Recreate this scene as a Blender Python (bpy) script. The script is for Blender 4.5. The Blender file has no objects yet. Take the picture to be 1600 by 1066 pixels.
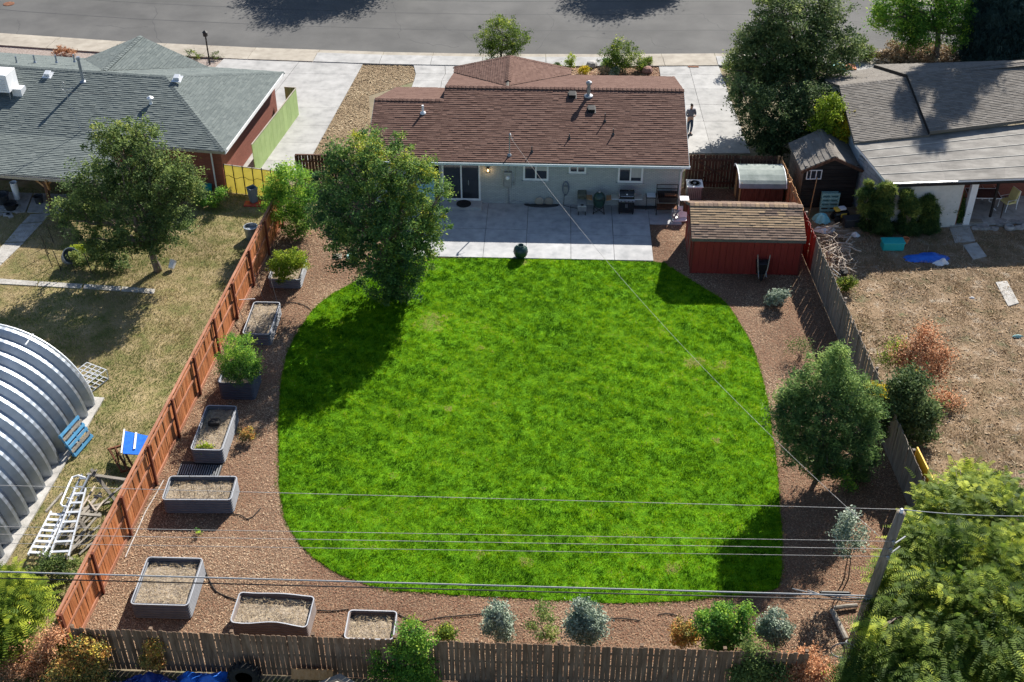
import bpy, math, random
import numpy as np
from mathutils import Vector, Matrix

random.seed(7)
rng = np.random.default_rng(7)
S = bpy.context.scene
COL = S.collection
R = math.radians

# ------------------------------------------------------------------ camera
FPX, PITCH, CAM_H, YAW = 1900.0, R(36.5), 30.0, R(2.1)
cam = bpy.data.cameras.new('camera')
cam.sensor_width = 36.0
cam.lens = FPX * 36.0 / 1600.0
cam.clip_end = 1500
cam_o = bpy.data.objects.new('camera', cam)
COL.objects.link(cam_o)
cam_o.location = (0, 0, CAM_H)
cam_o.rotation_euler = (math.pi / 2 - PITCH, 0, YAW)
S.camera = cam_o

# ------------------------------------------------------------------ sky and sun
SUN_EL, SUN_AZ = R(35.0), R(25.0)          # azimuth measured from +Y towards +X
wd = bpy.data.worlds.new('World')
S.world = wd
wd.use_nodes = True
wt = wd.node_tree
wt.nodes.clear()
sky = wt.nodes.new('ShaderNodeTexSky')
sky.sky_type = 'NISHITA'
sky.sun_disc = False
sky.sun_elevation = SUN_EL
sky.sun_rotation = SUN_AZ
sky.altitude = 1600
bg = wt.nodes.new('ShaderNodeBackground')
bg.inputs['Strength'].default_value = 0.070
wo = wt.nodes.new('ShaderNodeOutputWorld')
wt.links.new(sky.outputs[0], bg.inputs['Color'])
wt.links.new(bg.outputs[0], wo.inputs['Surface'])
sl = bpy.data.lights.new('sun', 'SUN')
sl.energy = 4.6
sl.angle = R(0.53)
sl.color = (1.0, 0.95, 0.87)
so = bpy.data.objects.new('sun', sl)
COL.objects.link(so)
sdir = Vector((math.sin(SUN_AZ) * math.cos(SUN_EL), math.cos(SUN_AZ) * math.cos(SUN_EL), math.sin(SUN_EL)))
so.location = (20, 60, 60)
so.rotation_euler = sdir.to_track_quat('Z', 'Y').to_euler()
S.view_settings.view_transform = 'Standard'
S.view_settings.look = 'None'
S.view_settings.gamma = 1
S.view_settings.exposure = 1.2
S.view_settings.use_curve_mapping = False

# ------------------------------------------------------------------ survey: photo position -> place on the ground
def ray(px, py):
    dx, dy = (px - 800) / FPX, (533 - py) / FPX
    v = Vector((dx, math.cos(PITCH) + dy * math.sin(PITCH), -math.sin(PITCH) + dy * math.cos(PITCH)))
    c, s = math.cos(YAW), math.sin(YAW)
    return Vector((c * v.x - s * v.y, s * v.x + c * v.y, v.z))

def G(px, py, z=0.0):                      # point at height z
    d = ray(px, py)
    return d * ((z - CAM_H) / d.z) + Vector((0, 0, CAM_H))

def VP(px, py, Y):                         # point on the upright plane y = Y
    d = ray(px, py)
    return d * (Y / d.y) + Vector((0, 0, CAM_H))

def m_per_px(p):
    f = Vector((-math.sin(YAW) * math.cos(PITCH), math.cos(YAW) * math.cos(PITCH), -math.sin(PITCH)))
    return (Vector(p) - Vector((0, 0, CAM_H))).dot(f) / FPX

# ------------------------------------------------------------------ materials
MATS = {}
def hexc(h):
    return tuple(((int(h[i:i + 2], 16) / 255) ** 2.2) for i in (0, 2, 4))

def mat(name, cols, scale=6, detail=6, rough=0.85, bump=0.0, bscale=None, metal=0, rnd=0.0, att=None, mixatt=1.0,
        stretch=None, big=None, spec=0.3, transl=0, big_amt=0.5, emit=None, wave=None, dist=0.0):
    """cols: list of (position, rgb) or rgb; noise ramp. att: ramp driven by the face attribute 'v' instead."""
    m = bpy.data.materials.new(name)
    m.use_nodes = True
    t = m.node_tree
    N, L = t.nodes, t.links
    b = N['Principled BSDF']
    b.inputs['Roughness'].default_value = rough
    b.inputs['Metallic'].default_value = metal
    b.inputs['Specular IOR Level'].default_value = spec
    geo = N.new('ShaderNodeNewGeometry')
    mp = N.new('ShaderNodeMapping')
    if stretch:
        tc = N.new('ShaderNodeTexCoord')
        L.new(tc.outputs['Object'], mp.inputs['Vector'])
        mp.inputs['Scale'].default_value = stretch
        if rnd:
            oi0 = N.new('ShaderNodeObjectInfo')
            vm = N.new('ShaderNodeVectorMath'); vm.operation = 'SCALE'
            L.new(oi0.outputs['Location'], vm.inputs[0]); vm.inputs['Scale'].default_value = 3.1
            L.new(vm.outputs[0], mp.inputs['Location'])
    else:
        L.new(geo.outputs['Position'], mp.inputs['Vector'])
    def noise(sc, de=6, ro=0.6):
        n = N.new('ShaderNodeTexNoise')
        n.inputs['Scale'].default_value = sc
        n.inputs['Detail'].default_value = de
        n.inputs['Roughness'].default_value = ro
        n.inputs['Distortion'].default_value = dist
        L.new(mp.outputs[0], n.inputs['Vector'])
        return n
    def ramp(src, cl):
        r = N.new('ShaderNodeValToRGB')
        e = r.color_ramp.elements
        cl = [c if isinstance(c[0], (int, float)) and len(c) == 2 else None for c in cl] if len(cl[0]) == 2 else \
             [(0.3 + 0.4 * i / max(1, len(cl) - 1), c) for i, c in enumerate(cl)]
        e[0].position, e[0].color = cl[0][0], (*cl[0][1], 1)
        e[1].position, e[1].color = cl[-1][0], (*cl[-1][1], 1)
        for p, c in cl[1:-1]:
            x = e.new(p); x.color = (*c, 1)
        L.new(src, r.inputs[0])
        return r.outputs[0]
    n1 = noise(scale, detail)
    if att:
        a = N.new('ShaderNodeAttribute'); a.attribute_name = 'v'
        col = ramp(a.outputs['Fac'], att)
        if cols and mixatt < 1:
            mx = N.new('ShaderNodeMix'); mx.data_type = 'RGBA'
            mx.inputs[0].default_value = mixatt
            L.new(ramp(n1.outputs[0], cols), mx.inputs[6]); L.new(col, mx.inputs[7])
            col = mx.outputs[2]
    else:
        col = ramp(n1.outputs[0], cols if len(cols) > 1 else [cols[0], cols[0]])
    def mult(col, fac_out, lo, hi):
        mr = N.new('ShaderNodeMapRange')
        mr.inputs['To Min'].default_value = lo; mr.inputs['To Max'].default_value = hi
        L.new(fac_out, mr.inputs[0])
        vm = N.new('ShaderNodeVectorMath'); vm.operation = 'SCALE'
        L.new(col, vm.inputs[0]); L.new(mr.outputs[0], vm.inputs['Scale'])
        return vm.outputs[0]
    if big:
        nb = noise(big, 3)
        mr0 = N.new('ShaderNodeMapRange'); mr0.inputs['From Min'].default_value = .3; mr0.inputs['From Max'].default_value = .7
        L.new(nb.outputs[0], mr0.inputs[0])
        col = mult(col, mr0.outputs[0], 1 - big_amt / 2, 1 + big_amt / 2)
    if rnd:
        oi = N.new('ShaderNodeObjectInfo')
        col = mult(col, oi.outputs['Random'], 1 - rnd, 1 + rnd)
    L.new(col, b.inputs['Base Color'])
    if bump:
        nb2 = noise(bscale or scale * 3, 5)
        bp = N.new('ShaderNodeBump')
        bp.inputs['Strength'].default_value = min(1, bump)
        bp.inputs['Distance'].default_value = 0.03
        L.new(nb2.outputs[0], bp.inputs['Height'])
        L.new(bp.outputs[0], b.inputs['Normal'])
    if transl:
        tr = N.new('ShaderNodeBsdfTranslucent')
        L.new(col, tr.inputs['Color'])
        ms = N.new('ShaderNodeMixShader'); ms.inputs[0].default_value = transl
        L.new(b.outputs[0], ms.inputs[1]); L.new(tr.outputs[0], ms.inputs[2])
        L.new(ms.outputs[0], N['Material Output'].inputs['Surface'])
    if emit:
        b.inputs['Emission Color'].default_value = (*emit[0], 1)
        b.inputs['Emission Strength'].default_value = emit[1]
    MATS[name] = m
    return m

def brick_mat(name, c1, c2, mortar, bw=0.2, bh=0.067, ms=0.012, bump=0.5, axis='xz'):
    m = bpy.data.materials.new(name); m.use_nodes = True
    N, L = m.node_tree.nodes, m.node_tree.links
    b = N['Principled BSDF']; b.inputs['Roughness'].default_value = .85
    geo = N.new('ShaderNodeNewGeometry'); sx = N.new('ShaderNodeSeparateXYZ'); cx = N.new('ShaderNodeCombineXYZ')
    L.new(geo.outputs['Position'], sx.inputs[0])
    ad = N.new('ShaderNodeMath'); ad.operation = 'ADD'
    L.new(sx.outputs['X'], ad.inputs[0]); L.new(sx.outputs['Y'], ad.inputs[1])
    L.new(ad.outputs[0], cx.inputs['X']); L.new(sx.outputs['Z'], cx.inputs['Y'])
    bt = N.new('ShaderNodeTexBrick')
    L.new(cx.outputs[0], bt.inputs['Vector'])
    bt.inputs['Scale'].default_value = 1
    bt.inputs['Brick Width'].default_value = bw; bt.inputs['Row Height'].default_value = bh
    bt.inputs['Mortar Size'].default_value = ms; bt.inputs['Color1'].default_value = (*c1, 1)
    bt.inputs['Color2'].default_value = (*c2, 1); bt.inputs['Mortar'].default_value = (*mortar, 1)
    L.new(bt.outputs['Color'], b.inputs['Base Color'])
    bp = N.new('ShaderNodeBump'); bp.inputs['Strength'].default_value = bump; bp.inputs['Distance'].default_value = .02; bp.invert = True
    L.new(bt.outputs['Fac'], bp.inputs['Height']); L.new(bp.outputs[0], b.inputs['Normal'])
    MATS[name] = m
    return m

g = lambda v, t=(1, 1, 1): tuple(v * x for x in t)
M = MATS
mat('asphalt', [(.075, .074, .072), (.095, .093, .090), (.115, .112, .107)], scale=.35, detail=9, rough=.9, bump=.25, bscale=40, big=.12, big_amt=.25, spec=.2)
mat('seal', [(.045, .045, .046), (.06, .06, .06)], scale=2, rough=.8)
mat('concrete', [(.25, .247, .24), (.33, .323, .312), (.385, .378, .365)], scale=1.6, detail=10, bump=.15, bscale=25, rnd=.07, big=.5, big_amt=.16, spec=.2)
mat('concrete_patio', [(.28, .285, .29), (.37, .37, .37), (.44, .435, .43)], scale=2.2, detail=10, bump=.12, bscale=25, rnd=.05, big=.8, big_amt=.22, spec=.2)
mat('concrete_tan', [(.25, .22, .18), (.32, .285, .235), (.37, .335, .28)], scale=1.5, detail=9, bump=.2, bscale=25, rnd=.06, big=.4, big_amt=.2, spec=.2)
mat('concrete_old', [(.25, .24, .22), (.38, .36, .33), (.45, .43, .40)], scale=3, detail=10, bump=.3, bscale=20, big=.8, big_amt=.4, spec=.2)
mat('joint', [(.06, .055, .05), (.10, .09, .08)], scale=5)
mat('soil', [(.10, .075, .055), (.16, .12, .09)], scale=4, detail=9, bump=.6, bscale=12, big=.5)
mat('mulch_base', [(.08, .048, .032), (.17, .108, .07), (.28, .195, .125)], scale=14, detail=10, bump=1, bscale=18, big=.35, big_amt=.5, spec=.1)
mat('straw_base', [(.12, .085, .05), (.23, .165, .10), (.34, .26, .17)], scale=12, detail=10, bump=1, bscale=18, big=.5, big_amt=.4, spec=.1)
mat('lawn_base', [(.04, .125, .006), (.09, .22, .008), (.15, .31, .01)], scale=3.5, detail=9, bump=1, bscale=20, big=.3, big_amt=.4, spec=.03)
mat('dry_base', [(.10, .12, .035), (.19, .165, .07), (.27, .21, .11), (.33, .26, .15)], scale=1.1, detail=11, bump=1, bscale=9, big=.2, big_amt=.5, spec=.1)
mat('dry_base_right', [(.10, .105, .05), (.17, .12, .07), (.245, .17, .105), (.33, .285, .22)], scale=1.3, detail=11, bump=1, bscale=8, big=.25, big_amt=.45, spec=.1)
mat('ground_base', [(.14, .12, .08), (.22, .18, .12), (.12, .14, .06)], scale=.5, detail=9, bump=.6, bscale=6, spec=.1)
mat('gravel_bed', [(.16, .13, .11), (.28, .23, .20), (.36, .31, .28)], scale=9, detail=10, bump=1, bscale=14, spec=.1)

mat('chips', [], att=[(0, (.085, .038, .024)), (.32, (.23, .105, .060)), (.62, (.36, .205, .125)), (.88, (.50, .345, .215)), (1, (.64, .49, .33))], rough=.85, spec=.15)
mat('straw', [], att=[(0, (.11, .07, .04)), (.4, (.26, .18, .10)), (.75, (.42, .32, .19)), (1, (.60, .50, .34))], rough=.8, spec=.2)
mat('lawn_grass', [], att=[(0, (.016, .075, .004)), (.3, (.080, .20, .005)), (.6, (.215, .40, .008)), (.88, (.40, .55, .016)), (1, (.50, .42, .18))], rough=.85, spec=.02, transl=.42)
mat('dry_grass', [], att=[(0, (.04, .08, .02)), (.3, (.12, .185, .035)), (.5, (.22, .25, .08)), (.78, (.38, .30, .15)), (1, (.52, .43, .26))], rough=.75, spec=.1, transl=.15)
mat('weed_grass', [], att=[(0, (.07, .11, .03)), (.15, (.14, .13, .05)), (.38, (.26, .17, .09)), (.68, (.37, .26, .155)), (1, (.52, .43, .32))], rough=.8, spec=.1, transl=.12)

def shingle_mat(name, a, c, extra=0):
    return mat(name, [a[0], a[-1]], att=[(i / (len(a) - 1), x) for i, x in enumerate(a)], rough=.95, bump=.35, bscale=60, spec=.12, scale=25, mixatt=.75)
shingle_mat('shingle_brown', [(.080, .043, .034), (.115, .066, .052), (.15, .09, .071), (.185, .115, .092)], 0)
shingle_mat('shingle_green', [(.085, .102, .102), (.12, .140, .136), (.15, .172, .164), (.195, .215, .205)], 0)
shingle_mat('shingle_grey', [(.115, .102, .088), (.155, .14, .123), (.195, .178, .158), (.25, .23, .21)], 0)
shingle_mat('shingle_shed', [(.10, .07, .06), (.15, .105, .085), (.20, .145, .115), (.29, .205, .125), (.37, .265, .165)], 0)
mat('roll_roof', [(.15, .14, .125), (.215, .20, .18), (.26, .245, .22)], scale=.8, detail=11, rough=.9, bump=.3, bscale=14, rnd=.08, big=1.1, big_amt=.5, stretch=(1, 2.2, 1))
mat('roof_green_felt', [(.16, .19, .17), (.22, .25, .23), (.28, .31, .28)], scale=2, detail=8, rough=.9, bump=.2, rnd=.08)
mat('roof_deck', [(.10, .09, .08), (.13, .12, .10)], scale=3)

mat('white_paint', [(.70, .70, .70), (.80, .80, .79)], scale=3, rough=.5, rnd=.02)
mat('fascia_blue', [(.50, .58, .62), (.60, .68, .72)], scale=2, rough=.5)
brick_mat('brick_greyblue', (.37, .395, .385), (.46, .48, .465), (.28, .305, .305))
brick_mat('brick_red', (.22, .055, .035), (.29, .08, .05), (.20, .09, .065))
brick_mat('block_grey', (.30, .32, .34), (.36, .38, .40), (.18, .19, .20), bw=.4, bh=.2)
mat('stucco_blue', [(.42, .47, .50), (.50, .55, .57)], scale=4, detail=8, bump=.3, bscale=30, big=.6, big_amt=.15)
mat('stucco_cream', [(.50, .50, .46), (.60, .59, .55)], scale=4, detail=8, bump=.2, bscale=30)
mat('glass', [(.02, .025, .03), (.035, .04, .05)], scale=1, rough=.06, spec=.9)
mat('glass_curtain', [(.36, .37, .36), (.46, .46, .44)], scale=3, rough=.25, stretch=(9, 1, .3))
mat('paint_lightblue', [(.25, .47, .55), (.31, .54, .62)], scale=2, rough=.6)
mat('metal_grey', [(.28, .29, .30), (.38, .39, .40)], scale=4, rough=.45, metal=.6)
mat('galv', [(.26, .29, .33), (.33, .36, .40)], scale=3, rough=.5, metal=.85, big=1, big_amt=.2)
mat('galv_light', [(.62, .64, .66), (.74, .75, .76)], scale=3, rough=.5, metal=.3)
mat('aluminium', [(.60, .61, .62), (.72, .73, .73)], scale=5, rough=.45, metal=.55)
mat('black_metal', [(.012, .012, .013), (.03, .03, .03)], scale=6, rough=.5)
mat('black_gloss', [(.010, .010, .011), (.016, .016, .017)], scale=3, rough=.22, spec=.5)
mat('dark_plastic', [(.03, .032, .035), (.05, .052, .055)], scale=4, rough=.5)
mat('steel', [(.55, .55, .56), (.66, .66, .67)], scale=4, rough=.3, metal=.9, stretch=(1, 14, 1))
mat('rust', [(.06, .025, .014), (.15, .06, .03), (.24, .11, .055)], scale=7, detail=9, rough=.9, bump=.4)
mat('terracotta', [(.45, .15, .06), (.55, .2, .09)], scale=5, rough=.8)
mat('rubber', [(.012, .012, .012), (.03, .028, .026)], scale=10, rough=.85, bump=.3)
mat('cable_grey', [(.24, .25, .26), (.30, .31, .32)], scale=.3, rough=.7)
mat('cable_black', [(.02, .02, .022), (.03, .03, .03)], scale=4, rough=.5)
mat('lamp_glow', [(1, .6, .2), (1, .7, .3)], emit=((1, .55, .16), 5))

wood = dict(scale=3.0, detail=8, rough=.8, bump=.35, bscale=9, spec=.15)
mat('cedar', [(.30, .095, .035), (.40, .145, .055), (.50, .22, .10)], stretch=(4, 4, .55), rnd=.26, **wood)
mat('cedar_frame', [(.24, .10, .06), (.33, .15, .09), (.40, .21, .14)], stretch=(.6, 4, 4), rnd=.12, **wood)
mat('cedar_post', [(.11, .032, .018), (.18, .06, .035)], stretch=(4, 4, .6), rnd=.12, **wood)
mat('old_wood', [(.12, .076, .048), (.175, .118, .08), (.24, .172, .122)], stretch=(4, 4, .5), rnd=.22, **wood)
mat('old_wood_grey', [(.135, .112, .092), (.195, .165, .138), (.26, .225, .19)], stretch=(4, 4, .5), rnd=.2, **wood)
mat('dark_wood', [(.045, .022, .014), (.085, .045, .03), (.13, .072, .048)], stretch=(4, 4, .5), rnd=.25, **wood)
mat('orange_wood', [(.34, .17, .07), (.44, .24, .11), (.50, .30, .16)], stretch=(4, 4, .5), rnd=.12, **wood)
mat('grey_lumber', [(.16, .145, .12), (.24, .215, .18), (.32, .29, .25)], stretch=(.5, 4, 4), rnd=.15, **wood)
mat('black_wood', [(.018, .016, .015), (.035, .03, .028)], stretch=(.5, 3, 6), rnd=.2, **wood)
mat('pole_wood', [(.12, .10, .075), (.19, .16, .125), (.26, .22, .18)], stretch=(5, 5, .4), **wood)
mat('red_paint', [(.21, .022, .016), (.27, .035, .025)], scale=4, detail=8, rough=.7, stretch=(5, 5, .5), bump=.15, rnd=.06)
mat('red_trim', [(.12, .02, .015), (.17, .03, .022)], scale=4, rough=.7)
mat('yellow_panel', [(.62, .56, .20), (.72, .65, .26)], scale=2, rough=.6, rnd=.06, transl=.5)
mat('green_panel', [(.26, .36, .13), (.34, .44, .18)], scale=2, rough=.6, rnd=.05)
mat('yellow_bright', [(.75, .40, .02), (.85, .48, .03)], scale=2, rough=.6)
mat('blue_tarp', [(.01, .10, .48), (.02, .16, .62)], scale=7, rough=.45, bump=.3)
mat('blue_dark', [(.008, .03, .17), (.015, .06, .30)], scale=6, rough=.4, bump=.3)
mat('blue_wood', [(.05, .20, .36), (.09, .28, .46)], scale=4, rough=.7, rnd=.2)
mat('teal_plastic', [(.02, .34, .33), (.03, .42, .40)], scale=2, rough=.4)
mat('teal_pale', [(.22, .42, .40), (.32, .52, .50)], scale=4, rough=.6)
mat('grey_plastic', [(.13, .16, .20), (.18, .21, .26)], scale=3, rough=.5)
mat('white_plastic', [(.68, .69, .70), (.78, .78, .78)], scale=5, rough=.45)
mat('red_plastic', [(.45, .05, .03), (.55, .08, .05)], scale=3, rough=.5)
mat('yellow_plastic', [(.60, .42, .05), (.70, .50, .08)], scale=3, rough=.5)
mat('cyan_bag', [(.20, .55, .62), (.32, .68, .74)], scale=9, rough=.5, bump=.6)
mat('cushion', [(.55, .48, .20), (.66, .58, .27)], scale=4, rough=.8)
mat('cover_olive', [(.10, .105, .075), (.15, .15, .11)], scale=5, rough=.8, bump=.3)
mat('ceramic_green', [(.010, .035, .028), (.018, .055, .042)], scale=40, rough=.3, bump=.25, spec=.5)
mat('bed_steel', [(.10, .105, .12), (.14, .145, .16)], scale=3, rough=.6, metal=0, big=2, big_amt=.1)
mat('bed_rim', [(.34, .35, .37), (.42, .43, .45)], scale=3, rough=.5, metal=.2)
mat('bed_steel_brown', [(.11, .08, .07), (.15, .115, .10)], scale=3, rough=.6)
mat('bed_steel_dark', [(.06, .065, .085), (.085, .09, .11)], scale=3, rough=.5, metal=.35)
mat('bed_soil', [(.16, .125, .09), (.27, .22, .165), (.38, .32, .25)], scale=10, detail=11, bump=1, bscale=16, big=1.5, big_amt=.4, spec=.1)
mat('stone', [(.22, .21, .20), (.36, .34, .32), (.44, .42, .40)], scale=4, detail=9, rough=.9, bump=.5, rnd=.15)
mat('stone_red', [(.20, .10, .08), (.30, .17, .14)], scale=4, detail=9, rough=.9, bump=.5)
mat('bark', [(.09, .07, .055), (.15, .12, .095), (.22, .18, .145)], scale=9, detail=9, rough=.9, bump=1, bscale=12)
mat('twig', [(.26, .21, .165), (.38, .32, .26), (.5, .44, .37)], scale=9, rough=.9, rnd=.2)
mat('skin', [(.42, .24, .17), (.48, .28, .20)], scale=5, rough=.5)
mat('hair', [(.012, .01, .01), (.02, .017, .015)], scale=9, rough=.7)
mat('sweater', [(.16, .16, .19), (.24, .23, .26)], scale=14, rough=.9, bump=.3)
mat('jeans', [(.03, .05, .085), (.05, .075, .12)], scale=14, rough=.9)

def leaf_mat(name, cols, transl=.42, rough=.6, k=1.85):
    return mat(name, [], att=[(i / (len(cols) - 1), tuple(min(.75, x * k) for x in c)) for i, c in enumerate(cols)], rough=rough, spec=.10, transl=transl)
leaf_mat('leaf_elm', [(.020, .045, .020), (.042, .088, .028), (.080, .140, .034), (.14, .19, .036), (.26, .26, .035)])
leaf_mat('leaf_apple', [(.028, .046, .020), (.052, .082, .028), (.088, .125, .036), (.135, .17, .048), (.20, .22, .06)])
leaf_mat('leaf_big', [(.022, .040, .018), (.042, .068, .026), (.075, .105, .038), (.125, .155, .05), (.19, .21, .07)])
leaf_mat('leaf_lime', [(.06, .10, .012), (.13, .20, .018), (.22, .31, .025), (.33, .40, .035), (.45, .46, .05)], k=1.15)
leaf_mat('leaf_yellow', [(.30, .28, .02), (.50, .42, .02), (.62, .50, .03), (.68, .50, .04), (.70, .38, .04)], k=1)
leaf_mat('leaf_maple', [(.020, .055, .015), (.04, .10, .02), (.08, .17, .025), (.15, .25, .03), (.26, .33, .04)])
leaf_mat('leaf_spruce', [(.010, .022, .020), (.018, .036, .032), (.028, .052, .045), (.042, .07, .06)], transl=.2)
leaf_mat('leaf_pine', [(.022, .045, .018), (.050, .090, .028), (.10, .155, .042), (.17, .22, .06)], transl=.35, k=2.0)
leaf_mat('leaf_juniper', [(.012, .028, .010), (.026, .052, .016), (.06, .095, .025), (.16, .18, .04)], transl=.35, k=2.0)
leaf_mat('leaf_locust', [(.022, .048, .010), (.045, .085, .014), (.085, .135, .020), (.16, .22, .028), (.42, .46, .05)], k=1.25)
leaf_mat('leaf_grey', [(.06, .085, .06), (.11, .145, .10), (.17, .20, .15), (.25, .28, .22)], transl=.2)
leaf_mat('leaf_rust', [(.09, .045, .02), (.20, .10, .05), (.34, .17, .09), (.40, .24, .13)], transl=.25)
leaf_mat('leaf_red', [(.16, .03, .02), (.28, .07, .03), (.36, .14, .04)], transl=.25)
leaf_mat('leaf_mixed', [(.03, .05, .02), (.08, .09, .03), (.20, .15, .04), (.30, .12, .04), (.38, .30, .05)], transl=.25)
leaf_mat('leaf_tan', [(.17, .11, .06), (.30, .21, .12), (.42, .31, .19), (.50, .39, .26)], transl=.15, k=1.1)

# ------------------------------------------------------------------ mesh helpers
WLOC = {}
def wl(o):
    return WLOC.get(o.name, Vector((0, 0, 0))) if o else Vector((0, 0, 0))

def tag(o, label=None, cat=None, group=None, kind=None):
    if label: o['label'] = label
    if cat: o['category'] = cat
    if group: o['group'] = group
    if kind: o['kind'] = kind
    return o

def thing(name, label, cat, loc=(0, 0, 0), rz=0, group=None, kind=None):
    o = bpy.data.objects.new(name, None)
    COL.objects.link(o)
    o.empty_display_size = .2
    o.location = loc
    o.rotation_euler = (0, 0, rz)
    WLOC[o.name] = Vector(loc)
    return tag(o, label, cat, group, kind)

def rot(v, rx=0, ry=0, rz=0):
    return Matrix.Rotation(rz, 3, 'Z') @ Matrix.Rotation(ry, 3, 'Y') @ Matrix.Rotation(rx, 3, 'X') @ Vector(v)

class MB:
    def __init__(s): s.v, s.f, s.c = [], [], []
    def add(s, vs, fs, c=0.5):
        n = len(s.v)
        s.v += [tuple(v) for v in vs]
        s.f += [tuple(i + n for i in f) for f in fs]
        s.c += [c] * len(fs)
        return s
    def box(s, c, size, rz=0, rx=0, ry=0, col=.5):
        hx, hy, hz = size[0] / 2, size[1] / 2, size[2] / 2
        vs = [Vector(c) + rot((x * hx, y * hy, z * hz), rx, ry, rz) for z in (-1, 1) for x, y in ((-1, -1), (1, -1), (1, 1), (-1, 1))]
        return s.add(vs, [(3, 2, 1, 0), (4, 5, 6, 7), (0, 1, 5, 4), (1, 2, 6, 5), (2, 3, 7, 6), (3, 0, 4, 7)], col)
    def beam(s, a, b, w, h, up=(0, 0, 1)):
        a, b = Vector(a), Vector(b)
        d = (b - a).normalized()
        sd = d.cross(Vector(up))
        if sd.length < 1e-4: sd = d.cross(Vector((0, 1, 0)))
        sd.normalize(); u = sd.cross(d)
        vs = [p + sd * x * w / 2 + u * y * h / 2 for p in (a, b) for x, y in ((-1, -1), (1, -1), (1, 1), (-1, 1))]
        return s.add(vs, [(0, 1, 2, 3), (7, 6, 5, 4), (4, 5, 1, 0), (5, 6, 2, 1), (6, 7, 3, 2), (7, 4, 0, 3)])
    def tube(s, pts, r, n=8, r1=None, caps=True):
        pts = [Vector(p) for p in pts]
        k = len(pts)
        vs = []
        ref = None
        for i, p in enumerate(pts):
            d = (pts[min(i + 1, k - 1)] - pts[max(i - 1, 0)]).normalized()
            if ref is None:
                ref = d.cross(Vector((0, 0, 1)))
                if ref.length < .1: ref = d.cross(Vector((1, 0, 0)))
            a = (ref - d * ref.dot(d)).normalized(); ref = a
            b = d.cross(a)
            rr = r if r1 is None else r + (r1 - r) * i / (k - 1)
            if isinstance(r, (list, tuple)): rr = r[i]
            vs += [p + (a * math.cos(2 * math.pi * j / n) + b * math.sin(2 * math.pi * j / n)) * rr for j in range(n)]
        fs = [(i * n + j, i * n + (j + 1) % n, (i + 1) * n + (j + 1) % n, (i + 1) * n + j) for i in range(k - 1) for j in range(n)]
        if caps:
            fs += [tuple(range(n - 1, -1, -1)), tuple((k - 1) * n + j for j in range(n))]
        return s.add(vs, fs)
    def prism(s, poly, z0, z1, col=.5):
        n = len(poly)
        a = sum(poly[i][0] * poly[(i + 1) % n][1] - poly[(i + 1) % n][0] * poly[i][1] for i in range(n))
        if a < 0: poly = poly[::-1]
        vs = [(p[0], p[1], z0) for p in poly] + [(p[0], p[1], z1) for p in poly]
        return s.add(vs, [tuple(range(n - 1, -1, -1)), tuple(range(n, 2 * n))] + [(i, (i + 1) % n, (i + 1) % n + n, i + n) for i in range(n)], col)
    def poly(s, pts, col=.5):
        return s.add(pts, [tuple(range(len(pts)))], col)
    def slab(s, pts, dz):                 # 3D polygon thickened downwards
        n = len(pts)
        pts = [Vector(p) for p in pts]
        nn = sum(((pts[i] - pts[0]).cross(pts[(i + 1) % n] - pts[0]) for i in range(1, n - 1)), Vector())
        if nn.z < 0: pts = pts[::-1]
        vs = pts + [p - Vector((0, 0, dz)) for p in pts]
        return s.add(vs, [tuple(range(n)), tuple(range(2 * n - 1, n - 1, -1))] + [((i + 1) % n, i, i + n, (i + 1) % n + n) for i in range(n)])
    def lathe(s, prof, c=(0, 0, 0), n=16, axis='z'):
        c = Vector(c)
        vs = []
        for r, z in prof:
            for j in range(n):
                a = 2 * math.pi * j / n
                if axis == 'z': p = (r * math.cos(a), r * math.sin(a), z)
                elif axis == 'y': p = (r * math.cos(a), z, r * math.sin(a))
                else: p = (z, r * math.cos(a), r * math.sin(a))
                vs.append(c + Vector(p))
        k = len(prof)
        fs = [(i * n + j, i * n + (j + 1) % n, (i + 1) * n + (j + 1) % n, (i + 1) * n + j) for i in range(k - 1) for j in range(n)]
        fs += [tuple(range(n - 1, -1, -1)), tuple((k - 1) * n + j for j in range(n))]
        return s.add(vs, fs)
    def mesh(s, name, m, off=Vector((0, 0, 0)), smooth=False):
        me = bpy.data.meshes.new(name)
        me.from_pydata([tuple(Vector(v) - off) for v in s.v], [], s.f)
        me.materials.append(M[m] if isinstance(m, str) else m)
        a = me.attributes.new('v', 'FLOAT', 'FACE')
        a.data.foreach_set('value', s.c)
        if smooth: me.polygons.foreach_set('use_smooth', [True] * len(me.polygons))
        me.update()
        return me
    def build(s, name, m, parent=None, world=True, smooth=False, label=None, cat=None, group=None, kind=None, bevel=0, at=None):
        if parent is None:
            a = np.array([tuple(v) for v in s.v])
            off = Vector((float(a[:, 0].mean()), float(a[:, 1].mean()), float(a[:, 2].min()))) if at is None else Vector(at)
            if not world: off = Vector((0, 0, 0))
            me = s.mesh(name, m, off, smooth)
            o = bpy.data.objects.new(name, me); COL.objects.link(o)
            o.location = off
            WLOC[o.name] = off
        else:
            off = wl(parent) if world else Vector((0, 0, 0))
            me = s.mesh(name, m, off, smooth)
            o = bpy.data.objects.new(name, me); COL.objects.link(o)
            o.parent = parent
            WLOC[o.name] = off
        if bevel:
            b = o.modifiers.new('bevel', 'BEVEL'); b.width = bevel; b.segments = 2; b.limit_method = 'ANGLE'
        return tag(o, label, cat, group, kind)

def piece(name, me, parent, loc, rot_=(0, 0, 0), scale=None):
    o = bpy.data.objects.new(name, me); COL.objects.link(o)
    o.parent = parent; o.location = loc; o.rotation_euler = rot_
    if scale: o.scale = scale
    return o

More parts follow.
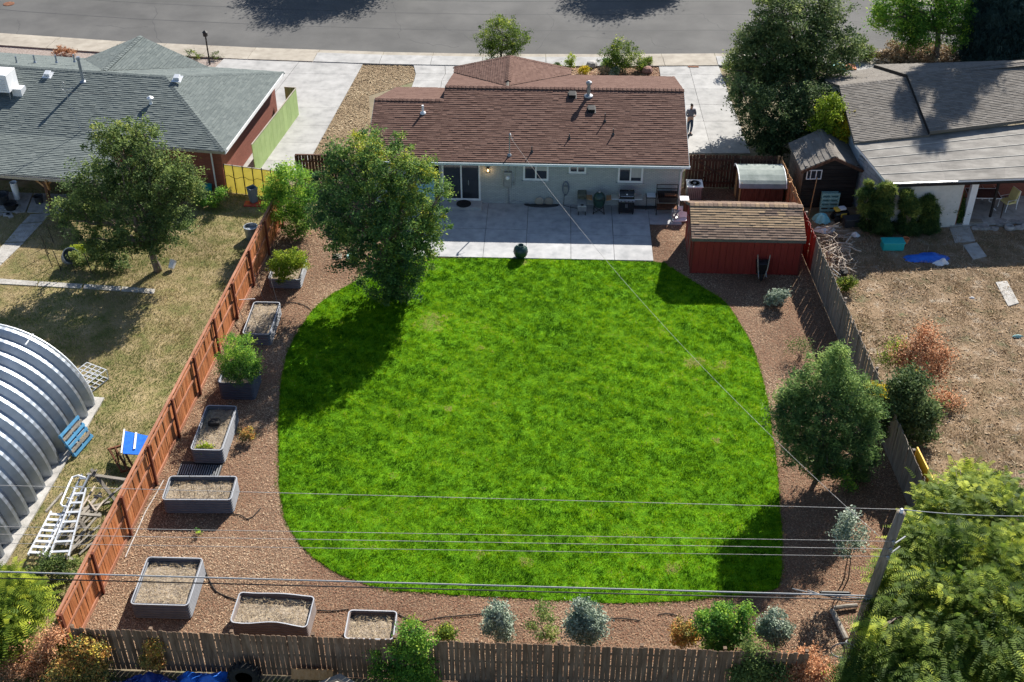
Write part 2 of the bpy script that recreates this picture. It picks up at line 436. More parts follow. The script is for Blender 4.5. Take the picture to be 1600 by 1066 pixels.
def copy_thing(root, loc, rz=0, label=None, scale=None):
    c = root.copy(); COL.objects.link(c)
    c.location = loc; c.rotation_euler = (0, 0, rz)
    if scale: c.scale = scale
    if label: c['label'] = label
    def kids(o, p):
        for ch in [x for x in o.children]:
            d = ch.copy(); COL.objects.link(d); d.parent = p; kids(ch, d)
    kids(root, c)
    return c

def np_mesh(name, V, k, vals, m, parent=None, off=Vector((0, 0, 0)), smooth=False):
    """V: (n*k,3) corner array, faces of k consecutive verts, vals per face"""
    n = len(V) // k
    me = bpy.data.meshes.new(name)
    me.vertices.add(len(V)); me.loops.add(len(V)); me.polygons.add(n)
    me.vertices.foreach_set('co', (V - np.array(off)).astype(np.float32).ravel())
    me.loops.foreach_set('vertex_index', np.arange(len(V), dtype=np.int32))
    me.polygons.foreach_set('loop_start', np.arange(0, len(V), k, dtype=np.int32))
    a = me.attributes.new('v', 'FLOAT', 'FACE')
    a.data.foreach_set('value', np.clip(vals, 0, 1).astype(np.float32))
    me.materials.append(M[m])
    me.update(calc_edges=True)
    o = bpy.data.objects.new(name, me); COL.objects.link(o)
    if parent: o.parent = parent
    else: o.location = off
    return o

_ng = rng.random((96, 96))
def vn(x, y, s, k=0):
    x = np.asarray(x) / s + 17.3 * k + 40; y = np.asarray(y) / s + 9.1 * k + 40
    xi = np.floor(x).astype(int); yi = np.floor(y).astype(int)
    fx = x - xi; fy = y - yi
    fx = fx * fx * (3 - 2 * fx); fy = fy * fy * (3 - 2 * fy)
    q = lambda a, b: _ng[a % 96, b % 96]
    return (q(xi, yi) * (1 - fx) + q(xi + 1, yi) * fx) * (1 - fy) + (q(xi, yi + 1) * (1 - fx) + q(xi + 1, yi + 1) * fx) * fy

def inpoly(x, y, poly):
    ins = np.zeros(len(x), bool)
    n = len(poly)
    for i in range(n):
        x0, y0 = poly[i][:2]; x1, y1 = poly[(i + 1) % n][:2]
        if y0 == y1: continue
        c = ((y0 > y) != (y1 > y)) & (x < (x1 - x0) * (y - y0) / (y1 - y0) + x0)
        ins ^= c
    return ins

def scatter(poly, dens, holes=()):
    xs = [p[0] for p in poly]; ys = [p[1] for p in poly]
    n = int((max(xs) - min(xs)) * (max(ys) - min(ys)) * dens)
    x = rng.uniform(min(xs), max(xs), n); y = rng.uniform(min(ys), max(ys), n)
    k = inpoly(x, y, poly)
    for h in holes: k &= ~inpoly(x, y, h)
    return x[k], y[k]

def blades(name, poly, dens, h, w, vfun, m, z=0.0, holes=(), lean=.6, label=None, hfun=None, cat='grass'):
    x, y = scatter(poly, dens, holes)
    n = len(x)
    a = rng.uniform(0, 2 * np.pi, n)
    hh = h * rng.uniform(.5, 1.3, n)
    if hfun is not None: hh = hh * hfun(x, y)
    ww = w * rng.uniform(.6, 1.3, n)
    dx, dy = np.cos(a) * ww / 2, np.sin(a) * ww / 2
    b = rng.uniform(0, 2 * np.pi, n); ln = lean * hh * rng.uniform(.1, 1.2, n)
    V = np.empty((n, 3, 3))
    V[:, 0] = np.stack([x - dx, y - dy, np.full(n, z)], 1)
    V[:, 1] = np.stack([x + dx, y + dy, np.full(n, z)], 1)
    V[:, 2] = np.stack([x + np.cos(b) * ln, y + np.sin(b) * ln, z + hh], 1)
    o = np_mesh(name, V.reshape(-1, 3), 3, vfun(x, y), m)
    return tag(o, label, cat, None, 'stuff')

def chips(name, poly, dens, s, vfun, m, z=0.0, holes=(), label=None, cat='mulch', asp=.4):
    x, y = scatter(poly, dens, holes)
    n = len(x)
    a = rng.uniform(0, 2 * np.pi, n)
    L_ = s * rng.uniform(.4, 1.3, n); W_ = L_ * rng.uniform(asp * .5, asp * 1.3, n)
    u = np.stack([np.cos(a), np.sin(a), rng.normal(0, .25, n)], 1)
    v = np.stack([-np.sin(a), np.cos(a), rng.normal(0, .3, n)], 1)
    c = np.stack([x, y, z + rng.uniform(.008, .035, n)], 1)
    V = np.empty((n, 4, 3))
    uu = u * L_[:, None] / 2; vv = v * W_[:, None] / 2
    V[:, 0] = c - uu - vv; V[:, 1] = c + uu - vv; V[:, 2] = c + uu + vv; V[:, 3] = c - uu + vv
    o = np_mesh(name, V.reshape(-1, 3), 4, vfun(x, y), m)
    return tag(o, label, cat, None, 'stuff')

def leafquads(c, size, up=.5, asp=.55, fold=None):
    n = len(c)
    nr = rng.normal(0, 1, (n, 3)); nr[:, 2] = np.abs(nr[:, 2]) + up
    nr /= np.linalg.norm(nr, axis=1)[:, None]
    t = rng.normal(0, 1, (n, 3)); u = np.cross(nr, t); u /= np.linalg.norm(u, axis=1)[:, None]
    v = np.cross(nr, u)
    s = size * rng.uniform(.6, 1.35, n)[:, None]
    V = np.empty((n, 4, 3))
    V[:, 0] = c - u * s / 2; V[:, 1] = c + v * s * asp / 2 + u * s * .05; V[:, 2] = c + u * s / 2; V[:, 3] = c - v * s * asp / 2
    return V.reshape(-1, 3)

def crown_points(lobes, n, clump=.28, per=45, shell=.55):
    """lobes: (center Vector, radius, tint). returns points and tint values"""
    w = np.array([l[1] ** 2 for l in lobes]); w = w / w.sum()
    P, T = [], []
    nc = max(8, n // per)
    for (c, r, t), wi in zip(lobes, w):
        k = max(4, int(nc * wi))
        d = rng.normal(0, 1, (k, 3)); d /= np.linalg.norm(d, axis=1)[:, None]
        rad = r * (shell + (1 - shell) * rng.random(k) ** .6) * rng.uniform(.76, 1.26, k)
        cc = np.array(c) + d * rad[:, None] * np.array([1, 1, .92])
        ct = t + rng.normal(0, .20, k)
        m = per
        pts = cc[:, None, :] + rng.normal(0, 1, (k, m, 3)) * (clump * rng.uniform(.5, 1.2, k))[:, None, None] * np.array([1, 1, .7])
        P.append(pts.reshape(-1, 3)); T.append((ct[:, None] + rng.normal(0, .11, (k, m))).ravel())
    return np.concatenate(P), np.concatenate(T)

def limb(mb, a, b, r0, r1, wob=.15, k=5, n=7):
    a, b = Vector(a), Vector(b)
    L = (b - a).length
    pts = [a.lerp(b, i / k) + Vector((random.uniform(-1, 1), random.uniform(-1, 1), random.uniform(-.4, .8))) * (wob * L * .25 * math.sin(math.pi * i / k)) for i in range(k + 1)]
    mb.tube(pts, r0, n, r1)
    return pts

def tree(name, label, base, lobes, n, size, m, trunk=.16, cat='tree', group=None, clump=.28, per=45, asp=.55, up=.5,
         mode='leaf', trunk_top=None, stems=1, shell=.55, minz=.12, canopy=None, bark='bark'):
    """lobes: (px, py, dy, radius in px, tint) in the photo, put on upright planes through the trunk"""
    base = Vector(base)
    L = []
    for px, py, dy, rp, t in lobes:
        if canopy: dy = G(px, py, canopy + dy).y - base.y
        c = VP(px, py, base.y + dy)
        r = rp * m_per_px(c)
        if c.z < r * .5: c.z = max(c.z, r * .5)
        L.append((c, r, t))
    o = thing(name, label, cat, base, 0, group)
    mb = MB()
    top = trunk_top if trunk_top else max(.3, min(l[0].z - l[1] for l in L) + .3)
    zc = sum(l[0].z for l in L) / len(L)
    hub = []
    for k in range(stems):
        an = 6.28 * k / max(1, stems)
        b0 = base + Vector((math.cos(an), math.sin(an), 0)) * (.05 + trunk * .8) * (stems > 1)
        cx = sum((l[0] for l in L), Vector()) / len(L)
        tp = Vector((b0.x + (cx.x - b0.x) * .25, b0.y + (cx.y - b0.y) * .25, top))
        limb(mb, b0 - Vector((0, 0, .05)), tp, trunk, trunk * .72, .06, 4, 9)
        hub.append(tp)
    for i, (c, r, t) in enumerate(L):
        h = hub[i % len(hub)]
        pts = limb(mb, h, c, trunk * .6, trunk * .2, .5)
        for j in range(5 if r > .5 else 2):
            d = Vector((random.gauss(0, 1), random.gauss(0, 1), random.gauss(.3, .8))).normalized()
            limb(mb, pts[3 + (j % 2)], c + d * r * .85, trunk * .18, .008, .3, 3, 5)
    mb.build('trunk', bark, o, smooth=True)
    if mode == 'leaf':
        P, T = crown_points(L, n, clump * .78, int(per * 1.9), shell)
        k = P[:, 2] > minz; P, T = P[k], T[k]
        V = leafquads(P, size, up, asp)
        np_mesh('crown', V, 4, T, m, o, base)
    else:
        # feathery sprays: leaflets in two rows along a drooping stalk; needles: short stars
        ns = n // per
        P, T = crown_points(L, int(ns * 3), clump * .85, 11 if mode == 'spray' else 16, shell)
        cen = np.array(sum((l[0] for l in L), Vector()) / len(L))
        k = P[:, 2] > minz; P, T = P[k], T[k]
        q = len(P)
        d = P - cen; d /= np.linalg.norm(d, axis=1)[:, None] + 1e-6
        d = d * .8 + rng.normal(0, .5, (q, 3)); 
        if mode == 'spray': d[:, 2] = d[:, 2] * .45 + .05
        d /= np.linalg.norm(d, axis=1)[:, None]
        sdv = np.cross(d, np.array([0, 0, 1.])); sdv /= np.linalg.norm(sdv, axis=1)[:, None] + 1e-6
        upv = np.cross(sdv, d)
        VV, TT = [], []
        if mode == 'spray':
            Ls = size * 5 * rng.uniform(.6, 1.3, q)[:, None]
            for j in range(per):
                f = (j // 2 + .5) / (per / 2)
                sgn = 1 if j % 2 else -1
                p = P + d * Ls * f - np.array([0, 0, 1.]) * Ls * f * f * .35
                lw = size * (1 - .45 * f)
                tip = p + (sdv * sgn * lw + d * lw * .35)
                wv = d * lw * .32
                VV.append(np.stack([p - wv * .5, tip - wv * .3, tip + wv * .6, p + wv * .8], 1))
                TT.append(T + f * .25 - .1 + rng.normal(0, .05, q))
        else:
            for j in range(per):
                a = rng.normal(0, .55, (q, 3)); dd = d + a; dd /= np.linalg.norm(dd, axis=1)[:, None]
                w_ = np.cross(dd, rng.normal(0, 1, (q, 3))); w_ /= np.linalg.norm(w_, axis=1)[:, None] + 1e-6
                ln = size * rng.uniform(.7, 1.3, q)[:, None]
                p = P + rng.normal(0, size * .35, (q, 3))
                VV.append(np.stack([p - w_ * size * .09, p + dd * ln - w_ * size * .05, p + dd * ln + w_ * size * .05, p + w_ * size * .09], 1))
                TT.append(T + rng.normal(0, .1, q))
        V = np.stack(VV, 1).reshape(-1, 3); TT = np.stack(TT, 1).ravel()
        np_mesh('crown', V, 4, TT, m, o, base)
    return o

def shingles(poly, u, parent, m, expo=.14, tabw=.3, th=.022, name='shingles', tint=None, kind='stuff', jit=.25):
    P = [Vector(p) for p in poly]
    u = Vector(u).normalized()
    n = sum(((P[i] - P[0]).cross(P[i + 1] - P[0]) for i in range(1, len(P) - 1)), Vector()).normalized()
    if n.z < 0: n = -n
    u = (u - n * u.dot(n)).normalized()
    v = n.cross(u)
    if v.z < 0: v = -v
    q = [((p - P[0]).dot(u), (p - P[0]).dot(v)) for p in P]
    b0 = min(x[1] for x in q); b1 = max(x[1] for x in q)
    def span(b):
        xs = []
        for i in range(len(q)):
            (x0, y0), (x1, y1) = q[i], q[(i + 1) % len(q)]
            if (y0 - b) * (y1 - b) <= 0 and abs(y1 - y0) > 1e-6:
                xs.append(x0 + (x1 - x0) * (b - y0) / (y1 - y0))
        return (min(xs), max(xs)) if len(xs) > 1 else None
    mb = MB()
    W = lambda a, b, h: P[0] + u * a + v * b + n * h
    k = 0
    b = b0
    while b < b1 - .02:
        t = min(b + expo, b1)
        s0, s1 = span(b + .002), span(t - .002)
        if s0 and s1:
            lo, hi = min(s0[0], s1[0]), max(s0[1], s1[1])
            a = lo - random.random() * tabw
            while a < hi:
                e = a + tabw * random.uniform(1 - jit, 1 + jit)
                x0, x1 = max(a, s0[0]), min(e, s0[1])
                y0, y1 = max(a, s1[0]), min(e, s1[1])
                if x1 < x0: x0 = x1 = min(max(a, s0[0]), s0[1])
                if y1 < y0: y0 = y1 = min(max(a, s1[0]), s1[1])
                if (x1 - x0) + (y1 - y0) > .01:
                    h = th * random.uniform(.7, 1.5)
                    c = random.random()
                    c = tint(a, b - b0, c) if tint else .22 + .56 * c
                    mb.add([W(x0, b, h), W(x1, b, h), W(y1, t, .003), W(y0, t, .003), W(x0, b, 0), W(x1, b, 0)],
                           [(0, 1, 2, 3), (4, 5, 1, 0)], c)
                a = e
        b += expo
    return mb.build(name, m, parent, kind=kind)

def ridge_caps(pts, parent, m, w=.16, step=.2, h=.035, name='ridge_cap', drop=.3, drops=None):
    """overlapping cap shingles along a line; drop = fall to either side"""
    mb = MB()
    for a, b in zip(pts[:-1], pts[1:]):
        a, b = Vector(a), Vector(b)
        L = (b - a).length; d = (b - a) / L
        s = Vector((d.y, -d.x, 0)).normalized()
        up = s.cross(d)
        if up.z < 0: up = -up
        k = int(L / step)
        for i in range(k):
            p, q = a + d * L * i / k, a + d * L * (i + 1.15) / k
            c = .2 + .6 * random.random()
            z0, z1 = h * 1.3, h * .7
            for sg in (-1, 1):
                mb.add([p + up * z0, q + up * z1, q + s * sg * w + up * z1 - Vector((0, 0, drop * w)), p + s * sg * w + up * z0 - Vector((0, 0, drop * w)),
                        p + s * sg * w + up * (z0 - .03) - Vector((0, 0, drop * w)), q + s * sg * w + up * (z1 - .03) - Vector((0, 0, drop * w))],
                       [(0, 1, 2, 3), (3, 2, 5, 4)], c)
    return mb.build(name, m, parent, kind='stuff')

# ------------------------------------------------------------------ ground, street, pavements
def sheet(name, pts, z, m, kind='structure', label=None, res=None):
    mb = MB(); mb.poly([(p[0], p[1], z) for p in pts])
    o = mb.build(name, m, kind=kind, label=label)
    return o
def gp(*px): return [G(*p)[:2] for p in px]

LF0, LF1 = Vector((-14.50, 23.4)), Vector((-12.78, 49.3))      # left fence, near to far
RF1, RF0 = Vector((11.52, 48.4)), Vector((13.35, 22.9))        # right fence, far to near
REAR_Y = 23.3

sheet('ground', [(-400, -200), (400, -200), (400, 600), (-400, 600)], 0, 'ground_base')
# street edge (asphalt meets the gutter) along the photo
se = [G(-900, -40), G(0, 52), G(191, 65), G(400, 74.7), G(600, 81.5), G(755, 84.5), G(950, 85), G(1116, 83.8), G(1240, 86), G(1370, 97), G(1600, 130), G(2100, 230)]
se = [Vector((p.x, p.y)) for p in se]
def offs(pts, d):
    out = []
    for i, p in enumerate(pts):
        t = (pts[min(i + 1, len(pts) - 1)] - pts[max(i - 1, 0)]).normalized()
        out.append(p + Vector((t.y, -t.x)) * d)      # towards the camera side
    return out
# smooth the edge
def resample(pts, step):
    out = [pts[0]]; acc = 0
    for a, b in zip(pts[:-1], pts[1:]):
        L = (b - a).length
        k = max(1, int(L / step))
        for i in range(1, k + 1): out.append(a.lerp(b, i / k))
    return out
far = [p + Vector((0, 11.2)) for p in se]
mb = MB()
mb.poly([(p.x, p.y, .004) for p in se] + [(p.x, p.y, .004) for p in far[::-1]])
road = mb.build('street', 'asphalt', kind='structure')
# tar lines along the asphalt (longitudinal paving seams)
for d in (3.6, 6.3, 8.6):
    mb = MB()
    e0 = [p + Vector((0, d)) for p in se]
    mb.poly([(p.x, p.y, .008) for p in e0] + [(p.x, p.y + .09, .008) for p in e0[::-1]])
    mb.build('paving_seam', 'seal', road, kind='structure')
# wandering sealed cracks across the asphalt
for px0, py0, px1, py1 in ((30, 30, 60, 48), (240, 10, 262, 66), (612, 8, 606, 60), (690, 40, 750, 78), (850, 20, 856, 80), (640, 62, 720, 66), (1000, 52, 1060, 80), (1090, 20, 1130, 60), (900, 60, 980, 56), (150, 40, 230, 44), (1330, 20, 1350, 80)):
    a_, b_ = G(px0, py0), G(px1, py1); k_ = 14; mb = MB(); prev = None
    sd_v = Vector((-(b_ - a_).y, (b_ - a_).x, 0)).normalized(); w_o = 0
    L_ = []
    for i in range(k_ + 1):
        w_o += random.uniform(-.22, .22); L_.append(a_.lerp(b_, i / k_) + sd_v * w_o)
    for p_, q_ in zip(L_[:-1], L_[1:]):
        t_ = random.uniform(.012, .03); mb.add([(p_.x - sd_v.x * t_, p_.y - sd_v.y * t_, .0065), (q_.x - sd_v.x * t_, q_.y - sd_v.y * t_, .0065), (q_.x + sd_v.x * t_, q_.y + sd_v.y * t_, .0065), (p_.x + sd_v.x * t_, p_.y + sd_v.y * t_, .0065)], [(0, 1, 2, 3)])
    mb.build('sealed_crack', 'seal', road, kind='structure')
# manhole cover at the far left of the street
mh = MB(); mh.lathe([(.01, 0), (.36, 0), (.36, .03), (.30, .035), (.02, .035)], G(14, 6.5), 20)
mh.build('manhole_cover', 'rust', label='round brown manhole cover set in the asphalt at the far left', cat='manhole cover')
# gutter + kerb + sidewalk pieces
gutter = thing('gutter_and_sidewalk', None, None, (0, 0, 0), kind='structure')
fine = resample(se, 2.75)
o1, o2, o3 = offs(fine, .62), offs(fine, .64), offs(fine, 1.95)
for i in range(len(fine) - 1):
    if abs(fine[i].x) > 60: continue
    f = lambda a, b, t: a.lerp(b, t)
    e = .004
    gq = [f(fine[i], fine[i + 1], e), f(fine[i], fine[i + 1], 1 - e), f(o1[i], o1[i + 1], 1 - e), f(o1[i], o1[i + 1], e)]
    mb = MB(); mb.prism([tuple(p) for p in gq], 0, .012)
    mb.build('gutter_slab', 'concrete_tan', gutter)
    mb = MB(); mb.prism([tuple(p) for p in [f(o2[i], o2[i + 1], e), f(o2[i], o2[i + 1], 1 - e), f(o3[i], o3[i + 1], 1 - e), f(o3[i], o3[i + 1], e)]], 0, .10 + random.uniform(0, .006))
    mb.build('sidewalk_slab', 'concrete_tan' if fine[i].x < -16 or 0 < fine[i].x < 9.4 else 'concrete', gutter)
# far pavement across the street (just beyond the frame)
mb = MB(); fs = [p + Vector((0, .0)) for p in far]
mb.poly([(p.x, p.y, .10) for p in fs] + [(p.x, p.y + 1.8, .10) for p in fs[::-1]])
mb.build('far_sidewalk', 'concrete_tan', kind='structure')

def slab_grid(name, quads, m, parent_kind='structure', z1=.06, gap=.012, label=None):
    """quads: list of 4-corner ground quads"""
    o = thing(name, label, None, (0, 0, 0), kind=parent_kind)
    allp = [p for q in quads for p in q]
    for q in quads:
        c = sum((Vector(p[:2]) for p in q), Vector((0, 0))) / 4
        qq = []
        for p in q:
            p = Vector(p[:2]); d = (c - p); qq.append(tuple(p + d.normalized() * gap * 1.2))
        mb = MB(); mb.prism(qq, 0, z1 + random.uniform(0, .005))
        mb.build('slab', m, o)
    return o
def lattice(rows, ncol_pts):
    pass
def grid_quads(rows):
    """rows: list of rows of ground points (same count)"""
    out = []
    for r0, r1 in zip(rows[:-1], rows[1:]):
        for i in range(len(r0) - 1):
            out.append([r0[i], r0[i + 1], r1[i + 1], r1[i]])
    return out
# left neighbour's driveway: columns at left edge / joint / right edge, rows by the photo's joints
def lerp_row(y, lx, mx, rx): return [G(lx, y), G(mx, y), G(rx, y)]
rows = []
for y in (92.5, 117, 141, 169, 197, 224, 252, 275):
    r = 570 - (y - 96) * .554
    mj = 472 - (y - 93) * .78
    lft = 352 - (y - 92) * 1.0
    rows.append([G(lft, y - 1), G(mj, y - .5), G(r, y + .8)])
slab_grid('driveway', grid_quads(rows), 'concrete', label='pale concrete driveway between the two left houses')
# right driveway
rows = []
for y in (97.5, 118.5, 140.6, 165, 191, 241):
    rows.append([G(1028 + (y - 97) * .16, y), G(1075 + (y - 98.8) * .264, y), G(1120 + (y - 96) * .361, y)])
slab_grid('driveway', grid_quads(rows), 'concrete', label='pale concrete driveway right of the brown roofed house')
# front walk slabs left of the porch
rows = [[G(644.5, 97), G(695, 98.5), G(760, 99.5)], [G(649.5, 116.5), G(696, 117), G(752, 117.5)], [G(647, 127), G(690, 128), G(745, 128)], [G(640, 146), G(688, 146), G(740, 146)]]
slab_grid('front_walk', grid_quads(rows), 'concrete', label='front path slabs beside the garage end')
# patio, in straight slabs 4.8 m deep
jx = [-6.9, -5.05, -3.05, -1.10, .97, 2.95, 4.72]
PY0, PY1 = 46.80, 51.75
quads = []
for i in range(len(jx) - 1):
    x0, x1 = jx[i], jx[i + 1]
    ys = [PY0, 49.3, PY1] if x1 < -1 else [PY0, 48.95, 50.05, PY1]
    for a, b in zip(ys[:-1], ys[1:]):
        quads.append([(x0, a), (x1, a), (x1, b), (x0, b)])
quads.append([(4.72, 50.05), (6.25, 50.05), (6.25, PY1), (4.72, PY1)])
slab_grid('patio', quads, 'concrete_patio', z1=.06, label='concrete patio behind the brick house')
sheet('patio_joint_bed', [(-7, PY0 + .02), (4.7, PY0 + .02), (4.7, 50), (6.2, 50), (6.2, PY1), (-7, PY1)], .008, 'joint')

# mulched yard, straw strip, beds, neighbours' yards
yard = [(LF0.x, LF0.y), (13.35, 22.9), (RF1.x, RF1.y), (11.4, 53.7), (6.3, 53.7), (6.3, 56), (-8.8, 56), (-12.9, 53.2), (LF1.x, LF1.y)]
sheet('mulch_bed', yard, .006, 'mulch_base')
strip = gp((569, 97), (643.5, 98), (649, 117), (646, 128), (576, 150)) + [(-8.8, 53.2), (-12.9, 53.2)] + gp((483, 254))
sheet('straw_strip', strip, .012, 'straw_base')
frontbed = gp((838, 101), (1027, 99), (1034, 122), (845, 124))
sheet('front_bed', frontbed, .012, 'mulch_base')
lfb = gp((-500, 20), (0, 67), (165, 79), (372, 88), (340, 125), (-500, 100))
sheet('front_gravel', lfb, .012, 'gravel_bed')
ly = [(-60, 18), (LF0.x - .05, 18), (LF0.x - .05, 23.4), (LF1.x - .05, 49.3), (-12.9, 53.2), (-60, 53.2)]
sheet('left_yard', ly, .010, 'dry_base')
ry = [(13.4, 15), (60, 15), (60, 52), (11.6, 52), (RF1.x + .05, 48.4), (13.40, 22.9)]
sheet('right_yard', ry, .010, 'dry_base_right')
lawn_px = [(640, 404), (700, 404.5), (860, 406), (1022, 411), (1042, 416), (1066, 430), (1100, 451), (1132, 473), (1158, 510), (1176, 545), (1190, 590), (1203, 650), (1212, 720), (1219, 800), (1222, 870), (1218, 912), (1195, 925), (1120, 934), (1040, 941), (950, 943), (850, 938), (760, 932), (680, 928), (615, 923), (560, 909), (515, 889), (480, 863), (455, 830), (442, 795), (436, 750), (435, 700), (437, 640), (440, 600), (447, 560), (460, 530), (475, 505), (495, 480), (520, 460), (545, 447), (580, 428), (615, 412)]
lw = [Vector(p) for p in gp(*lawn_px)]
lawn = []
for i in range(len(lw)):                    # rounded outline
    p0, p1, p2, p3 = lw[i - 1], lw[i], lw[(i + 1) % len(lw)], lw[(i + 2) % len(lw)]
    for t in (0, .33, .67):
        q = .5 * ((2 * p1) + (p2 - p0) * t + (2 * p0 - 5 * p1 + 4 * p2 - p3) * t * t + (3 * p1 - p0 - 3 * p2 + p3) * t ** 3)
        lawn.append((q.x + random.uniform(-.025, .025), q.y + random.uniform(-.025, .025)))
ls = MB(); ls.prism(lawn, 0, .03)
ls.build('lawn', 'lawn_base', kind='structure', label='bright green mown lawn with rounded corners')

def lawn_v(x, y):
    st = np.sin((y + .42 * x + 1.2 * vn(x, y, 5, 33)) * 2 * np.pi / 1.15) * .09
    v = .30 + .50 * (vn(x, y, .13, 1) - .5) + .34 * (vn(x + .5 * y, y - .5 * x, .5, 2) - .5) + .22 * (vn((x + y * .96) * 3.2, (y - x) * .35, 1.0, 22) - .5) + .25 * (vn(x, y, 3, 3) - .5) + st + rng.normal(0, .14, len(x)) + .10
    for (px, py, r) in ((672, 505, .75), (1085, 568, .55), (1130, 570, .35), (820, 880, .3), (745, 870, .28), (1050, 890, .35), (1015, 350, .1), (1118, 690, .3), (850, 765, .2), (615, 745, .3), (700, 640, .2), (820, 412, .22)):
        p = G(px, py)
        d = np.hypot((x - p.x), (y - p.y) * .9) / r
        v = v + np.clip(1.15 - d, 0, 1) * (.55 + .6 * vn(x, y, .12, 4)) * (rng.random(len(x)) < .8)
    return v
blades('lawn_blades', lawn, 1700, .062, .020, lawn_v, 'lawn_grass', .028, label='short green grass of the mown lawn', hfun=lambda x, y: .35 + 1.2 * vn(x, y, .20, 1))
# ragged edge: grass creeping out over the chips
EP = []
for (x0, y0), (x1, y1) in zip(lawn, lawn[1:] + lawn[:1]):
    k_ = max(1, int(math.hypot(x1 - x0, y1 - y0) * 190))
    for i in range(k_):
        t = random.random(); EP.append((x0 + (x1 - x0) * t, y0 + (y1 - y0) * t))
EP = np.array(EP); wob_ = (vn(EP[:, 0], EP[:, 1], .22, 50) ** 2) * .26
an_ = rng.uniform(0, 6.283, len(EP)); rr_ = rng.random(len(EP)) * wob_
cx_, cy_ = EP[:, 0] + np.cos(an_) * rr_, EP[:, 1] + np.sin(an_) * rr_
V = np.empty((len(EP), 3, 3)); b_ = rng.uniform(0, 6.283, len(EP)); l_ = rng.uniform(.03, .10, len(EP))
V[:, 0] = np.stack([cx_ - np.sin(b_) * .009, cy_ + np.cos(b_) * .009, np.full(len(EP), .005)], 1)
V[:, 1] = np.stack([cx_ + np.sin(b_) * .009, cy_ - np.cos(b_) * .009, np.full(len(EP), .005)], 1)
V[:, 2] = np.stack([cx_ + np.cos(b_) * l_ * .8, cy_ + np.sin(b_) * l_ * .8, .02 + l_ * .7], 1)
tag(np_mesh('lawn_edge_blades', V.reshape(-1, 3), 3, .15 + .55 * rng.random(len(EP)), 'lawn_grass'), 'ragged grass creeping over the lawn edge', 'grass', None, 'stuff')
def dry_v(x, y):
    return .18 + .75 * vn(x, y, 3.2, 5) * .75 + .25 * vn(x, y, .7, 6) + rng.normal(0, .13, len(x)) - .02
vis_left = [(-32, 23), (-14.45, 23), (-12.85, 48), (-13, 52), (-28, 52.5), (-30, 40)]
blades('left_yard_blades', vis_left, 430, .075, .024, dry_v, 'dry_grass', .008, label='patchy half dry grass of the left yard', hfun=lambda x, y: .5 + vn(x, y, 1.1, 7))
def weed_v(x, y):
    return .18 + .62 * vn(x, y, 1.3, 8) + .32 * vn(x, y, .4, 9) + rng.normal(0, .17, len(x)) - .45 * np.clip(vn(x, y, 2.0, 11) - .6, 0, 1) * 2.2
vis_right = [(11.6, 48.4), (13.3, 23), (27, 22), (27, 49.5), (12, 51)]
blades('right_yard_weeds', vis_right, 460, .075, .024, weed_v, 'weed_grass', .008, label='bleached dry weeds of the right yard', lean=1.4, hfun=lambda x, y: .25 + 1.3 * vn(x, y, .5, 10) ** 1.5)
chipv = lambda x, y: .0 + .50 * vn(x, y, 2.0, 12) + .14 * vn(x, y, .5, 14) + .62 * rng.random(len(x)) ** 1.6 + .14 * (x < -8)
patio_hole = [(-7, PY0), (4.75, PY0), (4.75, 50.0), (6.3, 50.0), (6.3, 58), (-9, 58), (-9, 51.6), (-7, 51.6)]
chips('wood_chips', yard, 820, .046, chipv, 'chips', .004, holes=(lawn, patio_hole), label='reddish wood chips covering the beds round the lawn', asp=.28)
strawv = lambda x, y: .1 + .25 * vn(x, y, 1.5, 13) + .65 * rng.random(len(x)) ** 1.3
chips('bark_litter', strip, 330, .10, strawv, 'straw', .012, label='golden bark litter strip beside the driveway', asp=.3)
chips('front_bed_chips', frontbed, 160, .10, chipv, 'chips', .012, label='brown wood chips in the front bed', asp=.4)
# grey dead twigs and leaf drifts in the right yard
chips('dead_twigs', vis_right, 14, .40, lambda x, y: .5 + .5 * rng.random(len(x)), 'weed_grass', .01, label='scattered pale dead twigs among the right yard weeds', cat='twigs', asp=.035)
def drift_v(x, y): return .35 + .5 * rng.random(len(x))
o_ = chips('leaf_drift', [(13.2, 25), (24, 25), (24, 47), (12, 47)], 22, .08, drift_v, 'weed_grass', .02, label='pale leaf litter drifts on the right yard', cat='leaves', asp=.6)
# path strips in the left yard
for lab, quads in (('narrow broken concrete strip crossing the left yard', [gp((-10, 436), (60, 441), (58, 448), (-10, 444)), gp((61, 441), (130, 445), (128, 452), (59, 448)), gp((132, 445), (190, 449), (188, 456), (130, 452)), gp((191, 449), (243, 453), (241, 460), (189, 456))]),
                   ('grey slab path leading to the left porch', [gp((48, 336), (80, 334), (68, 347), (34, 350)), gp((33, 351), (67, 348.5), (38, 379), (8, 380)), gp((8, 381), (38, 380), (5, 412), (-25, 412)), gp((-26, 413), (4, 413), (-20, 436), (-60, 436))])):
    slab_grid('garden_path', quads, 'concrete_old', z1=.045, label=lab)
slab_grid('garden_path', [gp((1483, 357), (1515, 355), (1524, 378), (1492, 381)), gp((1504, 384), (1526, 380), (1542, 402), (1520, 407)), gp((1555, 442), (1573, 440), (1592, 475), (1575, 480))], 'concrete_old', z1=.045, label='broken slab path crossing the right yard')

